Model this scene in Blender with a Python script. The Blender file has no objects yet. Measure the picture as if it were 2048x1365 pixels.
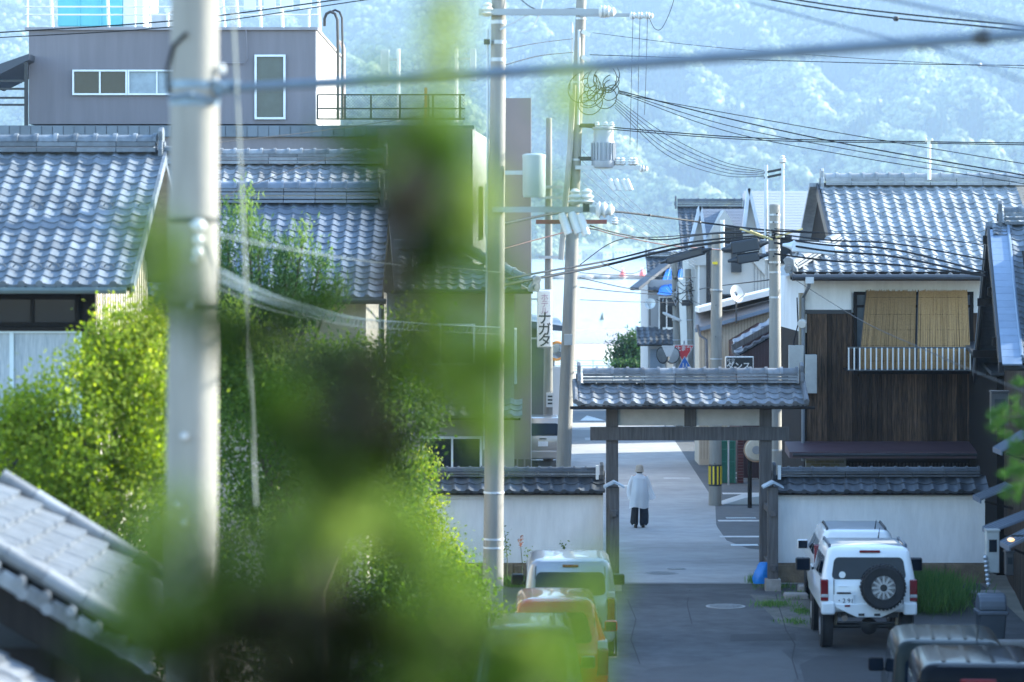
import bpy, bmesh, math, random
import numpy as np
from mathutils import Vector, Matrix

random.seed(7); RNG = np.random.default_rng(11)
SC = bpy.context.scene
COL = SC.collection

# ------------------------------------------------------------------ camera
F = 5973.0                                  # focal length in photograph pixels (105 mm on a 36 mm frame)
CZ = 7.2                                    # eye height over the street
def W(px, py, d):                           # direction seen in the photograph, carried out to its real distance
    return Vector(((px - 1024.0) / F * d, d, CZ - (py - 505.0) / F * d))
cam = bpy.data.cameras.new("camera"); camo = bpy.data.objects.new("camera", cam); COL.objects.link(camo)
camo.location = (0, 0, CZ); camo.rotation_euler = (math.radians(90), 0, 0)
cam.sensor_width = 36.0; cam.lens = 105.0; cam.shift_y = -177.5 / 2048.0
cam.clip_start = 0.2; cam.clip_end = 12000
cam.dof.use_dof = True; cam.dof.focus_distance = 74.0; cam.dof.aperture_fstop = 1.7
SC.camera = camo

# ------------------------------------------------------------------ daylight
SUN_AZ, SUN_EL = math.radians(72), math.radians(25)     # azimuth from +Y towards +X
world = bpy.data.worlds.new("World"); SC.world = world; world.use_nodes = True
wn = world.node_tree.nodes; bg = wn["Background"]
sky = wn.new("ShaderNodeTexSky"); sky.sky_type = 'NISHITA'; sky.sun_disc = False
sky.sun_elevation = SUN_EL; sky.sun_rotation = SUN_AZ
sky.air_density = 1.0; sky.dust_density = 0.6; sky.ozone_density = 2.0
world.node_tree.links.new(sky.outputs[0], bg.inputs[0]); bg.inputs[1].default_value = 0.15
sund = bpy.data.lights.new("sun", 'SUN'); sund.energy = 4.0; sund.angle = math.radians(0.5); sund.color = (1.0, 0.93, 0.80)
suno = bpy.data.objects.new("sun", sund); COL.objects.link(suno); suno.location = (60, 40, 60)
sdir = Vector((math.sin(SUN_AZ) * math.cos(SUN_EL), math.cos(SUN_AZ) * math.cos(SUN_EL), math.sin(SUN_EL)))
suno.rotation_euler = sdir.to_track_quat('Z', 'Y').to_euler()
SC.view_settings.view_transform = 'Standard'; SC.view_settings.look = 'None'
SC.view_settings.gamma = 1.0; SC.view_settings.use_curve_mapping = False
SC.view_settings.exposure = 2.32
SC.view_settings.use_white_balance = True; SC.view_settings.white_balance_temperature = 6100; SC.view_settings.white_balance_tint = 5
cy = SC.cycles
cy.max_bounces = 6; cy.diffuse_bounces = 3; cy.glossy_bounces = 3; cy.transmission_bounces = 4
cy.transparent_max_bounces = 12; cy.volume_bounces = 0
cy.use_denoising = True; cy.caustics_reflective = False; cy.caustics_refractive = False
cy.sample_clamp_indirect = 6.0

# ------------------------------------------------------------------ helpers: materials
MATS = {}
def mat(name, col, rough=0.7, var=0.15, scale=3.0, bump=0.0, bscale=None, metal=0.0, spec=0.5, stretch=None, rnd=0.0,
        col2=None, trans=0.0, coat=0.0, emit=0.0, alpha=1.0, noise2=0.0):
    if name in MATS: return MATS[name]
    m = bpy.data.materials.new(name); m.use_nodes = True; nt = m.node_tree; N = nt.nodes; L = nt.links
    b = N["Principled BSDF"]; b.inputs["Roughness"].default_value = rough; b.inputs["Metallic"].default_value = metal
    b.inputs["Specular IOR Level"].default_value = spec
    if coat: b.inputs["Coat Weight"].default_value = coat; b.inputs["Coat Roughness"].default_value = 0.06
    if alpha < 1: b.inputs["Alpha"].default_value = alpha
    geo = N.new("ShaderNodeNewGeometry"); mp = N.new("ShaderNodeMapping"); L.new(geo.outputs["Position"], mp.inputs[0])
    if stretch: mp.inputs["Scale"].default_value = stretch
    no = N.new("ShaderNodeTexNoise"); no.inputs["Scale"].default_value = scale; no.inputs["Detail"].default_value = 6
    no.inputs["Roughness"].default_value = 0.65
    L.new(mp.outputs[0], no.inputs[0])
    mr = N.new("ShaderNodeMapRange"); mr.inputs[1].default_value = 0.28; mr.inputs[2].default_value = 0.72
    L.new(no.outputs["Fac"], mr.inputs[0])
    mx = N.new("ShaderNodeMix"); mx.data_type = 'RGBA'
    c2 = col2 if col2 else tuple(min(1, c * (1 + var)) for c in col)
    c1 = col if col2 else tuple(c * (1 - var) for c in col)
    mx.inputs[6].default_value = (*c1, 1); mx.inputs[7].default_value = (*c2, 1)
    L.new(mr.outputs[0], mx.inputs[0]); out = mx.outputs[2]
    if noise2:
        n2 = N.new("ShaderNodeTexNoise"); n2.inputs["Scale"].default_value = scale * 0.13; n2.inputs["Detail"].default_value = 3
        L.new(geo.outputs["Position"], n2.inputs[0])
        hv = N.new("ShaderNodeHueSaturation"); r2 = N.new("ShaderNodeMapRange"); r2.inputs[1].default_value = .3; r2.inputs[2].default_value = .7
        r2.inputs[3].default_value = 1 - noise2; r2.inputs[4].default_value = 1 + noise2
        L.new(n2.outputs["Fac"], r2.inputs[0]); L.new(r2.outputs[0], hv.inputs["Value"]); L.new(out, hv.inputs["Color"]); out = hv.outputs[0]
    if rnd:
        oi = N.new("ShaderNodeObjectInfo"); r3 = N.new("ShaderNodeMapRange"); r3.inputs[3].default_value = 1 - rnd; r3.inputs[4].default_value = 1 + rnd
        L.new(oi.outputs["Random"], r3.inputs[0]); h3 = N.new("ShaderNodeHueSaturation")
        L.new(r3.outputs[0], h3.inputs["Value"]); L.new(out, h3.inputs["Color"]); out = h3.outputs[0]
    L.new(out, b.inputs["Base Color"])
    if emit: L.new(out, b.inputs["Emission Color"]); b.inputs["Emission Strength"].default_value = emit
    if bump:
        bn = N.new("ShaderNodeTexNoise"); bn.inputs["Scale"].default_value = bscale or scale * 6; bn.inputs["Detail"].default_value = 5
        L.new(mp.outputs[0], bn.inputs[0]); bp = N.new("ShaderNodeBump"); bp.inputs["Strength"].default_value = bump
        bp.inputs["Distance"].default_value = 0.02
        L.new(bn.outputs["Fac"], bp.inputs["Height"]); L.new(bp.outputs[0], b.inputs["Normal"])
    if trans:
        tr = N.new("ShaderNodeBsdfTranslucent"); ms = N.new("ShaderNodeMixShader"); ms.inputs[0].default_value = trans
        L.new(out, tr.inputs[0]); L.new(b.outputs[0], ms.inputs[1]); L.new(tr.outputs[0], ms.inputs[2])
        L.new(ms.outputs[0], N["Material Output"].inputs[0])
    MATS[name] = m; return m

def leaf_mat(name, ca, cb, cc, trans=0.45, rough=0.45, mid=0.5, cd=None):
    m = bpy.data.materials.new(name); m.use_nodes = True; nt = m.node_tree; N = nt.nodes; L = nt.links
    b = N["Principled BSDF"]; b.inputs["Roughness"].default_value = .6; b.inputs["Specular IOR Level"].default_value = 0.18
    at = N.new("ShaderNodeAttribute"); at.attribute_name = "tone"
    cr = N.new("ShaderNodeValToRGB"); e = cr.color_ramp.elements
    e[0].color = (*ca, 1); e[1].color = (*cc, 1); k = e.new(mid); k.color = (*cb, 1)
    if cd: k2 = e.new(.3); k2.color = (*cd, 1)
    L.new(at.outputs["Fac"], cr.inputs[0]); L.new(cr.outputs[0], b.inputs["Base Color"])
    tr = N.new("ShaderNodeBsdfTranslucent"); hs = N.new("ShaderNodeHueSaturation"); hs.inputs["Value"].default_value = 1.5; hs.inputs["Saturation"].default_value = 1.1
    L.new(cr.outputs[0], hs.inputs["Color"]); L.new(hs.outputs[0], tr.inputs[0])
    ms = N.new("ShaderNodeMixShader"); ms.inputs[0].default_value = trans
    L.new(b.outputs[0], ms.inputs[1]); L.new(tr.outputs[0], ms.inputs[2]); L.new(ms.outputs[0], N["Material Output"].inputs[0])
    return m

# ------------------------------------------------------------------ helpers: objects
BASE = {}
def thing(name, label, cat, base=(0, 0, 0), group=None):
    o = bpy.data.objects.new(name, None); COL.objects.link(o); o.location = base; o.empty_display_size = 0.2
    o["label"] = label; o["category"] = cat
    if group: o["group"] = group
    BASE[o.name] = Vector(base); return o
def tag(o, label=None, cat=None, group=None, kind=None):
    if label: o["label"] = label
    if cat: o["category"] = cat
    if group: o["group"] = group
    if kind: o["kind"] = kind
    return o
def link_mesh(name, me, parent=None, loc=(0, 0, 0)):
    o = bpy.data.objects.new(name, me); COL.objects.link(o); o.location = loc
    if parent is not None: o.parent = parent; BASE[o.name] = BASE.get(parent.name, Vector((0, 0, 0)))
    return o
X_, Y_, Z_ = Vector((1, 0, 0)), Vector((0, 1, 0)), Vector((0, 0, 1))
class MB:
    def __init__(s): s.v = []; s.f = []
    def add(s, vs, fs):
        k = len(s.v); s.v += [tuple(p) for p in vs]; s.f += [tuple(i + k for i in f) for f in fs]; return s
    def obox(s, c, ax, ay, az, sx, sy, sz):
        c = Vector(c); a = Vector(ax) * sx / 2; b = Vector(ay) * sy / 2; d = Vector(az) * sz / 2
        P = [c + a * i + b * j + d * k for k in (-1, 1) for j in (-1, 1) for i in (-1, 1)]
        return s.add(P, [(0, 2, 3, 1), (4, 5, 7, 6), (0, 1, 5, 4), (2, 6, 7, 3), (0, 4, 6, 2), (1, 3, 7, 5)])
    def box(s, x0, x1, y0, y1, z0, z1):
        return s.obox(((x0 + x1) / 2, (y0 + y1) / 2, (z0 + z1) / 2), X_, Y_, Z_, x1 - x0, y1 - y0, z1 - z0)
    def bar(s, p, q, w, h, up=Z_):
        p, q = Vector(p), Vector(q); d = (q - p); L = d.length; d = d / L; r = d.cross(Vector(up))
        if r.length < 1e-4: r = d.cross(X_)
        r.normalize(); u = r.cross(d)
        return s.obox((p + q) / 2, d, r, u, L, w, h)
    def tube(s, pts, r, seg=8, caps=True):
        pts = [Vector(p) for p in pts]; n = len(pts); rr = r if isinstance(r, (list, tuple)) else [r] * n
        vs = []; fs = []; ref = None
        for i, p in enumerate(pts):
            t = (pts[min(i + 1, n - 1)] - pts[max(i - 1, 0)])
            t = t.normalized() if t.length > 1e-9 else Z_
            if ref is None: ref = t.orthogonal().normalized()
            ref = (ref - t * ref.dot(t)); ref = ref.normalized() if ref.length > 1e-6 else t.orthogonal().normalized()
            b = t.cross(ref)
            for k in range(seg):
                a = 2 * math.pi * k / seg; vs.append(p + (ref * math.cos(a) + b * math.sin(a)) * rr[i])
        for i in range(n - 1):
            for k in range(seg):
                k2 = (k + 1) % seg; fs.append((i * seg + k, i * seg + k2, (i + 1) * seg + k2, (i + 1) * seg + k))
        if caps: fs.append(tuple(range(seg - 1, -1, -1))); fs.append(tuple((n - 1) * seg + k for k in range(seg)))
        return s.add(vs, fs)
    def lathe(s, prof, o=(0, 0, 0), axis=Z_, seg=20, caps=True):
        o = Vector(o); axis = Vector(axis).normalized(); e = axis.orthogonal().normalized(); g = axis.cross(e); vs = []; fs = []; n = len(prof)
        for r, z in prof:
            for k in range(seg):
                a = 2 * math.pi * k / seg; vs.append(o + axis * z + (e * math.cos(a) + g * math.sin(a)) * max(r, 1e-4))
        for i in range(n - 1):
            for k in range(seg):
                k2 = (k + 1) % seg; fs.append((i * seg + k, i * seg + k2, (i + 1) * seg + k2, (i + 1) * seg + k))
        if caps: fs.append(tuple(range(seg - 1, -1, -1))); fs.append(tuple((n - 1) * seg + k for k in range(seg)))
        return s.add(vs, fs)
    def prism(s, poly, ext):
        poly = [Vector(p) for p in poly]; e = Vector(ext); n = len(poly)
        return s.add(poly + [p + e for p in poly], [tuple(range(n)), tuple(range(2 * n - 1, n - 1, -1))] + [(i, (i + 1) % n, (i + 1) % n + n, i + n) for i in range(n)])
    def quad(s, *p): return s.add(p, [tuple(range(len(p)))])
    def mesh(s, name, m=None, off=Vector((0, 0, 0)), smooth=False, recalc=True):
        me = bpy.data.meshes.new(name)
        me.from_pydata([tuple(Vector(p) - off) for p in s.v], [], s.f)
        if recalc:
            bm = bmesh.new(); bm.from_mesh(me); bmesh.ops.recalc_face_normals(bm, faces=bm.faces); bm.to_mesh(me); bm.free()
        if m: me.materials.append(m)
        if smooth:
            me.polygons.foreach_set("use_smooth", [True] * len(me.polygons)); me.set_sharp_from_angle(angle=math.radians(smooth if smooth is not True else 40))
        return me
    def build(s, name, m, parent=None, smooth=False, bevel=0.0, recalc=True):
        if parent is not None: off = BASE.get(parent.name, Vector((0, 0, 0)))
        else:
            a = np.array(s.v); lo = a.min(0); hi = a.max(0); off = Vector(((lo[0] + hi[0]) / 2, (lo[1] + hi[1]) / 2, lo[2]))
        me = s.mesh(name, m, off, smooth, recalc); o = link_mesh(name, me, parent)
        if parent is None: o.location = off; BASE[o.name] = off
        if bevel:
            b = o.modifiers.new("bevel", 'BEVEL'); b.width = bevel; b.segments = 2; b.limit_method = 'ANGLE'; b.angle_limit = math.radians(40)
        return o
def text(body, size, m, parent, pos, right, up, name="lettering", align='CENTER', ext=0.004, sx=1.0, bold=0.0):
    cu = bpy.data.curves.new("txt", 'FONT'); cu.body = body; cu.size = size; cu.align_x = align; cu.align_y = 'CENTER'; cu.extrude = ext; cu.offset = bold
    t = bpy.data.objects.new("txt", cu); COL.objects.link(t); dg = bpy.context.evaluated_depsgraph_get()
    me = bpy.data.meshes.new_from_object(t.evaluated_get(dg)); bpy.data.objects.remove(t)
    r = Vector(right).normalized(); u = Vector(up).normalized(); n = r.cross(u)
    M = Matrix.Translation(Vector(pos) - BASE.get(parent.name, Vector())) @ Matrix((r * sx, u, n)).transposed().to_4x4()
    me.transform(M); me.materials.clear(); me.materials.append(m)
    return link_mesh(name, me, parent)
def place(me, name, parent, M):                      # a repeated piece: shares its mesh
    o = bpy.data.objects.new(name, me); COL.objects.link(o)
    if parent is not None: o.parent = parent; M = Matrix.Translation(-BASE.get(parent.name, Vector())) @ M
    o.matrix_local = M; return o
def basis(u, v, n, p): 
    M = Matrix((u, v, n)).transposed().to_4x4(); M.translation = p; return M

# ------------------------------------------------------------------ base materials
TILE = mat("silver_roof_tile", (0.175, 0.185, 0.20), 0.6, .25, 9, bump=.2, bscale=40, spec=.35, rnd=.34, noise2=.2)
TILEB = mat("blue_grey_roof_tile", (0.14, 0.16, 0.185), 0.55, .25, 9, bump=.15, bscale=40, spec=.38, rnd=.3, noise2=.18)
TILED = mat("dark_roof_tile", (0.065, 0.075, 0.09), 0.42, .22, 9, bump=.2, bscale=40, spec=.5, rnd=.3, noise2=.2)
TILEP = mat("slate_roof_tile", (0.13, 0.15, 0.185), 0.35, .14, 9, bump=.12, bscale=40, spec=.55, rnd=.2)
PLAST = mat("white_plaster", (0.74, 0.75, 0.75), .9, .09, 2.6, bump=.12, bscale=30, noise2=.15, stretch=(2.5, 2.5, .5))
WOOD_D = mat("dark_timber", (0.012, 0.010, 0.009), .8, .45, 5, spec=.2, bump=.3, bscale=30, stretch=(4, 4, .35))
WOOD_G = mat("weathered_grey_timber", (0.08, 0.078, 0.08), .85, .45, 5, bump=.4, bscale=30, stretch=(5, 5, .3))
PLANK = mat("charred_cedar_plank", (0.006, 0.005, 0.004), .85, .5, 9, spec=.2, bump=.4, bscale=30, stretch=(5, 5, .30), rnd=.6, col2=(0.125, 0.078, 0.048))
PLANK2 = mat("brown_cedar_plank", (0.022, 0.016, 0.012), .85, .5, 6, spec=.2, bump=.4, bscale=30, stretch=(5, 5, .22), rnd=.35, col2=(0.075, 0.05, 0.034))
CONC = mat("pole_concrete", (0.26, 0.245, 0.215), .85, .2, 2.5, bump=.2, bscale=40, stretch=(2.2, 2.2, .3), noise2=.2)
ASPH = mat("lot_asphalt", (0.072, 0.074, 0.077), .9, .3, 2.2, bump=.6, bscale=70, noise2=.28, spec=.3)
ASPH2 = mat("bay_asphalt", (0.085, 0.09, 0.095), .88, .2, 1.4, bump=.5, bscale=50, noise2=.12)
PAVE = mat("street_concrete", (0.33, 0.325, 0.315), .9, .14, 1.9, bump=.4, bscale=60, noise2=.16, spec=.3)
DIRT = mat("bare_earth", (0.16, 0.145, 0.115), .95, .25, 2, bump=.6, bscale=25, noise2=.2)
LINE = mat("road_paint", (0.50, 0.50, 0.49), .8, .3, 6, noise2=.15)
STEEL = mat("galvanised_steel", (0.42, 0.44, 0.46), .45, .12, 6, metal=.6)
ALUM = mat("aluminium_frame", (0.62, 0.66, 0.70), .4, .06, 6, metal=.35)
BLACKM = mat("black_metal", (0.02, 0.022, 0.026), .45, .2, 6)
RUBBER = mat("cable_rubber", (0.008, 0.009, 0.012), .6, .2, 6, spec=.2)
WIREB = mat("blue_grey_cable", (0.10, 0.14, 0.19), .5, .15, 6)
WIREW = mat("pale_cable", (0.55, 0.58, 0.62), .4, .1, 6)
PORC = mat("white_porcelain", (0.62, 0.62, 0.60), .3, .05, 6, spec=.6)
GLASS = mat("dark_window_glass", (0.012, 0.017, 0.022), .08, .3, 1.2, spec=.4)
GLASSM = mat("grey_window_glass", (0.10, 0.13, 0.16), .15, .3, 2.5, spec=.5)
CREAM = mat("cream_siding", (0.56, 0.50, 0.40), .8, .08, 3, stretch=(6, 6, .4), noise2=.06)
BEIGE = mat("beige_wall", (0.40, 0.39, 0.36), .85, .07, 2.5, bump=.06, noise2=.06)
CEDGE = mat("stone_block", (0.26, 0.25, 0.235), .9, .2, 6, bump=.5, bscale=30)
EARTHW = mat("earthen_plinth", (0.18, 0.14, 0.092), .95, .35, 5, bump=.8, bscale=22, noise2=.2)
# ================================================================== SETTING
GP = [(-80, 6.0), (0, 5.4), (30, 0.75), (34, 0.6), (58, 0.6), (78, 0.0), (400, 0.0)]
def gz(y):
    for (a, za), (b, zb) in zip(GP, GP[1:]):
        if y <= b: return za + (zb - za) * max(0, (y - a)) / (b - a)
    return 0.0
def strip(name, rows, lift, m, kind='structure', skirt=None):
    """rows of (y, x0, x1): one sheet that follows the slope of the ground"""
    ys = sorted({r[0] for r in rows} | {k for k, _ in GP if rows[0][0] < k < rows[-1][0]})
    def xs(y):
        for a, b in zip(rows, rows[1:]):
            if a[0] <= y <= b[0]:
                t = (y - a[0]) / max(1e-6, b[0] - a[0]); return a[1] + (b[1] - a[1]) * t, a[2] + (b[2] - a[2]) * t
        return rows[-1][1:]
    b = MB(); P = []
    for y in ys:
        x0, x1 = xs(y); z = gz(y) + lift; P.append(((x0, y, z), (x1, y, z)))
    for (a0, a1), (b0, b1) in zip(P, P[1:]): b.quad(a0, a1, b1, b0)
    o = b.build(name, m, recalc=False); o["kind"] = kind; return o
strip("ground", [(-80, -320, 320), (237, -320, 320)], 0.0, DIRT)
SHOREF = MB().box(-400, 400, 236.5, 238.0, -2.5, -0.02).build("sea_wall", mat("sea_wall_concrete", (.42, .40, .37), .9, .1, 1.5, bump=.2))
tag(SHOREF, kind='structure')
strip("parking_lot", [(30, -0.6, 9.2), (47, -0.6, 8.9), (60.0, -3.2, 9.4)], .004, ASPH)
strip("street", [(60.0, 1.2, 6.2), (61.5, 1.1, 9.0), (69.1, 1.1, 9.0), (69.2, 1.1, 6.2), (70.2, 1.1, 5.55), (73, 1.1, 5.25), (79, 1.1, 5.4), (86, 1.1, 5.85), (120, .6, 6.3), (126, -1, 8.0)], .004, PAVE)
strip("parking_bay", [(69.2, 6.2, 9), (70.2, 5.55, 9), (73, 5.25, 9), (79, 5.4, 9), (86, 5.85, 9.2), (120, 6.3, 9.5)], .004, ASPH2)
strip("side_road", [(120, -60, .6), (126, -60, -1.0)], .004, ASPH)
strip("shore_road", [(126, -90, 90), (139, -90, 90)], .004, mat("shore_road_asphalt", (.11, .113, .118), .9, .15, .6, bump=.3, noise2=.1))
SAND = mat("sandy_promenade", (.50, .47, .40), .95, .12, .5, bump=.3, bscale=8, noise2=.12)
strip("promenade", [(139.5, -120, 120), (236.5, -120, 120)], .006, SAND)
def mark(px0, px1, py0, py1, m=LINE, lift=.010, name="road_marking"):
    d0 = CZ * F / (py1 - 505); d1 = CZ * F / (py0 - 505)
    for _ in range(3): d0 = (CZ - gz(d0)) * F / (py1 - 505); d1 = (CZ - gz(d1)) * F / (py0 - 505)
    dm = (d0 + d1) / 2
    return strip(name, [(d0, (px0 - 1024) / F * dm, (px1 - 1024) / F * dm), (d1, (px0 - 1024) / F * dm, (px1 - 1024) / F * dm)], lift, m)
mark(1100, 1480, 1167.0, 1169.5, mat("kerb_edge", (.2, .2, .2), .9), name="pavement_edge")
for a in ((1170, 1182, 876, 881), (1186, 1210, 879, 882.5), (1327, 1380, 956, 958.5), (1236, 1258, 971, 974), (1120, 1300, 858, 860), (1180, 1300, 850, 851.5),
          (1445, 1520, 986.5, 989.5), (1436, 1520, 1041, 1044), (1440, 1520, 946, 948), (1440, 1520, 1073, 1076), (1440, 1520, 922, 924)):
    mark(*a)
b = MB(); b.quad((2.9, 127.5, .012), (4.0, 127.5, .012), (3.3, 131.5, .012)); tag(b.build("road_marking", LINE), kind='structure')
# gratings across the drain
for k, (px0, px1, py) in enumerate(((1444, 1515, 957), (1452, 1512, 1037.5), (1462, 1516, 1092))):
    d = CZ * F / (py - 505)
    for _ in range(3): d = (CZ - gz(d)) * F / (py - 505)
    z = gz(d); x0 = (px0 - 1024) / F * d; x1 = (px1 - 1024) / F * d
    t = thing("drain_grating", ["slotted steel drain grating far up the parking bay", "slotted steel drain grating in the middle of the parking bay", "slotted steel drain grating beside the gate's parking bay corner"][k], "drain grating", (x0, d, z), "drain gratings in the parking bay")
    fr = MB(); fr.box(x0, x1, d - .2, d - .17, z + .006, z + .02); fr.box(x0, x1, d + .17, d + .2, z + .006, z + .02); fr.build("frame", STEEL, t)
    n = 14; me = MB().box(-.02, .02, -.17, .17, .006, .018).mesh("bar", STEEL)
    for i in range(n): place(me, "bar", t, Matrix.Translation((x0 + (x1 - x0) * (i + .5) / n, d, z)))
# manhole covers
MANH = mat("manhole_iron", (.17, .175, .18), .5, .25, 14, metal=.4, bump=.6, bscale=60)
for k, (px, py, r) in enumerate(((1451, 1214, .33), (1322, 1148, .33), (1352, 1139, .2))):
    d = 6.6 * F / (py - 505)
    for _ in range(4): d = (CZ - gz(d)) * F / (py - 505)
    x = (px - 1024) / F * d; z = gz(d) + .006
    t = thing("manhole_cover", ["round iron manhole cover in the dark parking lot asphalt", "large round iron manhole cover in the pale street behind the gate", "small round iron cover beyond the larger one behind the gate"][k], "manhole cover", (x, d, z), "manhole covers")
    MB().lathe([(r * 1.12, 0), (r * 1.12, .008), (r * 1.02, .010)], (x, d, z), seg=28).build("ring", mat("manhole_ring", (.30, .30, .29), .8), t)
    b = MB(); b.lathe([(r, .004), (r, .014)], (x, d, z), seg=28)
    for i in range(-3, 4):
        w = math.sqrt(max(.01, (r * .9) ** 2 - (i * r * .25) ** 2)); b.box(x - w, x + w, d + i * r * .25 - .02, d + i * r * .25 + .02, z + .012, z + .02)
    b.build("lid", MANH, t)

# ------------------------------------------------------------------ lake
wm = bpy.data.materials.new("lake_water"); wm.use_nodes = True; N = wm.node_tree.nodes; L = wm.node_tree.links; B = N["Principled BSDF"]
B.inputs["Base Color"].default_value = (.42, .45, .47, 1); B.inputs["Roughness"].default_value = .16; B.inputs["IOR"].default_value = 1.33  # pale base colour stands in for bright haze and sky on the water
g_ = N.new("ShaderNodeNewGeometry"); mp_ = N.new("ShaderNodeMapping"); mp_.inputs["Scale"].default_value = (1.0, .55, 1); L.new(g_.outputs["Position"], mp_.inputs[0])
n1 = N.new("ShaderNodeTexNoise"); n1.inputs["Scale"].default_value = .55; n1.inputs["Detail"].default_value = 7; n1.inputs["Roughness"].default_value = .62; L.new(mp_.outputs[0], n1.inputs[0])
bp_ = N.new("ShaderNodeBump"); bp_.inputs["Strength"].default_value = 1.0; bp_.inputs["Distance"].default_value = .55
L.new(n1.outputs["Fac"], bp_.inputs["Height"]); L.new(bp_.outputs[0], B.inputs["Normal"])
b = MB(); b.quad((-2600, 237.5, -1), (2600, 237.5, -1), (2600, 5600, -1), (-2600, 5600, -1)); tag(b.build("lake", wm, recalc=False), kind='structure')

# ------------------------------------------------------------------ wooded mountains on the far shore
HS = 1.35                                   # the far shore stands about 2.7 km off
RIDGES = [
    [(-1500, -260, 3300), (-300, -180, 3300), (500, -120, 3300), (1200, -160, 3300), (1900, -220, 3300), (3200, -300, 3300)],
    [(880, -40, 3150), (1060, 60, 2950), (1240, 185, 2700), (1440, 265, 2500), (1560, 330, 2380), (1660, 385, 2300), (1800, 470, 2180)],
    [(1330, -60, 3150), (1520, 60, 3000), (1640, 180, 2820), (1760, 208, 2680), (1900, 250, 2540), (1980, 330, 2400), (2080, 430, 2250)],
    [(1560, 130, 2900), (1640, 215, 2680), (1740, 235, 2540), (1830, 300, 2400), (1900, 380, 2270)],
    [(1780, -60, 3100), (1830, 60, 2960), (1850, 175, 2760), (1950, 185, 2640), (2120, 220, 2500), (2350, 330, 2300)],
    [(1120, 215, 2700), (1230, 300, 2480), (1300, 352, 2360), (1390, 410, 2250), (1480, 470, 2150)],
    [(560, 20, 3000), (760, 165, 2700), (900, 200, 2560), (1010, 330, 2360), (1110, 395, 2250), (1200, 480, 2120)],
    [(-260, -60, 3100), (-40, 60, 2850), (80, 150, 2650), (250, 250, 2450), (420, 380, 2250)],
    [(1100, -80, 3200), (1240, 30, 3050), (1330, 110, 2900), (1420, 150, 2780), (1500, 230, 2650)],
    [(2050, -120, 3100), (2300, 60, 2850), (2700, 200, 2500), (3000, 380, 2250)],
    [(-900, -120, 3100), (-700, 60, 2800), (-500, 200, 2500), (-350, 380, 2250)],
]
def vnoise(x, y, s, seed):
    x = x / s; y = y / s; xi = np.floor(x).astype(int); yi = np.floor(y).astype(int); fx = x - xi; fy = y - yi
    fx = fx * fx * (3 - 2 * fx); fy = fy * fy * (3 - 2 * fy)
    h = lambda a, b: (np.sin(a * 127.1 + b * 311.7 + seed * 17.3) * 43758.5453) % 1.0
    return (h(xi, yi) * (1 - fx) + h(xi + 1, yi) * fx) * (1 - fy) + (h(xi, yi + 1) * (1 - fx) + h(xi + 1, yi + 1) * fx) * fy
def hill_h(x, y):
    acc = np.zeros_like(x); T = 4.5 * HS
    for rd in RIDGES:
        P = [W(p[0], p[1], p[2] * HS) for p in rd]; best = np.full_like(x, -1e9)
        for a, b_ in zip(P, P[1:]):
            dx, dy = b_.x - a.x, b_.y - a.y; L2 = dx * dx + dy * dy
            t = np.clip(((x - a.x) * dx + (y - a.y) * dy) / L2, 0, 1)
            dist = np.hypot(x - a.x - t * dx, y - a.y - t * dy)
            best = np.maximum(best, a.z + t * (b_.z - a.z) - .95 * dist)
        acc += np.exp(np.clip(best / T, -60, 80))
    h = T * np.log(acc + np.exp(-30 / T))
    sh = np.clip((y - 2030 * HS) * .16, -20, 400)
    h = np.minimum(np.maximum(h, np.clip((y - 2040 * HS) * .10, -6, 60)), np.maximum(sh * 2.2, -6) )
    return h + (vnoise(x, y, 120, 1) - .5) * 46 * np.clip(h / 40, 0, 1) + (vnoise(x, y, 50, 2) - .5) * 16 * np.clip(h / 40, 0, 1)
gx = np.linspace(-1500, 1500, 210); gy = np.linspace(1985 * HS, 3500 * HS, 160)
GX, GY = np.meshgrid(gx, gy); GZ = hill_h(GX, GY)
nx, ny = len(gx), len(gy)
V = np.stack([GX.ravel(), GY.ravel(), GZ.ravel()], 1)
I = np.arange(nx * ny).reshape(ny, nx)
FQ = np.stack([I[:-1, :-1].ravel(), I[:-1, 1:].ravel(), I[1:, 1:].ravel(), I[1:, :-1].ravel()], 1)
me = bpy.data.meshes.new("mountain"); me.from_pydata(V.tolist(), [], FQ.tolist()); me.materials.append(mat("forest_floor", (.035, .05, .022), .95, .3, .05))
tag(link_mesh("mountain", me), kind='structure')
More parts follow.
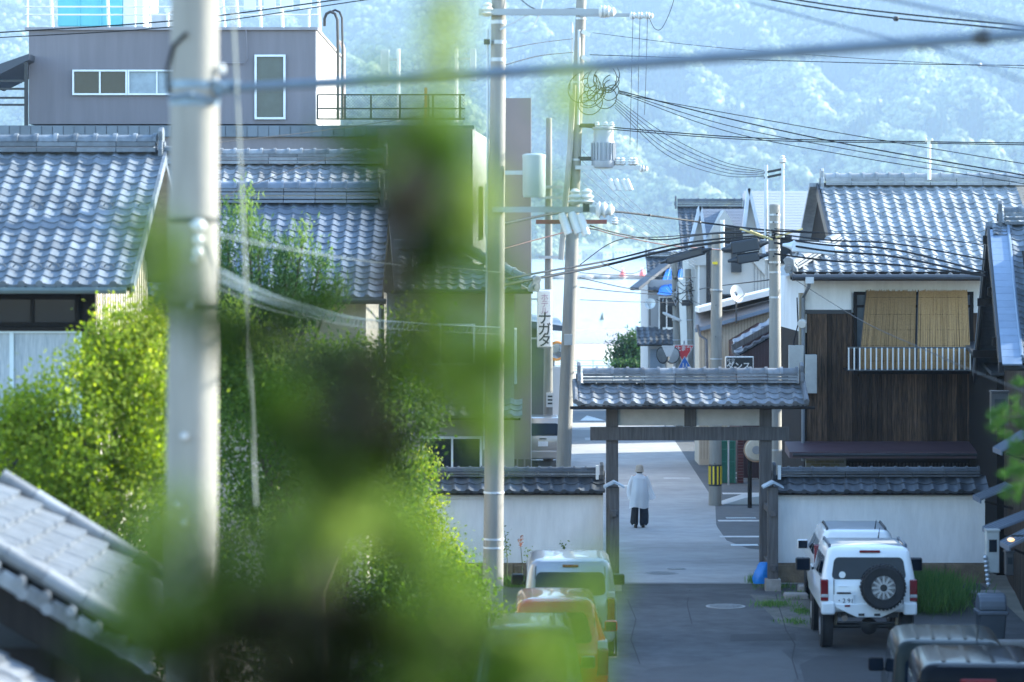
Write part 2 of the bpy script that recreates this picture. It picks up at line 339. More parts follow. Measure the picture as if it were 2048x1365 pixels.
# forest: one mass of crowns, instanced on points
def crown_mesh(name, kind, seed):
    r = np.random.default_rng(seed); bm = bmesh.new()
    if kind == 'round':
        for k in range(7):
            c = Vector(r.normal(0, 1, 3)); c.normalize(); c = Vector((c.x * .62, c.y * .62, abs(c.z) * .5 + .05)); s = r.uniform(.42, .62)
            q = bmesh.ops.create_icosphere(bm, subdivisions=2, radius=s, matrix=Matrix.Translation(c))
            for v in q['verts']: v.co += Vector(r.normal(0, .085, 3))
    else:
        for k in range(6):
            z = k * .36; q = bmesh.ops.create_cone(bm, segments=9, radius1=.62 * (1 - k / 6.6), radius2=.06, depth=.62, matrix=Matrix.Translation((0, 0, z)))
            for v in q['verts']: v.co += Vector(r.normal(0, .05, 3))
    m = bpy.data.meshes.new(name); bm.to_mesh(m); bm.free(); return m
def tree_mat(name, a, b_, c):
    m = bpy.data.materials.new(name); m.use_nodes = True; N = m.node_tree.nodes; L = m.node_tree.links; B = N["Principled BSDF"]
    B.inputs["Roughness"].default_value = .8; oi = N.new("ShaderNodeObjectInfo"); cr = N.new("ShaderNodeValToRGB"); e = cr.color_ramp.elements
    e[0].color = (*a, 1); e[1].color = (*c, 1); k = e.new(.5); k.color = (*b_, 1)
    L.new(oi.outputs["Random"], cr.inputs[0])
    g = N.new("ShaderNodeNewGeometry"); n = N.new("ShaderNodeTexNoise"); n.inputs["Scale"].default_value = .16; n.inputs["Detail"].default_value = 3; L.new(g.outputs["Position"], n.inputs[0])
    hs = N.new("ShaderNodeHueSaturation"); mr = N.new("ShaderNodeMapRange"); mr.inputs[1].default_value = .3; mr.inputs[2].default_value = .7; mr.inputs[3].default_value = .4; mr.inputs[4].default_value = 1.7
    L.new(n.outputs["Fac"], mr.inputs[0]); L.new(mr.outputs[0], hs.inputs["Value"]); L.new(cr.outputs[0], hs.inputs["Color"]); L.new(hs.outputs[0], B.inputs["Base Color"]); tr = N.new("ShaderNodeBsdfTranslucent"); ms = N.new("ShaderNodeMixShader"); ms.inputs[0].default_value = .4; L.new(hs.outputs[0], tr.inputs[0]); L.new(B.outputs[0], ms.inputs[1]); L.new(tr.outputs[0], ms.inputs[2]); L.new(ms.outputs[0], N["Material Output"].inputs[0]); return m
FM = tree_mat("broadleaf_far", (.15, .19, .07), (.26, .30, .11), (.45, .46, .20)); FC = tree_mat("conifer_far", (.05, .085, .04), (.06, .10, .045), (.08, .12, .055))
protos = []
for k in range(3):
    m = crown_mesh("far_crown", 'round', k); m.materials.append(FM); protos.append(bpy.data.objects.new("far_crown", m))
m = crown_mesh("far_conifer", 'cone', 9); m.materials.append(FC); protos.append(bpy.data.objects.new("far_conifer", m))
pts = []
y = 2046.0 * HS
while y < 3330 * HS:
    sp = 9.2 if y < 2900 * HS else 11.0; hw = y * .19 + 30
    n = int(2 * hw / sp); xs = -hw + (np.arange(n) + RNG.uniform(0, 1, n)) * sp; pts.append(np.stack([xs, y + RNG.uniform(-3.4, 3.4, n)], 1)); y += sp
pts = np.concatenate(pts); hz_ = hill_h(pts[:, 0], pts[:, 1]); keep = hz_ > 1.5; pts = pts[keep]; hz_ = hz_[keep]
con = (vnoise(pts[:, 0], pts[:, 1], 90, 5) > .70); nP = len(pts)
kind = np.where(con, 3, RNG.integers(0, 3, nP)); scl = np.where(con, RNG.uniform(5.4, 7.6, nP), RNG.uniform(4.2, 8.6, nP) * (1 + .25 * (vnoise(pts[:, 0], pts[:, 1], 30, 8) - .5)))
me = bpy.data.meshes.new("forest"); me.from_pydata(np.column_stack([pts, hz_ + np.where(con, 0, 1.5)]).tolist(), [], [])
for nm, dt, arr in (("kind", 'INT', kind.astype(np.int32)), ("size", 'FLOAT', scl.astype(np.float32)), ("turn", 'FLOAT', RNG.uniform(0, 6.28, nP).astype(np.float32))):
    at = me.attributes.new(nm, dt, 'POINT'); at.data.foreach_set("value", arr)
fo = tag(link_mesh("forest", me), "hazy blue-green forest covering the mountains across the lake", "forest", kind='stuff')
ng = bpy.data.node_groups.new("forest_scatter", 'GeometryNodeTree'); ng.interface.new_socket("Geometry", in_out='INPUT', socket_type='NodeSocketGeometry'); ng.interface.new_socket("Geometry", in_out='OUTPUT', socket_type='NodeSocketGeometry')
gi = ng.nodes.new("NodeGroupInput"); go = ng.nodes.new("NodeGroupOutput"); jo = ng.nodes.new("GeometryNodeJoinGeometry")
def attr(nm, t):
    a = ng.nodes.new("GeometryNodeInputNamedAttribute"); a.data_type = t; a.inputs[0].default_value = nm; return a
sz = attr("size", 'FLOAT'); tn = attr("turn", 'FLOAT'); kd = attr("kind", 'INT'); cx = ng.nodes.new("ShaderNodeCombineXYZ"); ng.links.new(tn.outputs[0], cx.inputs[2])
for k, p in enumerate(protos):
    oi = ng.nodes.new("GeometryNodeObjectInfo"); oi.inputs["Object"].default_value = p
    ip = ng.nodes.new("GeometryNodeInstanceOnPoints"); cmp = ng.nodes.new("FunctionNodeCompare"); cmp.data_type = 'INT'; cmp.operation = 'EQUAL'
    ci = [s for s in cmp.inputs if s.type == 'INT']; ng.links.new(kd.outputs[0], ci[0]); ci[1].default_value = k
    ng.links.new(gi.outputs[0], ip.inputs["Points"]); ng.links.new(cmp.outputs[0], ip.inputs["Selection"]); ng.links.new(oi.outputs["Geometry"], ip.inputs["Instance"])
    ng.links.new(sz.outputs[0], ip.inputs["Scale"]); ng.links.new(cx.outputs[0], ip.inputs["Rotation"]); ng.links.new(ip.outputs[0], jo.inputs[0])
    ip.inputs["Scale"].default_value = (1, 1, 1)
ng.links.new(jo.outputs[0], go.inputs[0])
md = fo.modifiers.new("scatter", 'NODES'); md.node_group = ng

# ------------------------------------------------------------------ far shore: beach, breakwater, village
b = MB(); b.box(-1200, 1200, 2000 * HS, 2046 * HS, -2, .6); tag(b.build("far_shore", mat("far_beach", (.52, .50, .45), .95, .1, .05)), kind='structure')
VW = mat("village_white", (.72, .72, .70), .9, .06, .1); VG = mat("village_grey", (.40, .41, .42), .9, .1, .1); VR = mat("village_roof", (.22, .24, .27), .6, .15, .1, rnd=.3)
vil = [(1150, 9, 7, 0), (1168, 14, 9, 0), (1181, 8, 5, 1), (1192, 10, 7.5, 0), (1204, 7, 5, 1), (1215, 6, 5.5, 0), (1231, 10, 4.5, 1), (1246, 12, 8, 0), (1262, 9, 5, 1), (1277, 13, 6, 0), (1294, 10, 5, 1), (1309, 8, 4.5, 0), (1325, 12, 5.5, 1), (1342, 9, 4.5, 0), (1358, 11, 5, 1)]
words = ["white house with a low roof", "big white block", "small grey house", "white gabled house", "tiny grey shed", "narrow white house", "low grey hall", "tall white block with flat eaves", "grey cottage", "long white house", "low grey store", "small white shed", "wide grey house", "little white cottage", "grey boathouse"]
for k, (px, w, h, g) in enumerate(vil):
    d = 2012 * HS + (k * 37 % 23); c = W(px, 517, d); x = c.x; w *= HS; h *= HS
    t = thing("village_house", f"distant {words[k]}, number {k+1} along the far shore from the pole", "house", (x, d, .6), "village houses on the far shore")
    MB().box(x - w / 2, x + w / 2, d - 4, d + 4, .6, .6 + h).build("wall", VG if g else VW, t)
    b = MB(); b.prism([(x - w / 2 - .5, d - 4.6, .6 + h), (x - w / 2 - .5, d + 4.6, .6 + h), (x - w / 2 - .5, d, .6 + h + 2.4)], (w + 1, 0, 0)); b.build("roof", VR, t)
    me = MB().box(-.7, .7, -.06, .06, -.8, .8).mesh("window", GLASSM)
    for i in range(max(2, int(w / 3))):
        place(me, "window", t, Matrix.Translation((x - w / 2 + (i + .5) * w / max(2, int(w / 3)), d - 4.03, .6 + h * .6)))
for k, (px, h) in enumerate(((1203, 17), (1221, 22), (1296, 18))):
    p = W(px, 515, 2030 * HS); t = thing("far_mast", ["short pale mast among the far shore houses", "tallest pale mast among the far shore houses", "pale mast standing apart on the far shore"][k], "mast", (p.x, p.y, .6), "masts on the far shore")
    MB().tube([(p.x, p.y, .6), (p.x, p.y, .6 + h)], [.5, .3], 6).build("pole", VW, t); MB().box(p.x - 1.6, p.x + 1.6, p.y - .3, p.y + .3, h - 2, h - 1.4).build("cross_arm", VW, t)
b = MB(); r = random.Random(3); ROCKM = mat("breakwater_rock", (.33, .30, .27), .95, .2, .3)
x = -6.0
while x < 62:
    s = r.uniform(1.3, 2.6); b.lathe([(.2, -.3 * s), (s * .8, -.1 * s), (s, .2 * s), (s * .6, .5 * s), (.1, .62 * s)], (x + 18, 905 + r.uniform(-2, 2), -.7), seg=7); x += s * .8
bw = b.build("breakwater", ROCKM); tag(bw, "low brown rock breakwater lying across the lake", "breakwater")
for k, px in enumerate((1245, 1284)):
    p = W(px, 553, 902); t = thing("beacon", ["small red beacon on the breakwater near its middle", "second small red beacon on the breakwater near the tiled house"][k], "beacon", (p.x, p.y, 0), "red beacons on the breakwater")
    MB().lathe([(.9, 0), (.7, 1.2), (.25, 2.0), (.1, 2.3)], (p.x, p.y, -.1), seg=10).build("body", mat("beacon_red", (.65, .08, .07), .5), t); MB().lathe([(.35, 0), (.35, .3)], (p.x, p.y, 2.2), seg=8).build("lamp", mat("beacon_lamp", (.8, .3, .25), .3), t)
p = W(1205, 641, 360); t = thing("buoy", "small dark conical buoy floating alone on the lake", "buoy", (p.x, p.y, -1))
MB().lathe([(.32, -.2), (.36, 0), (.34, .12), (.05, .95)], (p.x, p.y, -1), seg=10).build("cone", mat("buoy_dark", (.10, .12, .10), .6), t); MB().lathe([(.42, -.12), (.45, 0), (.42, .1)], (p.x, p.y, -1), seg=12).build("float_ring", mat("buoy_ring", (.3, .32, .28), .6), t)

# shore fence with pale red posts, guard rail, path steps
FEN = mat("pale_pink_paint", (.74, .55, .53), .6, .1, 3); d = 233.0
t = thing("shore_fence", "long pale pink railing of thin posts beside the lake", "fence", (6, d, 0))
me = MB().box(-.035, .035, -.035, .035, 0, 1.05).mesh("post", FEN)
for i in range(110): place(me, "post", t, Matrix.Translation((4.2 + i * .115, d, .0)))
MB().box(4, 17, d - .04, d + .04, 1.05, 1.13).build("top_rail", FEN, t); MB().box(4, 17, d - .03, d + .03, .06, .12).build("bottom_rail", FEN, t)
GR = mat("guard_rail_grey", (.55, .58, .58), .5, .1, 3, metal=.3); d = 176.0
for k, dd in enumerate((176.0, 168.0)):
    t = thing("guard_rail", ["steel guard rail closer to the lake, on the promenade edge", "steel guard rail along the near promenade edge"][k], "guard rail", (4, dd, 0), "guard rails by the promenade")
    for z in (.45, .62, .8): MB().box(1, 8.6, dd - .03, dd + .03, z, z + .07).build("rail", GR, t)
    me = MB().box(-.05, .05, -.05, .05, 0, .88).mesh("post", GR)
    for i in range(9): place(me, "post", t, Matrix.Translation((1.1 + i * .92, dd + .05, 0)))
t = strip("grass_verge", [(196, -120, 120), (201, -120, 120)], .02, mat("dry_grass", (.28, .30, .16), .95, .3, 1), kind='structure')

# ------------------------------------------------------------------ haze: the air over lake and town
hzm = bpy.data.materials.new("haze_air"); hzm.use_nodes = True; N = hzm.node_tree.nodes; N.remove(N["Principled BSDF"])
pv = N.new("ShaderNodeVolumePrincipled"); pv.inputs["Color"].default_value = (.54, .74, 1.0, 1); pv.inputs["Density"].default_value = 0.00014; pv.inputs["Anisotropy"].default_value = .0
hzm.node_tree.links.new(pv.outputs[0], N["Material Output"].inputs["Volume"])
b = MB(); b.box(-2900, 2900, -150, 5800, -6, 820); tag(b.build("haze", hzm), kind='stuff')
# repaired patches and cracks in the lot
P_A = mat("asphalt_patch_dark", (.026, .028, .031), .9, .2, 3, bump=.5, bscale=50); P_B = mat("asphalt_patch_pale", (.068, .070, .073), .9, .2, 2, bump=.5, bscale=50, noise2=.15)
def lotp(px, py): d = 6.6 * F / (py - 505); return ((px - 1024) / F * d, d)
def lot_patch(pts, m, lift, name="asphalt_patch"):
    b = MB(); b.quad(*[(x, y, gz(y) + lift) for x, y in [lotp(*p) for p in pts]]); tag(b.build(name, m, recalc=False), kind='structure')
lot_patch([(1460, 1284), (1592, 1282), (1590, 1268), (1462, 1270)], P_A, .008)
lot_patch([(1235, 1372), (1585, 1372), (1600, 1335), (1560, 1300), (1480, 1308), (1400, 1330), (1300, 1338)], P_B, .007)
lot_patch([(1610, 1372), (1790, 1372), (1760, 1318), (1640, 1312), (1600, 1330)], P_A, .0075)
lot_patch([(1500, 1190), (1640, 1200), (1640, 1262), (1560, 1250)], mat("gravelly_dirt", (.10, .098, .085), .95, .35, 6, bump=.8, bscale=40, noise2=.2), .007, "dirt_strip")
def crack(pts, w=.006):
    b = MB(); Q = [lotp(*p) for p in pts]
    for (x0, y0), (x1, y1) in zip(Q, Q[1:]): b.quad((x0 - w, y0, gz(y0) + .0095), (x0 + w, y0, gz(y0) + .0095), (x1 + w, y1, gz(y1) + .0095), (x1 - w, y1, gz(y1) + .0095))
    tag(b.build("asphalt_crack", mat("crack_dark", (.012, .012, .012), .95), recalc=False), kind='structure')
crack([(1552, 1190), (1558, 1215), (1566, 1240), (1572, 1262), (1590, 1290), (1584, 1320), (1596, 1360)], .009); crack([(1255, 1200), (1272, 1240), (1262, 1280), (1280, 1330)]); crack([(1400, 1262), (1460, 1256), (1560, 1258), (1640, 1256)], .006); crack([(1380, 1180), (1374, 1210), (1384, 1250)])
# ================================================================== BUILDINGS: roof kit
TU = [0, .06, .13, .20, .29, .42, .56, .70, .83, .93, 1.0]; TZ = [.003, .019, .027, .023, .009, -.008, -.016, -.016, -.007, .004, .011]
TM = {}
def tile_mesh(kind, m):
    if (kind, m.name) in TM: return TM[kind, m.name]
    b = MB(); n = len(TU); drop = {'plain': .022, 'snow': .022, 'eave': .055}[kind]
    P = [(u * .298, .03, z) for u, z in zip(TU, TZ)] + [(u * .298, -.245, z + .024) for u, z in zip(TU, TZ)] + [(u * .298, -.245, z + .024 - drop) for u, z in zip(TU, TZ)]
    b.add(P, [(i, i + 1, n + i + 1, n + i) for i in range(n - 1)] + [(n + i, n + i + 1, 2 * n + i + 1, 2 * n + i) for i in range(n - 1)] + [(0, n, 2 * n), (n - 1, 2 * n - 1, 3 * n - 1)])
    if kind == 'eave': b.lathe([(.058, 0), (.058, -.012)], (.034, -.247, .02), Y_, 10)
    if kind == 'snow': b.tube([(.10 + .07 * (1 - math.cos(a)), -.16, .02 + .05 * math.sin(a)) for a in [math.pi * k / 6 for k in range(7)]], .012, 5)
    me = b.mesh("tile", m, smooth=35, recalc=False); TM[kind, m.name] = me; return me
def capmesh(m):
    if ('cap', m.name) in TM: return TM['cap', m.name]
    b = MB(); A = [math.pi * k / 8 for k in range(9)]
    for (r, x0, x1) in ((.095, 0, .30), (.118, .25, .305)):
        k = len(b.v); b.v += [(x0, -r * math.cos(a), r * math.sin(a)) for a in A] + [(x1, -r * math.cos(a), r * math.sin(a)) for a in A]
        b.f += [(k + i, k + i + 1, k + 10 + i, k + 9 + i) for i in range(8)] + [tuple(range(k, k + 9)), tuple(range(k + 17, k + 8, -1))]
    me = b.mesh("ridge_cap", m, smooth=40); TM['cap', m.name] = me; return me
def tiled_slope(house, P0, u, s, cols, rows, m, tw=.265, tl=.235, snow={}, skip=None, name="roof", deck=(.0, .0), jit=.008, wood=None, eave=True, zs=1.0):
    u = Vector(u).normalized(); s = Vector(s).normalized(); n = u.cross(-s).normalized(); P0 = Vector(P0)
    if skip is None:
        b = MB(); b.obox(P0 + u * (cols * tw / 2) + s * (rows * tl / 2) - n * .07, u, s, n, cols * tw - .02 + deck[0], rows * tl - .03 + deck[1], .07); roof = b.build(name, wood or WOOD_D, house)
    else:
        b = MB()
        for r in range(rows):
            cs = [c for c in range(cols) if not skip(r, c)]
            if cs: b.obox(P0 + u * ((cs[0] + cs[-1] + 1) * tw / 2) + s * ((r + .5) * tl - .02) - n * .07, u, s, n, (cs[-1] - cs[0] + 1) * tw - .02, tl + .02, .07)
        roof = b.build(name, wood or WOOD_D, house)
    rr = random.Random(int(abs(P0.x) * 97 + cols)); pl = tile_mesh('plain', m); sn = tile_mesh('snow', m); ev = tile_mesh('eave', m)
    S = Matrix.Diagonal((tw / .265, tl / .235, zs, 1))
    for r in range(rows):
        for c in range(cols):
            if skip and skip(r, c): continue
            me = ev if (r == rows - 1 and eave) else (sn if (r in snow and c % snow[r] == 0) else pl)
            p = P0 + u * (c * tw + rr.uniform(-jit, jit)) + s * (r * tl + rr.uniform(-jit, jit)) + n * rr.uniform(0, jit * 1.2)
            place(me, "tile", roof, basis(u, -s, n, p) @ Matrix.Rotation(rr.uniform(-.012, .012), 4, 'Z') @ S)
    return roof
def ridge(roof, p0, p1, m, layers=2, lh=.07, w=.26, cap=True, ends=(True, True), step=.30):
    p0, p1 = Vector(p0), Vector(p1); d = (p1 - p0).normalized(); r = d.cross(Z_).normalized(); up = r.cross(d); L = (p1 - p0).length
    me = None
    for k in range(layers):
        ww = w * (1.12 - .16 * k); n = max(1, int(L / .6)); seg = L / n
        me = MB().obox((0, 0, 0), X_, Y_, Z_, seg - .012, ww, lh - .022).mesh("ridge_course", m)
        for i in range(n): place(me, "ridge_course", roof, basis(d, -r, up, p0 + d * ((i + .5) * seg) + up * (lh * (k + .5))))
    if cap:
        cm = capmesh(m); n = max(1, int(L / step))
        for i in range(n): place(cm, "ridge_cap", roof, basis(d, -r, up, p0 + d * (i * L / n) + up * (lh * layers)) @ Matrix.Diagonal((L / n / .3, w / .26, w / .26, 1)))
    H = lh * layers
    for e, p, sg in ((ends[0], p0, -1), (ends[1], p1, 1)):
        if e:
            q = p + d * (sg * .04); k = w / .26
            b = MB(); b.prism([q + r * a * k + up * z * k for a, z in ((-.15, -.06), (.15, -.06), (.17, .05), (.12, H / k + .02), (.14, H / k + .14), (.05, H / k + .20), (-.05, H / k + .20), (-.14, H / k + .14), (-.12, H / k + .02), (-.17, .05))], d * (sg * .07))
            b.lathe([(.07 * k, 0), (.07 * k, .03)], q + d * (sg * .07) + up * (H * .6), d * sg, 12); b.build("ridge_end", m, roof, bevel=.012)
def window(house, c, right, w, h, frame=ALUM, glass=GLASSM, n=2, fw=.05, depth=.08, name="window", bars=0):
    c = Vector(c); r = Vector(right).normalized(); nn = Z_.cross(r) * -1 if False else r.cross(Z_)
    b = MB()
    for sx in (-1, 1): b.obox(c + r * sx * (w / 2 - fw / 2), r, Z_, nn, fw, h, depth)
    for sz_ in (-1, 1): b.obox(c + Z_ * sz_ * (h / 2 - fw / 2), r, Z_, nn, w - 2 * fw, fw, depth)
    o = b.build(name, frame, house)
    mul = MB().obox((0, 0, 0), X_, Y_, Z_, fw * .9, depth * .8, h - 2 * fw).mesh("mullion", frame)
    for i in range(1, n): place(mul, "mullion", o, basis(r, -nn, Z_, c + r * (w * (i / n - .5))))
    for i in range(n):
        MB().obox(c + r * (w * ((i + .5) / n - .5)) - nn * .015, r, Z_, nn, w / n - fw * .95, h - 2 * fw, .02).build("pane", glass, o)
    return o
def gutter(house, p0, p1, m=BLACKM, r=.05):
    return MB().tube([p0, p1], r, 8).build("gutter", m, house, smooth=True)
def planks(house, p0, p1, z0, z1, n, m, parent=None, thick=.02, name="wall", gap=.011, zt=None):
    """a board wall from p0 to p1: a dark backing with n upright boards, each its own piece"""
    p0, p1 = Vector((p0[0], p0[1], 0)), Vector((p1[0], p1[1], 0)); d = (p1 - p0); L = d.length; d /= L; nn = d.cross(Z_)
    if parent is None:
        zz = zt(0.5) if zt else z1
        parent = MB().obox((p0 + p1) / 2 + Z_ * (z0 + min(z1, zz)) / 2 - nn * .04, d, nn, Z_, L, .06, min(z1, zz) - z0).build(name, WOOD_D, house)
    w = L / n; rr = random.Random(n); cache = {}
    for i in range(n):
        top = zt((i + .5) / n) if zt else z1; t = thick * rr.uniform(.8, 1.4)
        key = round(top, 2)
        if key not in cache: cache[key] = MB().obox((0, 0, (key - z0) / 2), X_, Y_, Z_, w - gap, thick, key - z0).mesh("plank", m)
        place(cache[key], "plank", parent, basis(d, -nn, Z_, p0 + d * (w * (i + .5)) + nn * (t * .5) + Z_ * z0))
    return parent

# ------------------------------------------------------------------ tiled gate
GY0 = 60.0
g = thing("roofed_gate", "weathered wooden gate with a tiled gable roof over the street entrance", "gate", (3.55, GY0, .58))
xl, xr = 2.01, 5.09
for x in (xl, xr): MB().box(x - .12, x + .12, GY0 - .1, GY0 + .1, gz(GY0) - .02, 4.36).build("post", WOOD_G, g, bevel=.012)
for x in (xl, xr):
    MB().box(x - .17, x + .17, GY0 - .16, GY0 + .16, gz(GY0) - .05, gz(GY0) + .14).build("stone_base", CEDGE, g, bevel=.02)
for x, dx in ((xl, -.02), (xr, .0)):
    x = x + dx; yy = 58.3; z = gz(yy)
    MB().box(x - .1, x + .1, yy - .09, yy + .09, z + .2, 2.62).build("support_post", WOOD_G, g, bevel=.012)
    MB().box(x - .15, x + .15, yy - .15, yy + .15, z - .05, z + .24).build("stone_base", CEDGE, g, bevel=.015)
    for zz in (2.05, .98): MB().box(x - .045, x + .045, yy - .16, GY0 - .08, zz, zz + .13).build("tie_beam", WOOD_G, g, bevel=.01)
    for zz in (2.13, 1.05): MB().box(x - .07, x + .07, yy - .145, yy - .095, zz - .05, zz + .05).build("wedge", WOOD_G, g, bevel=.008)
    b = MB(); b.prism([(x - .2, yy - .2, 2.60), (x, yy - .2, 2.70), (x + .2, yy - .2, 2.60), (x + .2, yy - .2, 2.635), (x, yy - .2, 2.74), (x - .2, yy - .2, 2.635)], (0, .45, 0)); b.build("post_cap", mat("zinc_cap", (.30, .36, .43), .45, .15, 8, metal=.3), g)
MB().box(W(1180, 0, 60).x, W(1577, 0, 60).x, GY0 - .19, GY0 - .102, 3.43, 3.70).build("cross_beam", WOOD_G, g, bevel=.012)
MB().box(xl - .5, xr + .5, GY0 - .06, GY0 + .06, 4.08, 4.25).build("head_beam", WOOD_G, g, bevel=.01)
MB().box(3.46, 3.70, GY0 - .07, GY0 + .07, 3.70, 4.08).build("strut", WOOD_G, g, bevel=.01)
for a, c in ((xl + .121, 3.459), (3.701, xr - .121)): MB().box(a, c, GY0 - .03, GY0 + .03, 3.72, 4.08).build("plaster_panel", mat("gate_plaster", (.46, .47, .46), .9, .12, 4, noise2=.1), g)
for x in (xl, xr, xl - .55, xr + .55): MB().box(x - .07, x + .07, GY0 - .62, GY0 + .62, 4.12, 4.24).build("bracket", WOOD_D, g, bevel=.01)
sl = Vector((0, -.75, -.37)); rf = tiled_slope(g, (1.3, GY0, 4.56), X_, sl, 17, 4, TILE, .268, .21)
tiled_slope(g, (1.3 + 17 * .268, GY0, 4.56), -X_, Vector((0, .75, -.37)), 17, 4, TILE, .268, .21, name="rear_roof")
ridge(rf, (1.42, GY0, 4.57), (5.74, GY0, 4.57), TILE, 3, .065, .3, step=.29)
for x in (1.26, 5.84): MB().tube([(x, GY0, 4.62), (x, GY0 - .4, 4.42), (x, GY0 - .82, 4.24)], .055, 8).build("verge_tile", TILE, rf, smooth=True)
MB().tube([(1.15, GY0 - .84, 4.12), (6.0, GY0 - .84, 4.12)], .03, 8).build("eave_pole", WOOD_D, g)
for i in range(12): MB().box(1.4 + i * .395, 1.45 + i * .395, GY0 - .76, GY0 + .76, 4.13, 4.17).build("rafter", WOOD_D, g)

# ------------------------------------------------------------------ plaster walls beside the gate
def garden_wall(x0, x1, label, end_left, end_right):
    y0 = 60.3; zb = gz(y0); t = thing("plaster_wall", label, "wall", ((x0 + x1) / 2, y0, zb))
    MB().box(x0, x1, y0, y0 + .22, .93, 2.36).build("wall_face", PLAST, t)
    MB().box(x0 - .004, x1 + .004, y0 - .035, y0 + .255, 2.22, 2.34).build("cornice", PLAST, t)
    n = int((x1 - x0) / .85); r = random.Random(5); x = x0
    for i in range(n):
        w = (x1 - x0) / n * r.uniform(.9, 1.1); w = min(w, x1 - x) if i < n - 1 else x1 - x
        MB().box(x + .006, x + w - .006, y0 - .05 - r.uniform(0, .04), y0 + .27, zb - .06, .93 - r.uniform(0, .05)).build("plinth_block", EARTHW, t, bevel=.02); x += w
    MB().box(x0, x1, y0 - .02, y0 + .24, zb - .1, .929).build("plinth_core", EARTHW, t)
    cols = int((x1 - x0) / .268); tw = (x1 - x0) / cols
    rf = tiled_slope(t, (x0, y0 + .11, 2.66), X_, (0, -.42, -.29), cols, 2, TILED, tw, .235)
    tiled_slope(t, (x1, y0 + .11, 2.66), -X_, (0, .42, -.29), cols, 2, TILED, tw, .235, name="rear_roof")
    ridge(rf, (x0 + .1, y0 + .11, 2.66), (x1 - .1, y0 + .11, 2.66), TILED, 2, .055, .24, ends=(end_left, end_right), step=.23)
    if end_right: MB().box(x1 - .15, x1 - .09, y0 - .12, y0 - .02, 2.62, 2.9).build("end_plate", PLAST, rf)
    if end_left: MB().box(x0 + .09, x0 + .15, y0 - .12, y0 - .02, 2.62, 2.9).build("end_plate", PLAST, rf)
    return t
garden_wall(-5.6, 1.84, "white plaster wall under dark tiles behind the parked silver wagon", False, True)
garden_wall(5.27, 9.55, "white plaster wall under dark tiles behind the white off-roader", True, False)

# ------------------------------------------------------------------ brown timber house beyond the wall
h = thing("timber_house", "two-storey charred timber house with reed blinds over its balcony", "house", (9.4, 68, 0.2))
Yf = 66.0
MB().box(6.46, 14.0, Yf + .06, 72.5, 5.42, 6.75).build("plaster_wall", PLAST, h)
MB().box(6.46, 14.0, Yf + .07, 72.5, 0.2, 5.42).build("core_wall", WOOD_D, h)
wl = planks(h, (6.52, Yf + .03), (10.5, Yf + .03), 2.62, 5.86, 36, PLANK, name="board_wall")
MB().box(6.40, 7.50, Yf - .03, Yf + .03, 5.84, 5.93).build("wall_trim", BLACKM, h)
# plaster above the boards reads white: a panel in front of the backing
MB().box(6.46, 7.50, Yf - .01, Yf + .05, 5.93, 6.62).build("plaster_panel", PLAST, h)
MB().box(7.50, 10.35, Yf - .008, Yf + .05, 6.30, 6.62).build("plaster_panel", PLAST, h)
sl = Vector((0, -4.15, -2.05)); L_ = sl.length
rows = 19; tl = L_ / rows
def skipG(r, c): return c < 4 and r < 12 + (3 - c)
rf = tiled_slope(h, (7.12 - 4 * .265, 69.2, 8.74), X_, sl, 21, rows, mat("pale_roof_tile", (.25, .265, .28), .6, .22, 9, bump=.12, bscale=40, spec=.35, rnd=.2, noise2=.12), .265, tl, snow={6: 2, 11: 2, 15: 1}, skip=skipG)
PT = MATS["pale_roof_tile"]
tiled = MB(); tiled.obox((9.9, 71.4, 7.7), X_, Vector((0, 4.15, -2.05)).normalized(), Vector((0, 2.05, 4.15)).normalized(), 6.0, 4.8, .1); tiled.build("rear_roof", PT, h)
ridge(rf, (7.25, 69.2, 8.74), (12.1, 69.2, 8.74), PT, 2, .09, .3)
hip0 = Vector((7.12, 69.2, 8.74)) + sl.normalized() * (12.5 * tl); 
ridge(rf, hip0 + Vector((.15, 0, .06)), Vector((6.15, 65.25, 6.83)), PT, 2, .06, .26, ends=(False, True))
b = MB(); b.add([(6.10, 65.1, 6.68), (6.10, 70.4, 6.68), (7.1, 70.0, 7.4), tuple(hip0)], [(0, 1, 2, 3)]); b.build("hip_slope", TILED, h, recalc=False)
b = MB(); b.add([(7.14, 69.2, 8.70), tuple(hip0 + Vector((.02, 0, 0))), (7.14, 71.4, 7.5)], [(0, 1, 2)]); b.build("gable_face", WOOD_D, h, recalc=False)
MB().bar((7.07, 69.25, 8.68), tuple(hip0 + Vector((-.03, 0, -.04))), .05, .26).build("barge_board", BLACKM, h)
gutter(h, (6.1, 64.98, 6.66), (11.2, 64.98, 6.66), mat("gutter_brown", (.05, .055, .065), .4), .06)
MB().box(6.1, 11.4, 65.05, 65.10, 6.58, 6.78).build("fascia", WOOD_D, h)
MB().box(6.15, 11.4, 65.1, 66.0, 6.62, 6.66).build("soffit", WOOD_D, h)
MB().tube([(6.47, 65.0, 6.62), (6.47, 65.1, 6.45), (6.42, 65.85, 6.2), (6.42, 65.88, 2.6)], .04, 8).build("downpipe", mat("downpipe_steel", (.16, .18, .20), .45), h, smooth=True)
MB().box(6.38, 6.56, 64.9, 65.1, 6.52, 6.66).build("hopper", mat("hopper_grey", (.45, .48, .5), .5), h)
# window behind the blinds
wx0, wx1 = W(1707, 0, 66).x, W(1946, 0, 66).x
window(h, ((wx0 + wx1) / 2, Yf - .02, 5.42), X_, wx1 - wx0, 1.82, WOOD_D, GLASSM, 5, .07, .12)
MB().box(wx0, wx1, Yf - .1, Yf - .02, 5.98, 6.04).build("transom", WOOD_D, h)
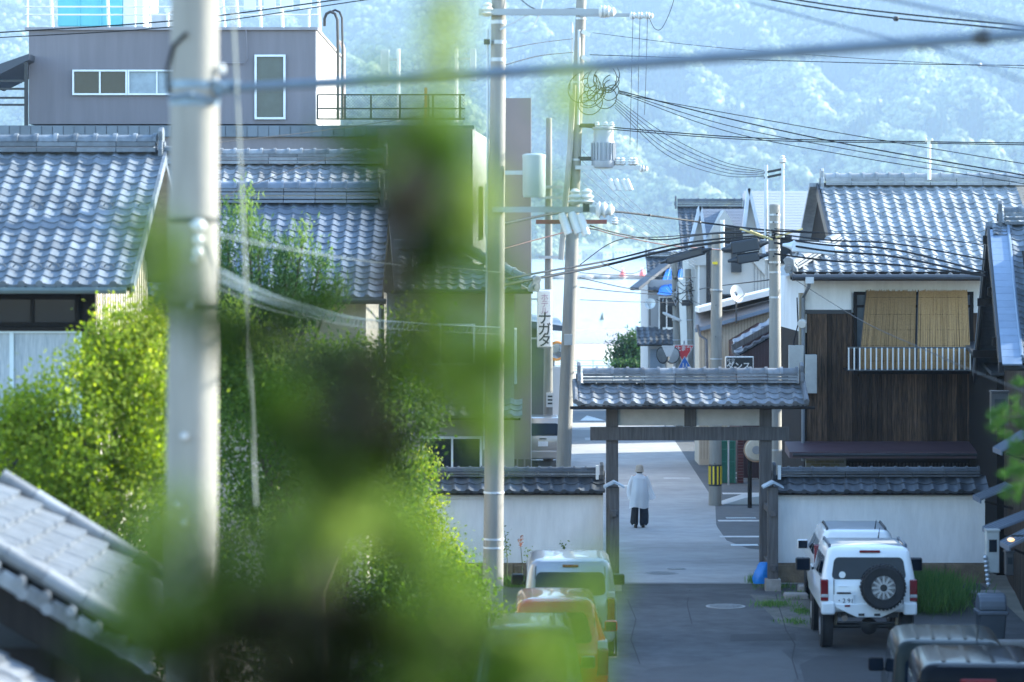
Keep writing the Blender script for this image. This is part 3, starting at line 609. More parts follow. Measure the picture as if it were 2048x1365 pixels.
# reed blinds
REED = mat("reed", (.15, .085, .03), .85, .35, 9, bump=.3, stretch=(14, 14, 3.2), rnd=.2, col2=(.52, .34, .15))
for k, (a, c, a2, c2) in enumerate(((1732, 1832, 1716, 1829), (1836, 1934, 1832, 1941))):
    top0, top1, bot0, bot1 = W(a, 583, 65.85), W(c, 583, 65.85), W(a2, 738, 65.35), W(c2, 738, 65.35)
    b = MB(); b.quad(top0, top1, bot1, bot0); bl = b.build("reed_blind", mat("reed_backing", (.13, .085, .04), .9), h, recalc=False)
    n = 96; rr = random.Random(k); b = MB()
    for i in range(n):
        f = (i + .5) / n; p = top0.lerp(top1, f) + Vector((rr.uniform(-.004, .004), -.01, rr.uniform(-.01, .04))); q = bot0.lerp(bot1, f) + Vector((rr.uniform(-.012, .012), -.012, rr.uniform(-.02, .02)))
        m_ = p.lerp(q, rr.uniform(.3, .7)) + Vector((rr.uniform(-.01, .01), -.006, 0)); b.tube([p, m_, q], .0088, 4, False)
    tag(b.build("reeds", REED, bl, recalc=False), kind='stuff')
    for z in (.08, .3, .5, .7, .9):
        MB().tube([top0.lerp(bot0, z) + Vector((0, -.022, 0)), top1.lerp(bot1, z) + Vector((0, -.022, 0))], .004, 4).build("binding_cord", WOOD_D, bl)
    MB().tube([top0 + Vector((0, -.02, .02)), bot0 + Vector((0, -.02, 0))], .012, 5).build("edge_binding", BLACKM, bl)
# balcony railing
ry = 65.15; rx0, rx1 = W(1697, 0, ry).x, W(1940, 0, ry).x; zt, zb_ = W(0, 696, ry).z, W(0, 740, ry).z
for z in (zt, zb_): MB().box(rx0 - .02, rx1 + .02, ry - .02, ry + .02, z - .02, z + .02).build("railing_bar", mat("railing_dark", (.07, .075, .08), .5), h)
bm_ = MB().box(-.014, .014, -.03, -.001, zb_, zt).mesh("baluster", mat("baluster_pale", (.60, .60, .58), .5))
for i in range(23): place(bm_, "baluster", h, Matrix.Translation((rx0 + (rx1 - rx0) * i / 22, ry - .02, 0)))
for x in (rx0, (rx0 + rx1) / 2, rx1): MB().box(x - .02, x + .02, ry, Yf, zb_ - .03, zb_ + .01).build("railing_bracket", BLACKM, h)
# lower canopy, brick panel and lattice front
b = MB(); b.prism([(W(1578, 0, 65).x, Yf, 3.02), (W(1578, 0, 65).x, 64.9, 2.86), (W(1578, 0, 65).x, 64.9, 2.72), (W(1578, 0, 65).x, Yf, 2.8)], (4.4, 0, 0)); b.build("canopy", mat("purple_brown_metal", (.085, .05, .062), .45, .12, 3, noise2=.1), h)
MB().tube([(6.1, 64.88, 2.80), (10.4, 64.88, 2.80)], .035, 8).build("gutter", BLACKM, h)
BR = mat("ochre_brick", (.11, .10, .045), .85, .3, 8, bump=.3, rnd=.35, col2=(.19, .165, .08)); MORT = mat("brick_mortar", (.22, .22, .20), .95)
bx0, bx1 = W(1612, 0, 65.8).x, W(1692, 0, 65.8).x
bw = MB().box(bx0, bx1, 65.8, 66.0, .4, 2.66).build("brick_panel", MORT, h)
brm = MB().box(-.098, .098, -.02, .03, -.026, .026).mesh("brick", BR)
rw = 0; z = 1.66
while z < 2.62:
    x = bx0 + .1 - (.1 if rw % 2 else 0)
    while x < bx1 - .04: 
        if x > bx0 + .05: place(brm, "brick", bw, Matrix.Translation((min(x, bx1 - .1), 65.79, z)))
        x += .212
    z += .066; rw += 1
lt = MB().box(bx1 + .05, 10.5, 65.95, 66.0, .4, 2.7).build("lattice_front", WOOD_D, h)
lm = MB().box(-.02, .02, -.03, .0, .4, 2.55).mesh("slat", mat("lattice_slat", (.035, .027, .028), .7, .3, 6, rnd=.3))
for i in range(46): place(lm, "slat", lt, Matrix.Translation((bx1 + .12 + i * .078, 65.94, 0)))
# boxes and pipes at its street corner
MB().box(6.10, 6.42, 65.7, 65.95, 4.25, 5.15).build("meter_box", mat("meter_grey", (.34, .35, .34), .6, .12, 5), h, bevel=.01)
MB().box(6.44, 6.70, 65.6, 65.9, 4.1, 4.95).build("meter_box", MATS["meter_grey"], h, bevel=.01)
MB().box(6.35, 6.47, 65.9, 66.2, 4.9, 6.3).build("corner_board", mat("tan_board", (.30, .26, .19), .8), h)
MB().tube([(6.28, 65.8, 6.2), (6.30, 65.8, 5.6), (6.2, 65.8, 5.2), (6.33, 65.8, 4.9)], .015, 6).build("corner_cable", RUBBER, h)
t = thing("flood_lamp", "small white floodlight on the charred house's street corner", "lamp", (6.42, 65.7, 5.7)); MB().lathe([(.03, 0), (.09, .05), (.1, .14), (.09, .15)], (6.42, 65.72, 5.68), Vector((-.4, -.8, -.4)), 12).build("housing", PORC, t, smooth=True); MB().box(6.40, 6.44, 65.7, 65.95, 5.67, 5.71).build("arm", STEEL, t)

# ------------------------------------------------------------------ side house whose gable closes the lot
h = thing("side_house", "brown board-clad house with blue-grey tiles and a dark open gable", "house", (9.1, 54, .6))
A = Vector((9.07, 57.2, 7.72)); u = Vector((.9934, -.1145, 0)); s_ = Vector((-.1145, -.9934, 0))
fr = s_ * 5.0 + Vector((0, 0, -2.42)); rr_ = fr.length; rows = 24
rf = tiled_slope(h, A + u * .42, u, fr, 8, rows, TILEB, .262, rr_ / rows)
for i in range(20):                                             # flat verge flashing, sheet by sheet
    q = A + u * .24 + fr.normalized() * ((i + .5) * rr_ / 20 * .985 + .3) + Vector((0, 0, .035)); n_ = u.cross(-fr).normalized()
    MB().obox(q, u, fr.normalized(), n_, .34, rr_ / 20 - .012, .03).build("verge_sheet", mat("blue_zinc", (.20, .26, .35), .4, .1, 5, metal=.25, rnd=.08), rf)
MB().tube([A + u * .42 + Vector((0, 0, .06)), A + u * .42 + fr * .99 + Vector((0, 0, .06))], .03, 6).build("verge_roll", MATS["blue_zinc"], rf)
for k in range(3): place(tile_mesh('plain', TILEB), "tile", rf, basis(u, -fr.normalized(), u.cross(-fr).normalized(), A + u * .12 + fr.normalized() * (.1 + k * .14) + Vector((0, 0, .05))) @ Matrix.Diagonal((1.2, .8, 1, 1)))
ridge(rf, A + u * .35, A + u * 2.6, TILEB, 3, .08, .30, ends=(True, False))
bk = -s_ * 6.6 + Vector((0, 0, -3.1)); MB().obox(A + u * 1.2 + bk * .5, u, bk.normalized(), u.cross(bk).normalized(), 2.4, bk.length, .1).build("rear_roof", TILEB, h)
MB().bar(A + u * .05 - Vector((0, 0, .10)), A + u * .05 + bk - Vector((0, 0, .10)), .06, .26).build("barge_board", BLACKM, h)
MB().bar(A + u * .02 - Vector((0, 0, .04)), A + u * .02 + bk - Vector((0, 0, .04)), .035, .05).build("barge_trim", mat("barge_trim_grey", (.16, .18, .2), .5), h)
MB().bar(A + u * .05 - Vector((0, 0, .12)), A + u * .05 + fr - Vector((0, 0, .12)), .06, .22).build("barge_board", BLACKM, h)
G0 = A + u * .62 + bk * .84; G1 = A + u * .62 + fr * .86                 # gable wall footprint from the back to the front
def gable_top(f):
    p = G0.lerp(G1, f); dd = (p - A).dot(s_); return (A.z - .2 - (dd * .484 if dd > 0 else -dd * .47))
planks(h, (G0.x, G0.y), (G1.x, G1.y), .55, 9, 44, PLANK2, name="gable_wall", zt=gable_top)
for f in (.12, .3, .5, .7, .88):                                       # purlin ends under the open gable
    p = A + u * .3 + (bk * (1 - f * 2) if f < .5 else fr * (f * 2 - 1)) - Vector((0, 0, .28)); MB().obox(p, u, s_, Z_, .7, .14, .16).build("purlin", WOOD_D, h)
F0 = G1; F1 = G1 + u * 3.0; planks(h, (F0.x, F0.y), (F1.x, F1.y), .55, 5.35, 22, PLANK2, name="front_wall")
MB().obox((G0 + G1) / 2 + u * 1.6 + Vector((0, 0, 3.0 - ((G0 + G1) / 2).z)), u, s_, Z_, 2.8, (G1 - G0).length * .96, 4.6).build("core_wall", WOOD_D, h)
gutter(h, A + fr + u * .1 + Vector((0, -.02, -.12)), A + fr + u * 2.6 + Vector((0, -.02, -.12)), BLACKM, .05)
MB().tube([A + fr + u * .75 + Vector((0, 0, -.15)), G1 + u * .5 + Vector((-.02, -.05, -.55)), (G1.x + .48, G1.y - .1, 2.5)], .05, 8).build("downpipe", BLACKM, h, smooth=True)
LD = planks(h, (G1.x - .02, G1.y), (8.25, 46.6), .5, 3.05, 34, PLANK2, name="annex_wall")
# little awnings along the board wall
AWN = mat("awning_zinc", (.11, .135, .18), .42, .12, 4, metal=.25)
names = ["small ribbed zinc awning above the meters, topmost on the board wall", "ribbed zinc awning nearest the plaster wall", "widest ribbed zinc awning over the meter box", "short zinc awning beside the lit lamp"]
for k, (px0, px1, py0, py1, d) in enumerate(((1995, 2040, 868, 902, 51.5), (1954, 2008, 972, 998, 56.0), (1974, 2046, 1030, 1062, 51.0), (2010, 2046, 1068, 1092, 48.0))):
    p0, p1 = W(px0, py1, d), W(px1, py0, d); x0, x1 = p0.x, p1.x + .1; z0, z1 = p0.z, p1.z
    t = thing("awning", names[k], "awning", (x1, d, z1), "zinc awnings on the board wall")
    b = MB(); b.prism([(x0, d - .45, z0), (x1, d - .45, z1), (x1, d - .45, z1 + .03), (x0, d - .45, z0 + .03)], (0, .9, 0)); b.build("sheet", AWN, t)
    for i in range(5): MB().bar((x0 - .005, d - .4 + i * .2, z0 + .035), (x1, d - .4 + i * .2, z1 + .04), .03, .02).build("rib", AWN, t)
    MB().box(x0 - .01, x0 + .01, d - .46, d + .46, z0 - .05, z0 + .035).build("drip_edge", AWN, t); MB().bar((x0 + .08, d - .4, z0 - .02), (x1, d - .4, z0 - .15), .03, .04).build("bracket", WOOD_D, t)
p = W(2022, 1080, 47.5); t = thing("porch_lamp", "small warm porch lamp glowing under the zinc awning", "lamp", tuple(p))
LM = bpy.data.materials.new("warm_lamp"); LM.use_nodes = True; e_ = LM.node_tree.nodes["Principled BSDF"]; e_.inputs["Emission Color"].default_value = (1, .55, .2, 1); e_.inputs["Emission Strength"].default_value = .35; e_.inputs["Base Color"].default_value = (.8, .6, .4, 1)
MB().lathe([(.02, -.03), (.05, -.02), (.06, .01), (.03, .03)], p, Z_, 12).build("globe", LM, t, smooth=True); MB().box(p.x, p.x + .2, p.y - .02, p.y + .02, p.z + .05, p.z + .08).build("arm", BLACKM, t)
# bin, meters, stones beside the wall
for k, (px, py0, py1, w, d, m_, nm, lb) in enumerate(((1984, 1062, 1145, .22, 50.5, "meter_grey", "meter_cabinet", "tall grey meter cabinet on the board wall above the bin"), (2018, 1105, 1150, .13, 47.6, "black_metal", "mailbox", "narrow dark mailbox on the board wall"), (1998, 785, 850, .30, 51.6, "black_metal", "air_unit", "dark box hung high on the board wall"))):
    a, c = W(px, py1, d), W(px, py0, d); t = thing(nm, lb, nm.replace("_", " "), (a.x, d, a.z)); MB().box(a.x - w / 2, a.x + w / 2, d - .1, d + .1, a.z, c.z).build("case", MATS[m_], t, bevel=.015); MB().box(a.x - w / 2 - .01, a.x + w / 2 + .01, d - .12, d + .1, c.z + .001, c.z + .03).build("cover", MATS[m_], t); MB().box(a.x - w * .3, a.x + w * .3, d - .106, d - .1, a.z + (c.z - a.z) * .5, a.z + (c.z - a.z) * .8).build("window", GLASS, t)
d = 50.0; bx = W(1982, 0, d).x
t = thing("wheelie_bin", "dark grey lidded dustbin standing against the board wall", "bin", (bx, d, .6)); BN = mat("bin_plastic", (.05, .06, .075), .45, .12, 5); BN2 = mat("bin_lid_plastic", (.10, .115, .14), .4, .1, 5)
b = MB(); b.add([(bx - .19, d - .19, .62), (bx + .19, d - .19, .62), (bx + .19, d + .19, .62), (bx - .19, d + .19, .62), (bx - .23, d - .23, 1.18), (bx + .23, d - .23, 1.18), (bx + .23, d + .23, 1.18), (bx - .23, d + .23, 1.18)], [(0, 1, 2, 3), (4, 5, 6, 7), (0, 1, 5, 4), (1, 2, 6, 5), (2, 3, 7, 6), (3, 0, 4, 7)]); b.build("body", BN, t, bevel=.03)
MB().box(bx - .26, bx + .26, d - .26, d + .26, 1.15, 1.22).build("rim", BN2, t, bevel=.02)
b = MB(); b.prism([(bx - .23, d - .23, 1.22)] + [(bx - .23, d - .23 * math.cos(a), 1.30 + .20 * math.sin(a)) for a in [math.pi * k / 8 for k in range(9)]] + [(bx - .23, d + .23, 1.22)], (.46, 0, 0)); b.build("lid", BN2, t, bevel=.03)
t = thing("drain_chain", "pale twisted rain chain hanging above the dustbin", "rain chain", (bx - .05, 50.3, 1.6)); 
for i in range(7): MB().lathe([(.02, 0), (.045, .05), (.02, .09)], (bx + .02 - .008 * i, 50.4, 1.55 + i * .075), Z_, 8).build("link", STEEL, t)
for k, (px, py, w, hh) in enumerate(((1965, 1190, .7, .14), (2010, 1300, .8, .22), (1592, 1190, .45, .1), (1622, 1176, .5, .12))):
    d = 6.6 * F / (py - 505) * .99; x = W(px, 0, d).x; t = MB().box(x - w / 2, x + w / 2, d - .2, d + .2, .55, .6 + hh).build("stone_step", CEDGE, None, bevel=.03)
    tag(t, ["flat pale stone slab beside the dustbin", "thick stone slab at the foot of the board wall", "small flat stone beside the gate post", "low stone slab under the plaster wall plinth"][k], "stone slab", "stone slabs beside the lot")
# ================================================================== TOWN: houses on the garden side
# tiled house with lace-curtained window
h = thing("tiled_house", "blue-tiled house with cream gable boards and a lace-curtained window", "house", (-7.5, 47, .6))
Rz, Ez = 8.80, 6.72; sl = Vector((0, -4.25, Ez - Rz)); rows = 20
rf = tiled_slope(h, (-5.62 - 15 * .268, 48.1, Rz), X_, sl, 15, rows, TILEB, .268, sl.length / rows, snow={8: 2, 17: 1})
ridge(rf, (-9.55, 48.1, Rz), (-5.72, 48.1, Rz), TILEB, 2, .09, .30)
MB().tube([(-5.68, 48.1, Rz + .05), (-5.42, 48.1, Rz + .03)], .075, 8).build("ridge_stub", TILEB, rf)
vs = MB().obox((0, 0, -.06), X_, Y_, Z_, .05, .245, .16).mesh("verge_tile", TILEB)
n_ = X_.cross(-sl).normalized()
for i in range(rows): place(vs, "verge_tile", rf, basis(X_, -sl.normalized(), n_, Vector((-5.575, 48.1, Rz)) + sl * ((i + .55) / rows) + n_ * .03) @ Matrix.Rotation(.09, 4, 'X'))
MB().obox((-7.6, 50.2, 7.76), X_, Vector((0, 4.25, -2.08)).normalized(), Vector((0, 2.08, 4.25)).normalized(), 4.0, 4.7, .12).build("rear_roof", TILEB, h)
MB().bar((-5.62, 48.05, Rz - .14), (-5.62, 43.95, Ez - .1), .04, .2).build("barge_board", mat("barge_brown", (.16, .10, .06), .8), h)
b = MB(); b.prism([(-6.3, 44.85, .6), (-6.3, 51.6, .6), (-6.3, 51.6, 6.9), (-6.3, 48.1, 8.6), (-6.3, 44.85, 7.0)], (-.12, 0, 0)); b.build("gable_wall", CREAM, h)
bd = MB().box(-.012, .012, -.012, .012, 0, 1).mesh("batten", CREAM)
for i in range(22):
    y = 45.0 + i * .3; z1 = 7.0 + (y - 44.85) * .49 if y < 48.1 else 8.6 - (y - 48.1) * .485
    place(bd, "batten", h, Matrix.Translation((-6.29, y, 3.0)) @ Matrix.Diagonal((1, 1, z1 - 3.0, 1)))
MB().box(-6.26, -6.18, 46.4, 46.9, 4.9, 5.75).build("gable_box", mat("board_worn", (.17, .12, .09), .8), h)
MB().box(-6.28, -5.75, 45.0, 47.4, 5.78, 5.84).build("gable_ledge", WOOD_D, h)
MB().box(-9.2, -6.42, 44.9, 51, .6, 6.8).build("core_wall", WOOD_D, h)
MB().box(-6.42, -6.25, 44.76, 44.9, .6, 6.75).build("corner_post", WOOD_D, h)
window(h, (-7.55, 44.84, 6.32), X_, 2.1, .46, WOOD_D, GLASS, 3, .06, .1, name="transom_window")
MB().box(-9.0, -6.42, 44.72, 44.86, 6.02, 6.08).build("lintel", WOOD_D, h)
LACE = mat("lace_curtain", (.55, .58, .60), .9, .28, 7, stretch=(6, 6, .5), col2=(.30, .34, .38))
window(h, (-7.50, 44.80, 5.35), X_, 2.1, 1.42, mat("white_sash", (.62, .70, .74), .4, .05, 3), LACE, 2, .07, .1)
b = MB(); n = 40
for i in range(n):
    x0 = -8.5 + i * .05; x1 = x0 + .05; y0 = 44.778 + .012 * math.sin(i * 1.3); y1 = 44.778 + .012 * math.sin((i + 1) * 1.3); b.quad((x0, y0, 4.72), (x1, y1, 4.72), (x1, y1, 6.0), (x0, y0, 6.0))
gutter(h, (-9.6, 43.82, Ez - .08), (-5.66, 43.82, Ez - .08), mat("gutter_green", (.10, .13, .13), .5), .05)

# two-tier tiled house behind the garden
h = thing("tiered_house", "grey tiled house with an upper and a lower roof behind the garden trees", "house", (-5, 60, .2))
rf = tiled_slope(h, (-2.80 - 20 * .268, 68.0, 9.20), X_, (0, -1.14, -.58), 20, 5, TILE, .268, .256)
ridge(rf, (-8.1, 68.0, 9.20), (-2.95, 68.0, 9.20), TILE, 3, .08, .3)
sl = Vector((0, -3.5, -1.78)); rows = 16
rf = tiled_slope(h, (-2.42 - 17 * .266, 58.2, 8.15), X_, sl, 17, rows, TILEP, .266, sl.length / rows, snow={9: 2}, name="lower_roof")
ridge(rf, (-6.9, 58.2, 8.15), (-2.6, 58.2, 8.15), TILEP, 4, .075, .34, step=.3)
MB().obox((-4.68, 60.0, 7.3), X_, Vector((0, 3.5, -1.78)).normalized(), Vector((0, 1.78, 3.5)).normalized(), 4.5, 3.9, .12).build("rear_roof", TILEP, h)
MB().box(-8.0, -2.95, 67.1, 70.5, .2, 8.75).build("upper_wall", mat("tan_plaster", (.36, .33, .27), .9, .08, 2), h)
MB().box(-6.9, -2.7, 55.2, 60.4, .4, 6.5).build("lower_wall", MATS["tan_plaster"], h)
MB().bar((-2.40, 58.2, 8.05), (-2.40, 54.75, 6.3), .05, .2).build("barge_board", WOOD_D, h)
window(h, (-4.6, 55.16, 4.8), X_, 2.4, 1.3, WOOD_D, GLASS, 3, .06)
gutter(h, (-7.0, 54.6, 6.3), (-2.3, 54.6, 6.3))

# small hipped house by the street
h = thing("hipped_house", "beige house with a sunlit hipped tile roof behind the slim pole", "house", (-1, 66, .1))
sl = Vector((0, -1.75, -.85)); 
rf = tiled_slope(h, (-2.5, 65.8, 7.25), X_, sl, 11, 8, TILE, .266, sl.length / 8, skip=lambda r, c: c > 4 + r * .85)
ridge(rf, (-1.15, 65.8, 7.27), (.42, 64.0, 6.44), TILE, 2, .06, .24, ends=(False, True)); ridge(rf, (-2.6, 65.8, 7.27), (-1.15, 65.8, 7.27), TILE, 2, .06, .26, ends=(False, False))
b = MB(); b.add([(-1.15, 65.8, 7.2), (.42, 64.0, 6.38), (.42, 69.5, 6.38), (-1.15, 68, 7.2)], [(0, 1, 2, 3)]); b.build("hip_slope", TILE, h, recalc=False)
MB().box(-2.7, .05, 64.9, 69, .0, 6.35).build("wall", mat("green_beige_wall", (.30, .29, .24), .9, .08, 2, noise2=.08), h)
gutter(h, (-2.6, 63.98, 6.36), (.45, 63.98, 6.36))
window(h, (-1.55, 64.86, 5.2), X_, 1.5, .9, ALUM, GLASSM, 2); window(h, (-1.3, 64.86, 2.6), X_, 1.3, 1.2, ALUM, GLASS, 2)
lr = tiled_slope(h, (-2.2, 64.85, 4.0), X_, (0, -.75, -.32), 9, 3, TILE, .266, .27, name="pent_roof")
MB().box(-.55, -.5, 63.2, 64.85, 0, 2.4).build("side_fence", BLACKM, h)
for i in range(6): MB().box(-.5 + i * .16, -.38 + i * .16, 66.4, 66.45, .1, 2.6).build("fence_board", mat("fence_brown", (.11, .09, .07), .8, rnd=.3), h)
window(h, (-.0 + .07, 66.5, 4.9), Y_, 1.6, 1.2, ALUM, GLASSM, 2)

# hotel: rendered block with rooftop penthouse
HG = mat("shaded_mauve_render", (.20, .185, .20), .9, .10, 1.6, bump=.1, bscale=30, noise2=.08, stretch=(2.5, 2.5, .18)); HG2 = mat("pale_render", (.62, .58, .54), .9, .05, 1, noise2=.06)  # mauve carries the front's shade, the pale copy the penthouse's sunlit side
h = thing("hotel_building", "hotel block toned mauve-grey for shade, with a rooftop penthouse and dark parapet", "building", (-8, 90, 0))
z0 = 10.85
MB().box(-13.75, -5.6, 85, 97, z0, 13.52).build("penthouse_wall", HG, h)
MB().box(-13.85, -5.52, 84.9, 97.1, 13.521, 13.6).build("penthouse_cap", mat("cap_grey", (.30, .29, .31), .8), h)
MB().box(-5.6, -5.57, 85.02, 96.98, z0, 13.52).build("sunlit_side", HG2, h)  # pale sheet paints sunlight on this side
MB().box(-20, -1.1, 83, 100, 0, 10.4).build("main_wall", HG, h)
MB().box(-20.1, -1.05, 82.9, 100.1, 10.4, 10.72).build("parapet", mat("parapet_slate", (.10, .125, .155), .6, .1, 2), h)
tcm = MB().box(-.14, .14, -.02, .01, 0, .3).mesh("parapet_tile", mat("parapet_tile_slate", (.12, .15, .185), .5, .1, 3, rnd=.12))
for i in range(62): place(tcm, "parapet_tile", h, Matrix.Translation((-19.8 + i * .3, 82.89, 10.41)))
window(h, (-11.72, 84.96, 12.03), X_, 1.56, .72, ALUM, GLASS, 2, .05, .12, name="strip_window"); window(h, (-10.1, 84.96, 12.03), X_, 1.66, .72, ALUM, mat("frosted_glass", (.30, .36, .40), .5, .2, 3), 2, .05, .12, name="strip_window")
window(h, (-6.88, 84.96, 11.9), X_, .88, 1.84, ALUM, mat("frosted_green_glass", (.05, .07, .07), .2), 1, .06, .12, name="tall_window")
for x in (-13.0, -10.4, -7.6): window(h, (x, 82.97, 8.6), X_, 1.7, 1.3, ALUM, GLASS, 2)
MB().tube([W(492, 60, 84.9), W(494, 118, 84.9), W(488, 127, 84.9), W(440, 127, 84.9)], .022, 6).build("conduit", HG, h)
b = MB(); b.prism([(-3.7, 82.4, 0), (-1.12, 82.4, 0), (-.62, 92, 0), (-3.7, 92, 0)], (0, 0, 10.62)); b.build("stair_tower", HG, h)
b = MB(); b.prism([(-1.105, 82.41, 5.0), (-.605, 92, 5.0), (-.585, 92, 5.0), (-1.085, 82.41, 5.0)], (0, 0, 5.6)); b.build("sunlit_side", mat("stair_side_sunlit", (.36, .36, .35), .85), h)  # paler strip paints sunlight on the stair tower's side
MB().box(-.62, .58, 92, 99, 0, 11.95).build("lift_tower", mat("brown_render", (.22, .185, .17), .85, .06, 1), h)
MB().box(.581, .60, 92.02, 99, 0, 11.95).build("corner_trim", HG2, h)
for z in (8.4, 5.4): window(h, (-1.02 + .28, 86.0, z), Y_, 2.2, 1.5, ALUM, GLASSM, 2)
# rooftop plant
t = thing("water_tank", "turquoise panel water tank on the hotel's rooftop", "water tank", (-12.6, 92, 13.6)); TK = mat("turquoise_panel", (.16, .50, .55), .5, .06, 2); TW = mat("tank_white", (.74, .76, .74), .5, .06, 2)
for x in (-13.3, -12.3, -11.4): MB().box(x - .15, x + .15, 90.2, 93.6, 13.55, 13.9).build("footing", BLACKM, t)
MB().box(-13.75, -11.05, 90.0, 93.8, 13.9, 14.0).build("base_frame", STEEL, t)
MB().box(-13.7, -11.75, 90.05, 93.7, 14.0, 16.2).build("tank_body", TK, t, bevel=.04); MB().box(-11.749, -11.1, 90.1, 93.7, 14.0, 16.2).build("sunlit_side_panel", TW, t, bevel=.04)  # white panel paints the tank's sunlit side
for x in (-13.05, -12.4): MB().box(x - .02, x + .02, 90.0, 90.06, 14.02, 16.2).build("panel_flange", TK, t)
t = thing("pipe_trestle", "white pipe rails and signboard trestle over the hotel's penthouse", "trestle", (-9.5, 88, 13.6)); PW = mat("white_pipe", (.70, .70, .67), .5, .06, 3)
for i, (px, lean) in enumerate(((55, 0), (98, 8), (212, 6), (270, 0), (300, 0), (440, 10), (465, 14), (515, 8), (560, 6), (618, 0), (634, 6))):
    a = W(px + lean, 62, 86.5); c = W(px, -60, 86.5); MB().tube([(a.x, 86.5, 13.58), (c.x, 86.5, 15.6)], .05 if lean else .035, 6).build("pipe_leg", PW, t)
for y in (14, 30): 
    a, c = W(50, y, 86.4), W(640, y, 86.4); MB().tube([a, c], .025, 6).build("pipe_rail", PW, t)
for i, px in enumerate((500, 540, 575, 612)): a = W(px, 0, 86.3); MB().box(a.x - .17, a.x + .17, 86.2, 86.25, W(0, 20, 86.3).z, 16).build("sign_letter_back", TW, t)
t = thing("plant_unit", "pale pump unit with pipes on the penthouse beside the water tank", "pump unit", (-10.3, 89, 13.6)); MB().box(-10.75, -10.0, 88.6, 89.6, 13.62, 14.3).build("case", mat("unit_grey", (.45, .47, .48), .5), t, bevel=.03); MB().tube([(-11.2, 88.5, 13.7), (-10.2, 88.5, 13.7), (-10.2, 88.5, 14.3), (-10.05, 88.5, 14.4)], .06, 8).build("pipe", PW, t, smooth=True); MB().lathe([(.25, 0), (.25, .1)], (-10.1, 88.9, 14.35), Z_, 12).build("fan_cover", PW, t)
t = thing("vent_pipe", "black swan-neck vent pipe on the hotel's sunlit side", "vent pipe", (-5.2, 90, 10.8)); q = [W(649, 53, 88), W(649, 38, 88), W(653, 28, 88), W(661, 24, 88), W(670, 28, 88), W(675, 40, 88), W(676, 100, 88), W(676, 240, 88)]
MB().tube(q, .045, 8).build("pipe", BLACKM, t, smooth=True); MB().tube([p + Vector((.13, .1, .06)) for p in q[2:]], .035, 8).build("pipe", BLACKM, t, smooth=True)
t = thing("duct_pipe", "pinkish drain duct beside the black vent pipe", "pipe", (-5.1, 91, 10.8)); MB().tube([W(676, 84, 90), W(684, 88, 90), W(687, 100, 90), W(687, 240, 90)], .06, 8).build("pipe", mat("duct_pink", (.50, .40, .37), .6), t, smooth=True); MB().box(-5.3, -5.1, 89.9, 90.1, 12.2, 12.3).build("clip", STEEL, t)
t = thing("roof_fence", "black chain-link fence along the hotel's roof edge", "fence", (-3.8, 84, 10.7)); fy = 84.0
x0, x1 = W(635, 0, fy).x, W(930, 0, fy).x; zt, zl = W(0, 190, fy).z, W(0, 240, fy).z
for px in (635, 690, 742, 800, 857, 866, 920): MB().box(W(px, 0, fy).x - .025, W(px, 0, fy).x + .025, fy - .025, fy + .025, zl, zt).build("post", BLACKM, t)
for z in (zt, (zt + zl) / 2 - .04, zl + .02): MB().box(x0, x1, fy - .02, fy + .02, z - .02, z + .02).build("rail", BLACKM, t)
b = MB(); hh = zt - zl; k = x0 - hh
while k < x1:
    for sg in (1, -1):
        a = Vector((k if sg > 0 else k + hh, fy, zl)); c = Vector((k + hh if sg > 0 else k, fy, zt))
        def clip(p, q): 
            if p.x > q.x: p, q = q, p
            if q.x <= x0 or p.x >= x1: return None
            f = lambda x: p + (q - p) * ((x - p.x) / (q.x - p.x)); return f(max(p.x, x0)), f(min(q.x, x1))
        r_ = clip(a, c)
        if r_ and (r_[0] - r_[1]).length > .02: b.tube(r_, .005, 3, False)
    k += .09
tag(b.build("wire_mesh", BLACKM, t, recalc=False), kind='stuff')
for k, (px, y0, y1, py, lab) in enumerate(((770, 100, 172, 797, "white panel antenna with its mast on the hotel roof behind the fence"), (946, 98, 162, 913, "slim panel antenna with its mast near the stair tower"))):
    d = 86 + k * 3; t = thing("panel_antenna", lab, "antenna", tuple(W(py, 245, d)), "panel antennas on the hotel roof"); c = W(px, 0, d).x
    MB().tube([W(py, 245, d), W(py, 98, d)], .05, 8).build("mast", PW, t); MB().box(c - .12 + .03 * k, c + .12 - .03 * k, d - .08, d + .08, W(0, y1, d).z, W(0, y0, d).z).build("panel", mat("antenna_grey", (.50, .52, .53), .5), t, bevel=.02)
    for yy in (y0 + 20, y1 - 15): z = W(0, yy, d).z; MB().box(min(c, W(py, 0, d).x), max(c, W(py, 0, d).x), d - .03, d + .03, z - .03, z + .03).build("bracket", STEEL, t)
MB().box(-2.5, -2.42, 85.2, 85.3, 10.7, 11.9).build("roof_post", mat("rust_orange", (.45, .16, .06), .7), h)
h2 = thing("rooftop_shed", "dark open shed with a sloping roof beside the penthouse", "shed", (-14.3, 84, 10.7))
b = MB(); b.prism([W(-40, 168, 84), W(58, 120, 84), W(58, 108, 84), W(-40, 142, 84)], (0, 4, 0)); b.build("roof", mat("shed_slate", (.05, .06, .08), .5), h2)
for px in (52, -30): MB().box(W(px, 0, 84).x - .05, W(px, 0, 84).x + .05, 84, 84.1, 10.7, W(0, 125, 84).z).build("post", BLACKM, h2)
for yy in (162, 178, 196, 210): MB().box(W(-40, 0, 84).x, W(56, 0, 84).x, 84.02, 84.06, W(0, yy, 84).z - .03, W(0, yy, 84).z + .03).build("rail", BLACKM, h2)

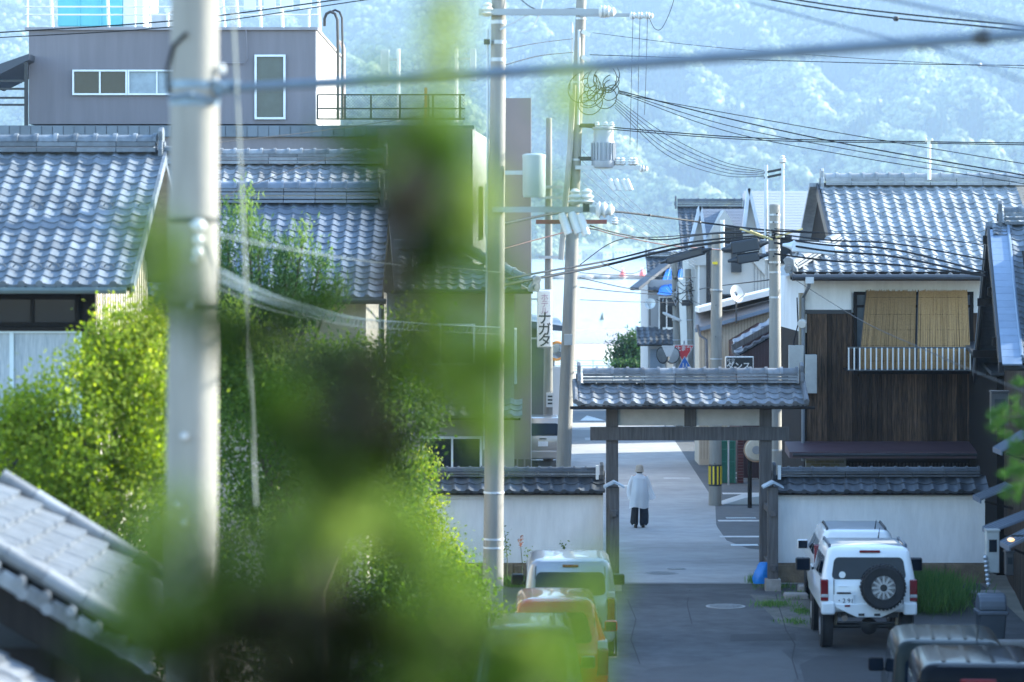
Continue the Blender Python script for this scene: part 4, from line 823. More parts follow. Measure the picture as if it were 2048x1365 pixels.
# hotel sign
t = thing("hotel_sign", "tall white projecting hotel sign with black and pink katakana", "sign", tuple(W(1089, 695, 101)))
a, c = W(1075, 695, 101), W(1103, 581, 101)
MB().box(a.x, c.x, 100.9, 101.15, a.z, c.z).build("sign_case", mat("sign_white", (.78, .78, .76), .4, .04, 3), t, bevel=.05)
MB().box(a.x - .02, c.x + .02, 100.95, 101.10, a.z - .03, c.z + .03).build("sign_frame", STEEL, t, bevel=.05)
PK = mat("sign_pink", (.42, .24, .36), .6); BK = mat("sign_black", (.03, .035, .04), .6); xm = (a.x + c.x) / 2
for i, ch in enumerate("ホテル"): text(ch, .27, PK, t, (xm, 100.885, W(0, 596 + i * 13.5, 101).z), X_, Z_)
for i, ch in enumerate("ナガタ"): text(ch, .46, BK, t, (xm, 100.885, W(0, 638 + i * 22.5, 101).z), X_, Z_, bold=.007)
for z in (a.z + .3, c.z - .3): MB().box(a.x - .35, a.x, 101.0, 101.05, z - .03, z + .03).build("bracket", STEEL, t)

# low buildings at the end of the street, garden side
h = thing("corner_shop", "dark low shop with a pale signboard at the end of the street", "building", (1.2, 112, 0)); 
MB().box(-2.0, 1.45, 110, 122, 0, 4.6).build("wall", mat("shop_dark", (.10, .105, .10), .8, .1, 1), h); b = MB(); b.prism([(-2.2, 109.5, 4.6), (1.9, 109.5, 4.3), (1.9, 109.5, 4.5), (-2.2, 109.5, 5.1)], (0, 13, 0)); b.build("roof", TILED, h)
window(h, (1.46, 112, 1.4), Y_, 1.6, 2.2, ALUM, GLASS, 2); MB().box(1.46, 2.2, 109.6, 109.75, .9, 3.0).build("pale_panel", HG2, h)
t = thing("round_mirror", "orange-rimmed round traffic mirror behind the leaning pole", "mirror", tuple(W(1113, 720, 112))); p = W(1113, 702, 112)
MB().lathe([(.36, 0), (.38, .04), (.34, .06)], p, Vector((.35, -1, -.1)), 24).build("rim", mat("mirror_orange", (.75, .30, .06), .5), t); MB().lathe([(.31, .055), (.2, .075), (.02, .085)], p, Vector((.35, -1, -.1)), 24).build("mirror_face", mat("mirror_glass", (.8, .82, .83), .08, 0.02, 1, metal=.9), t, smooth=True); MB().tube([p + Vector((-.1, .1, -3.2)), p + Vector((-.1, .1, .3))], .04, 8).build("post", STEEL, t)

# ================================================================== TOWN: houses on the other side of the street
def gable(h, x0, x1, y0, y1, ze, zr, axis, m, over=.4, th=.12, name="roof"):
    """two sloping slabs over a box; axis = direction of the ridge"""
    b = MB()
    if axis == 'X':
        ym = (y0 + y1) / 2
        for yy in (y0 - over, y1 + over):
            k = (yy - ym) / ((y0 if yy < ym else y1) - ym); ze2 = zr - (zr - ze) * k
            b.add([(x0 - over, ym, zr), (x1 + over, ym, zr), (x1 + over, yy, ze2), (x0 - over, yy, ze2), (x0 - over, ym, zr + th), (x1 + over, ym, zr + th), (x1 + over, yy, ze2 + th), (x0 - over, yy, ze2 + th)], [(0, 1, 2, 3), (4, 5, 6, 7), (0, 1, 5, 4), (1, 2, 6, 5), (2, 3, 7, 6), (3, 0, 4, 7)])
    else:
        xm = (x0 + x1) / 2
        for xx in (x0 - over, x1 + over):
            k = (xx - xm) / ((x0 if xx < xm else x1) - xm); ze2 = zr - (zr - ze) * k
            b.add([(xm, y0 - over, zr), (xm, y1 + over, zr), (xx, y1 + over, ze2), (xx, y0 - over, ze2), (xm, y0 - over, zr + th), (xm, y1 + over, zr + th), (xx, y1 + over, ze2 + th), (xx, y0 - over, ze2 + th)], [(0, 1, 2, 3), (4, 5, 6, 7), (0, 1, 5, 4), (1, 2, 6, 5), (2, 3, 7, 6), (3, 0, 4, 7)])
    return b.build(name, m, h)
def gable_walls(h, x0, x1, y0, y1, zb, ze, zr, axis, m, name="wall"):
    b = MB()
    if axis == 'X': b.prism([(x0, y0, zb), (x0, y1, zb), (x0, y1, ze), (x0, (y0 + y1) / 2, zr), (x0, y0, ze)], (x1 - x0, 0, 0))
    else: b.prism([(x0, y0, zb), (x1, y0, zb), (x1, y0, ze), ((x0 + x1) / 2, y0, zr), (x0, y0, ze)], (0, y1 - y0, 0))
    return b.build(name, m, h)
def siding(h, wall, x0, x1, y, z0, z1, n, m):
    me = MB().box(-.012, .012, -.012, 0, z0, z1).mesh("siding_rib", m)
    for i in range(n + 1): place(me, "siding_rib", wall, Matrix.Translation((x0 + (x1 - x0) * i / n, y - .002, 0)))
SLATE = mat("slate_sheet", (.33, .34, .37), .55, .10, 2, stretch=(1, 8, 8), noise2=.08); SLATED = mat("dark_slate_sheet", (.13, .145, .175), .5, .12, 2, stretch=(1, 8, 8))
SID = mat("grey_cream_siding", (.46, .45, .42), .8, .05, 2, noise2=.05)
def slate_rows(roof, xa, xb, ya, za, yb, zb, n, m):
    """thin overlapping slate courses from the ridge (ya, za) down to the eave (yb, zb)"""
    me = None; d = Vector((0, yb - ya, zb - za)); L = d.length / n; nn = X_.cross(-d).normalized(); d.normalize()
    me = MB().obox((0, 0, 0), X_, Y_, Z_, xb - xa, L * 1.05, .02).mesh("slate_course", m)
    for i in range(n): place(me, "slate_course", roof, basis(X_, -d, nn, Vector(((xa + xb) / 2, ya, za)) + d * (L * (i + .5)) + nn * .022) @ Matrix.Rotation(-.035, 4, 'X'))
# tall cream house
h = thing("cream_house", "tall cream-sided house with pale slate roofs beyond the charred house", "house", (10, 118, 0)); d = 115
def hx(px, dd=d): return W(px, 0, dd).x
def hzv(py, dd=d): return W(0, py, dd).z
w_ = MB().box(hx(1392), hx(1640), d, d + 9, 0, hzv(520)).build("wall", SID, h); siding(h, w_, hx(1394), hx(1560), d, 0, hzv(520), 26, mat("siding_joint", (.24, .24, .23), .8))
gable_walls(h, hx(1392), hx(1392) + 2.2, d - .02, d + 5, 0, hzv(512), hzv(420), 'Y', SID, "gable_wall")
# steep front gable ends with slate slopes facing us
r1 = MB().obox(((hx(1500) + hx(1640)) / 2 + .6, d + 2.0, hzv(447)), X_, Vector((0, -3.4, hzv(505) - hzv(385))).normalized(), Vector((0, 2.6, 3.4)).normalized(), hx(1640) - hx(1500) + 1.2, 4.2, .1).build("roof", SLATE, h)
slate_rows(r1, hx(1502), hx(1640) + 1, d + 3.6, hzv(380), d + .2, hzv(500) - .1, 22, SLATE)
r2 = MB().obox(((hx(1400) + hx(1497)) / 2 + .2, d + 1.2, hzv(455)), X_, Vector((0, -2.2, -1.1)).normalized(), Vector((0, 1.1, 2.2)).normalized(), hx(1497) - hx(1400), 2.6, .1).build("lower_roof", SLATED, h)
slate_rows(r2, hx(1400), hx(1500), d + 2.3, hzv(418), d - .1, hzv(492), 12, SLATED)
for (pa, pb, pc) in (((1378, 500), (1400, 416), (1412, 500)), ((1486, 470), (1497, 380), (1530, 520))):
    a, b0, c = [W(p[0], p[1], d - .15) for p in (pa, pb, pc)]
    b = MB(); b.prism([a, b0, c, Vector((c.x, c.y, c.z - .6)), Vector((a.x, a.y, a.z - .6))], (0, .5, 0)); b.build("gable_end", SID, h)
    for p, q in ((a, b0), (b0, c)): MB().bar(p + Vector((0, -.05, .05)), q + Vector((0, -.05, .05)), .12, .5, up=Y_).build("barge_board", mat("pale_barge", (.45, .50, .56), .5), h)
for (px, py, w, hh) in ((1470, 480, .9, 1.0), (1560, 500, .9, 1.1), (1440, 620, 1.0, 1.2)): window(h, (hx(px), d - .03, hzv(py)), X_, w, hh, BLACKM, GLASS, 2)
MB().box(hx(1462), hx(1482), d - .3, d - .02, hzv(545), hzv(478)).build("dark_bay", BLACKM, h)
for px in (1397, 1414, 1418, 1423): MB().tube([(hx(px), d - .08, 0), (hx(px), d - .08, hzv(500))], .035, 6).build("downpipe", BLACKM if px > 1400 else PW, h)
# dark-tiled house behind it
h = thing("dark_tiled_house", "house with near-black roof tiles behind the cream house", "house", (9, 134, 0)); d = 128
MB().box(hx(1370, d), hx(1500, d), d + .6, d + 9, 0, hzv(560, d)).build("wall", SID, h)
r_ = tiled_slope(h, (hx(1366, d), d + 4.4, hzv(412, d)), X_, (0, -4.0, -2.7), 11, 20, TILED, .27, .24, eave=True)
ridge(r_, (hx(1366, d), d + 4.4, hzv(412, d)), (hx(1500, d), d + 4.4, hzv(412, d)), TILED, 3, .09, .32)
# house with the blue tarpaulin
h = thing("tarped_house", "shoreside house with a blue tarpaulin over its damaged tile roof", "house", (8, 142, 0)); d = 138
X0, X1 = hx(1296, d), hx(1420, d)
MB().box(X0, X1, d, d + 8, 0, hzv(560, d)).build("wall", mat("shore_house_wall", (.34, .33, .33), .85, .06, 1), h)
MB().box(hx(1323, d), hx(1400, d), d - .1, d, .2, hzv(598, d)).build("white_front", PLAST, h)
sl = Vector((0, -2.6, hzv(585, d) - hzv(520, d)))
r_ = tiled_slope(h, (hx(1296, d) , d + 2.4, hzv(515, d)), X_, sl, 11, 11, TILED, .27, sl.length / 11)
ridge(r_, (hx(1300, d), d + 2.4, hzv(515, d)), (hx(1420, d), d + 2.4, hzv(515, d)), TILED, 2, .08, .3)
MB().bar((hx(1268, d), d - .6, hzv(578, d)), (hx(1334, d), d + 1.4, hzv(530, d)), .5, .14).build("verge", TILED, h)
t_ = MB(); gxn = 10; gyn = 8; V_ = []; F_ = []
for j in range(gyn + 1):
    for i in range(gxn + 1):
        f, k = i / gxn, j / gyn; p = Vector((hx(1313 + 22 * (1 - k), d) + f * (hx(1412, d) - hx(1313 + 22 * (1 - k), d)), d + 1.9, hzv(528, d))) + sl * (.28 + k * .74); n_ = Vector((0, -sl.z, 2.6)).normalized() * -1 if False else Vector((0, sl.z, 2.6)).normalized()
        V_.append(p + n_ * (.13 + .05 * math.sin(i * 1.7 + j) + .04 * math.cos(j * 2.1)))
for j in range(gyn):
    for i in range(gxn): q = j * (gxn + 1) + i; F_.append((q, q + 1, q + gxn + 2, q + gxn + 1))
t_.add(V_, F_); tp = thing("blue_tarpaulin", "bright blue tarpaulin sheet spread over the damaged roof", "tarpaulin", tuple(V_[0])); t_.build("sheet", mat("tarp_blue", (.03, .16, .55), .45, .2, 1.5), tp, smooth=True, recalc=False)
for i in (1, 4, 7): MB().tube([V_[i] + Vector((0, 0, .05)), V_[len(V_) - 11 + i] + Vector((0, -.1, -.35))], .012, 4).build("tie_rope", WIREW, tp)
pr = tiled_slope(h, (hx(1272, d), d, hzv(655, d)), X_, (0, -1.5, -.75), 9, 5, TILED, .27, .33, name="pent_roof")
window(h, (hx(1333, d), d - .13, hzv(628, d)), X_, .75, 1.6, PLAST, GLASS, 2, .06)
MB().box(hx(1325, d), hx(1345, d), d - .22, d - .1, hzv(668, d), hzv(655, d)).build("sill_box", PLAST, h)
MB().box(hx(1302, d), hx(1330, d), d - .6, d, 0, hzv(700, d)).build("porch_wall", mat("porch_blue_grey", (.25, .29, .34), .7), h)
sl_ = MB().box(-.26, .26, -.02, .02, -.05, .05).mesh("louvre", mat("louvre_blue", (.16, .20, .26), .5))
for i in range(9): place(sl_, "louvre", h, Matrix.Translation((hx(1306, d) + .1, d - .63, hzv(736, d) + i * .105)))
for k, (px, py, r, dd, dx, lb) in enumerate(((1300, 608, .26, 136, .3, "round satellite dish on the tarped house's corner"), (1473, 588, .30, 100.2, -.6, "oval white satellite dish on the beige shed roof"))):
    p = W(px, py, dd); t = thing("satellite_dish", lb, "satellite dish", tuple(p), "satellite dishes"); ax = Vector((-.25 if k == 0 else .75, -.9, .3))
    MB().lathe([(.02, -.09), (r * .4, -.07), (r * .75, -.025), (r * .4 + r * .6, .02), (r * .98, .03), (r * .72, -.005), (r * .3, -.05)], p, ax, 24, caps=False).build("dish", PORC, t, smooth=True)
    MB().tube([p + ax.normalized() * .45 + Vector((0, 0, -.1)), p + Vector((0, 0, -r * .8))], .02, 6).build("feed_arm", STEEL, t); MB().tube([p + Vector((.0, .15, -1.0)), p + Vector((0, .12, 0))], .03, 6).build("mast", BLACKM, t)
# beige sided shed with long lean-to roof
h = thing("beige_shed", "long beige-sided building with a gently sloping metal roof", "building", (9.5, 102, 0)); d = 101
b = MB(); b.prism([W(1398, 655, d), W(1580, 598, d), W(1650, 600, d), W(1650, 931, d), W(1398, 931, d)], (0, 2.4, 0)); w_ = b.build("wall", mat("beige_siding", (.47, .43, .35), .8, .05, 3), h)
me_ = MB().box(-.01, .01, -.012, 0, 0, 1).mesh("siding_rib", mat("beige_rib", (.30, .27, .22), .8))
for i in range(30):
    px = 1402 + i * 6.2; z1 = hzv(655 - (px - 1398) * .313 + 4, d) if px < 1580 else hzv(602, d); place(me_, "siding_rib", w_, Matrix.Translation((hx(px, d), d - .002, .2)) @ Matrix.Diagonal((1, 1, z1 - .2, 1)))
b = MB(); b.prism([W(1398, 616, d), W(1398, 626, d), W(1580, 582, d), W(1580, 570, d)], (0, 2.3, 0)); b.build("roof_edge", PW, h)
b = MB(); b.prism([W(1390, 660, d - .4), W(1590, 603, d - .4), W(1590, 574, d + 2), W(1392, 626, d + 2)], (0, .05, .06)); b.build("roof", mat("brown_metal_sheet", (.17, .155, .15), .5, .1, 2), h)
MB().bar(W(1390, 662, d - .45), W(1592, 605, d - .45), .12, .12).build("fascia", mat("fascia_blue", (.13, .18, .25), .5), h)
MB().tube([W(1395, 650, d - .5), W(1400, 672, d - .5), W(1412, 680, d - .5), W(1414, 760, d - .5)], .05, 8).build("downpipe", mat("rain_grey", (.12, .13, .15), .4), h, smooth=True)
# burgundy shed with a sloping tile edge
h = thing("burgundy_shed", "dark burgundy shed under a mossy sloping tile roof", "shed", (8.2, 95, 0)); d = 95
b = MB(); b.prism([W(1485, 692, d), W(1545, 655, d), W(1605, 655, d), W(1605, 958, d), W(1485, 958, d)], (0, 6, 0)); w_ = b.build("wall", mat("burgundy_metal", (.045, .018, .022), .5, .12, 3), h)
me_ = MB().box(-.012, .012, -.015, 0, 0, 1).mesh("wall_rib", MATS["burgundy_metal"])
for i in range(14): px = 1488 + i * 6; place(me_, "wall_rib", w_, Matrix.Translation((hx(px, d), d - .002, .1)) @ Matrix.Diagonal((1, 1, hzv(690 - max(0, min(60, px - 1485)) * .6, d) - .1, 1)))
us = (W(1572, 628, d - .3) - W(1465, 690, d - .3)); r_ = tiled_slope(h, W(1465, 682, d + .9), us, Vector((0, -1.0, -.42)), 6, 4, TILEP, us.length / 6, .28)
MB().bar(W(1465, 696, d - .35), W(1575, 636, d - .35), .12, .18).build("fascia", WOOD_G, h)
MB().tube([W(1464, 694, d - .4), W(1466, 706, d - .4), W(1478, 712, d - .4), W(1481, 725, d - .4), W(1481, 900, d - .4)], .04, 8).build("downpipe", mat("rain_grey2", (.10, .105, .11), .4), h, smooth=True)
# dance sign
p0, p1 = W(1452, 741, 92), W(1486, 715, 92); t = thing("dance_sign", "small black sign with white lettering beside the burgundy shed", "sign", tuple(p0))
MB().box(p0.x, p1.x + .3, 91.95, 92.05, p0.z, p1.z).build("board", mat("sign_board_black", (.012, .014, .015), .4), t, bevel=.03); MB().box(p0.x - .03, p1.x + .33, 91.97, 92.03, p0.z - .03, p1.z + .03).build("border", PORC, t, bevel=.03)
text("社交", .125, PORC, t, (p0.x + .15, 91.945, p1.z - .1), X_, Z_); text("ダンス", .25, PORC, t, (p0.x + .38, 91.945, p0.z + .12), X_, Z_, bold=.006)
MB().tube([(p0.x + .1, 92.05, p0.z), (p0.x + .1, 92.3, p0.z - .2), (p0.x + .1, 92.3, 0)], .03, 6).build("stand", STEEL, t)
# maroon brick pillar, green mesh bin shelter, big tyre-like reel, concrete ramp
d = 93; t = thing("brick_pillar", "maroon brick pillar beside the green netted cage", "pillar", (hx(1482, d), d, 0)); MB().box(hx(1475, d), hx(1487, d), d, d + .25, 0, hzv(860, d)).build("core", mat("maroon_mortar", (.16, .12, .12), .9), t)
bm_ = MB().box(-.085, .085, -.02, .02, -.035, .035).mesh("brick", mat("maroon_brick", (.10, .03, .03), .8, .2, 5, rnd=.3))
for i in range(18): place(bm_, "brick", t, Matrix.Translation((hx(1481, d), d - .01, .06 + i * .09)))
t = thing("netted_cage", "green netted rubbish cage at the side of the parking bay", "rubbish cage", (hx(1458, d), d, 0)); GN_ = mat("green_net", (.02, .12, .08), .7, .2, 9)
MB().box(hx(1443, d), hx(1470, d), d + .02, d + .7, .02, hzv(884, d)).build("net", GN_, t); 
for px in (1442, 1470): MB().box(hx(px, d) - .02, hx(px, d) + .02, d, d + .04, 0, hzv(882, d)).build("post", mat("green_post", (.03, .16, .11), .5), t)
for py in (925, 900, 884): MB().box(hx(1442, d), hx(1470, d), d - .01, d + .015, hzv(py, d), hzv(py, d) + .03).build("rail", MATS["green_post"], t)
b = MB(); b.prism([(W(1444, 0, 85).x, 85, 0.01), (W(1516, 0, 85).x + .5, 85, 0.01), (W(1516, 0, 85).x + .5, 85, .30), (W(1490, 0, 85).x, 85, .22)], (0, 1.2, 0)); tag(b.build("concrete_ramp", mat("ramp_concrete", (.42, .43, .43), .9, .08, 3), None, bevel=.02), "pale concrete wedge ramp beside the striped pole", "ramp")
d = 84; p = W(1500, 915, d); t = thing("shop_lantern", "large cream round signboard half hidden behind the gate post", "sign", (p.x, p.y, 0)); MB().lathe([(.02, -.1), (.28, -.08), (.34, 0), (.28, .08), (.02, .1)], W(1512, 900, d), Y_, 28).build("disc", mat("disc_cream", (.50, .42, .32), .5, .15, 4), t, smooth=True); MB().lathe([(.12, -.14), (.11, -.1)], W(1512, 900, d), Y_, 20).build("hub", mat("hub_grey", (.25, .24, .24), .5), t); MB().lathe([(.35, -.03), (.35, .03)], W(1512, 900, d), Y_, 28).build("rim", mat("rim_rust", (.40, .24, .14), .6), t); MB().tube([(p.x, p.y + .1, 0), (p.x, p.y + .1, 1.4)], .06, 8).build("post", WOOD_D, t)
# ================================================================== POLES, WIRES, SIGNS
def pole(label, px0, py0, px1, py1, d, r0, r1, base_z, m=CONC, extra_top=None, group="concrete utility poles"):
    a, b_ = W(px0, py0, d), W(px1, py1, d); dirn = (a - b_); k = (base_z - b_.z) / dirn.z; base = b_ + dirn * k
    t = thing("utility_pole", label, "utility pole", tuple(base), group)
    rb = r1 + (r1 - r0) * (0 - k) if False else r1 * 1.04
    MB().tube([base, base.lerp(a, .33), base.lerp(a, .66), a], [rb, rb + (r0 - rb) * .33, rb + (r0 - rb) * .66, r0], 20).build("shaft", m, t, smooth=50)
    MB().lathe([(r0, 0), (r0 * .9, .03), (.02, .04)], a, Z_, 16).build("cap", m, t)
    return t, base, a
def on(base, top, z): k = (z - base.z) / (top.z - base.z); return base.lerp(top, k)
def band(t, base, top, z, r, h=.05, m=STEEL, name="band"): p = on(base, top, z); MB().lathe([(r, -h / 2), (r, h / 2)], p, top - base, 20).build(name, m, t, smooth=50)
def insulator(parent, p, ax=Z_, s=1.0):
    MB().lathe([(.02 * s, -.06 * s), (.05 * s, -.05 * s), (.085 * s, -.02 * s), (.05 * s, 0), (.08 * s, .03 * s), (.045 * s, .06 * s), (.06 * s, .09 * s), (.02 * s, .12 * s)], p, ax, 12).build("insulator", PORC, parent, smooth=True)
def fuse(parent, p, ax, s=1.0):
    MB().lathe([(.05 * s, -.2 * s), (.075 * s, -.19 * s), (.075 * s, .15 * s), (.055 * s, .2 * s)], p, ax, 12).build("fuse_cutout", PORC, parent, smooth=40)

# near pole
P1, b1, t1 = pole("thick concrete pole close by, crossed by the heavy cable", 392, -300, 383, 1130, 18.0, .140, .160, gz(18))
for py in (170, 205): band(P1, b1, t1, W(0, py, 18).z, .150, .045, mat("band_blue_steel", (.18, .24, .30), .45, .1, 4, metal=.5))
p = on(b1, t1, W(0, 176, 18).z); MB().obox(p + Vector((.2, -.05, 0)), X_, Y_, Z_, .16, .06, .08).build("clamp", MATS["band_blue_steel"], P1, bevel=.01); MB().tube([p + Vector((.12, -.1, .04)), p + Vector((.2, -.12, .0)), p + Vector((.13, -.1, -.09)), p + Vector((0, -.17, -.05)), p + Vector((-.14, -.1, -.07))], .018, 6).build("eye_bolt", MATS["band_blue_steel"], P1, smooth=True)
insulator(P1, p + Vector((.17, -.05, .1)), Z_, .35)
for py, dx in ((870, -.03), (1003, -.06), (1042, -.02), (450, 0.02), (520, .03), (610, 0)): q = on(b1, t1, W(0, py, 18).z); MB().lathe([(.022, 0), (.022, .03), (.01, .035)], q + Vector((dx, -.155, 0)), Vector((0, -1, 0)), 8).build("step_bolt", STEEL, P1)
for py in (440, 610): band(P1, b1, t1, W(0, py, 18).z, .156, .03, BLACKM)
for py, s in ((452, .5), (480, .4), (505, .4)): insulator(P1, on(b1, t1, W(0, py, 18).z) + Vector((.05, -.17, 0)), Vector((.3, -1, 0)), s)
MB().tube([on(b1, t1, W(0, 190, 18).z) + Vector((-.15, -.05, 0)), on(b1, t1, W(0, 140, 18).z) + Vector((-.16, -.06, 0)), on(b1, t1, W(0, 95, 18).z) + Vector((-.12, -.1, 0)), on(b1, t1, W(0, 70, 18).z) + Vector((-.03, -.16, 0))], .012, 6).build("loop_cable", RUBBER, P1, smooth=True)
# slim pole beside the parked cars
P2, b2, t2 = pole("slim concrete pole rising behind the parked cars by the hedge", 1000, -260, 986, 1180, 48, .105, .168, .6)
for py in (985, 1078, 1095, 45, 85, 120): band(P2, b2, t2, W(0, py, 48).z, .17 if py > 500 else .125, .03 if py > 500 else .06, WIREW if py > 500 else STEEL)
z = W(0, 26, 48).z; MB().box(W(958, 0, 48).x, W(1215, 0, 48).x, 47.82, 47.9, z - .05, z + .05).build("cross_arm", mat("arm_galvanised", (.32, .34, .355), .5, .06, 3, metal=.3), P2)
for px in (975, 1206, 1212): insulator(P2, W(px, 24, 47.86), X_ if px > 1200 else Z_, 1.3)
MB().bar(W(1000, 60, 47.86), W(1060, 28, 47.86), .03, .03).build("arm_brace", STEEL, P2)
z = W(0, 420, 48).z; MB().box(W(985, 0, 48).x, W(1195, 0, 48).x, 47.84, 47.92, z - .045, z + .045).build("cross_arm", MATS["arm_galvanised"], P2)
for px, py in ((1150, 400), (1174, 400)): insulator(P2, W(px, py, 47.88), Z_, 1.5)
insulator(P2, W(1203, 420, 47.88), X_, 1.7); MB().box(W(1172, 0, 48).x - .05, W(1172, 0, 48).x + .05, 47.8, 47.96, z - .03, z + .1).build("arm_clamp", BLACKM, P2)
for px, py in ((1130, 448), (1150, 446), (1166, 450)): fuse(P2, W(px, py, 47.8), Vector((-.35, 0, 1)), .9)
MB().lathe([(.17, 0), (.185, .04), (.185, .62), (.19, .64), (.19, .68), (.12, .70)], W(1068, 395, 47.9), Z_, 20).build("transformer_can", mat("can_pale_green", (.36, .41, .385), .45, .05, 3), P2, smooth=40); MB().box(W(1010, 0, 48).x, W(1050, 0, 48).x, 47.88, 47.94, W(0, 350, 48).z, W(0, 342, 48).z).build("can_bracket", STEEL, P2)
MB().box(W(968, 0, 48).x, W(980, 0, 48).x, 47.85, 47.95, W(0, 90, 48).z, W(0, 80, 48).z).build("junction_box", BLACKM, P2)
MB().tube([W(975, 60, 48), W(976, 400, 48), W(968, 900, 48)], .02, 6).build("conduit", WIREW, P2)
# leaning pole with the round transformer
P3, b3, t3 = pole("leaning concrete pole carrying a ribbed transformer and coiled cables", 1166, -90, 1127, 935, 72, .115, .185, .15)
for py in (20, 38, 165, 320, 610, 685): band(P3, b3, t3, W(0, py, 72).z, .16 if py > 300 else .135, .05)
MB().tube([W(1147, 170, 71.8), W(1140, 300, 71.8), W(1122, 520, 71.8)], .07, 8).build("conduit", mat("conduit_brown", (.33, .31, .28), .7), P3)
MB().tube([W(1158, 60, 71.7), W(1157, 250, 71.7)], .035, 6).build("steel_strut", STEEL, P3); MB().tube([W(1144, 45, 71.7), W(1143, 190, 71.7)], .03, 6).build("steel_strut", STEEL, P3)
p = W(1207, 336, 71.9)
MB().lathe([(.27, 0), (.29, .03), (.29, .16), (.27, .17), (.27, .62), (.24, .66), (.24, .92), (.27, .93), (.27, .98), (.1, 1.0)], p, Z_, 24).build("transformer", mat("transformer_grey", (.30, .32, .355), .45, .05, 3), P3, smooth=40)
rb = MB().box(.268, .305, -.012, .012, .18, .6).mesh("cooling_fin", MATS["transformer_grey"])
for k in range(20): place(rb, "cooling_fin", P3, Matrix.Translation(p) @ Matrix.Rotation(k * math.pi / 10, 4, 'Z'))
for dx in (-.15, .05, .2): insulator(P3, p + Vector((dx, -.1, 1.0)), Z_, .9)
for py in (252, 318): MB().box(W(1155, 0, 72).x, W(1190, 0, 72).x, 71.88, 71.94, W(0, py + 4, 72).z, W(0, py - 4, 72).z).build("transformer_bracket", BLACKM, P3)
z = W(0, 336, 72).z; MB().box(W(1150, 0, 72).x, W(1292, 0, 72).x, 71.75, 71.83, z - .045, z + .045).build("cross_arm", STEEL, P3)
for px in (1236, 1245, 1262, 1270): insulator(P3, W(px, 326, 71.8), Z_, 1.1)
insulator(P3, W(1284, 338, 71.8), X_, 1.2)
for px in (1224, 1236, 1250, 1258): fuse(P3, W(px, 370, 71.8), Vector((-.4, 0, 1)), .75)
z = W(0, 32, 72).z; MB().box(W(1160, 0, 72).x, W(1300, 0, 72).x, 71.77, 71.83, z - .04, z + .04).build("cross_arm", MATS["arm_galvanised"], P3)
for px in (1265, 1280, 1295): insulator(P3, W(px, 32, 71.75), X_, 1.2)
z = W(0, 444, 72).z; MB().box(W(1072, 0, 72).x, W(1214, 0, 72).x, 72.1, 72.2, z - .05, z + .05).build("cross_arm", mat("rust_red_arm", (.22, .07, .055), .7), P3)
insulator(P3, W(1230, 445, 72), Z_, 1.1)
for py in (67, 118): MB().obox(W(1172, py, 71.7), Vector((1, 0, -.5)).normalized(), Y_, Vector((.5, 0, 1)).normalized(), .22, .05, .1).build("rack_clamp", PORC, P3)
MB().box(W(1128, 0, 72).x, W(1144, 0, 72).x, 71.65, 71.75, W(0, 690, 72).z, W(0, 668, 72).z).build("pole_box", mat("box_grey", (.42, .42, .40), .6), P3)
rr = random.Random(4)
for k in range(16):
    c = W(1200 + rr.uniform(-34, 22), 185 + rr.uniform(-30, 24), 71.6 + rr.uniform(-.2, .3)); R = rr.uniform(.16, .42); n1_ = Vector((rr.uniform(-.5, .5), 1, rr.uniform(-.5, .5))).normalized(); e1 = n1_.orthogonal().normalized(); e2 = n1_.cross(e1)
    MB().tube([c + (e1 * math.cos(a) + e2 * math.sin(a) * .85) * R for a in [2 * math.pi * i / 20 for i in range(20 - rr.randint(0, 5))]], .011, 5).build("cable_coil", RUBBER, P3, smooth=True)
# pole carrying the hotel sign
P4, b4, t4 = pole("thin concrete pole holding the hotel sign, beside the parked wagon", 1098, 238, 1096, 838, 103, .10, .17, 0)
for py in (375, 396, 515): z = W(0, py, 103).z; MB().box(W(1078, 0, 103).x, W(1125, 0, 103).x, 102.8, 102.88, z - .05, z + .05).build("cross_arm", STEEL, P4)
a = W(1100, 800, 102.8); MB().box(a.x - .13, a.x + .13, 102.7, 102.76, a.z - .25, a.z + .25).build("notice_plate", PORC, P4)
for i, dy in enumerate((-.12, 0, .12)): MB().box(a.x - .08, a.x + .08, 102.69, 102.7, a.z + dy - .03, a.z + dy + .03).build("notice_mark", BK, P4)
YEL = mat("guard_yellow", (.80, .58, .02), .5, .05, 4)
for k in range(4): MB().lathe([(.178, 0), (.178, .45)], Vector((b4.x, b4.y, .5)) , Z_, 16).build("guard_band", YEL, P4) if k == 0 else None
# striped pole at the parking bay
P5, b5, t5 = pole("concrete pole with a black and yellow striped guard by the parking bay", 1434, 470, 1430, 1008, 85, .150, .178, gz(85))
MB().tube([W(1445, 500, 84.8), W(1445, 440, 84.8)], .06, 8).build("top_pipe", PW, P5)
zz0, zz1 = W(0, 972, 85).z, W(0, 929, 85).z; pb = on(b5, t5, zz0)
MB().lathe([(.186, 0), (.186, zz1 - zz0)], pb, Z_, 24).build("striped_guard", BLACKM, P5, smooth=50)
ss = MB().box(-.022, .022, -.196, -.186, .05, zz1 - zz0 - .05).mesh("yellow_stripe", YEL)
for k in range(10): place(ss, "yellow_stripe", P5, Matrix.Translation(pb) @ Matrix.Rotation((k + .5) * math.pi / 5, 4, 'Z'))
for py in (498, 580, 718): band(P5, b5, t5, W(0, py, 85).z, .182, .04)
MB().box(W(1424, 0, 85).x, W(1434, 0, 85).x, 84.75, 84.82, W(0, 529, 85).z, W(0, 524, 85).z).build("yellow_tag", YEL, P5)
for k in range(6): q = on(b5, t5, 1.2 + k * .9); MB().lathe([(.014, 0), (.014, .03)], q + Vector((-.03, -.178, 0)), Vector((0, -1, 0)), 6).build("step_hole", BLACKM, P5)
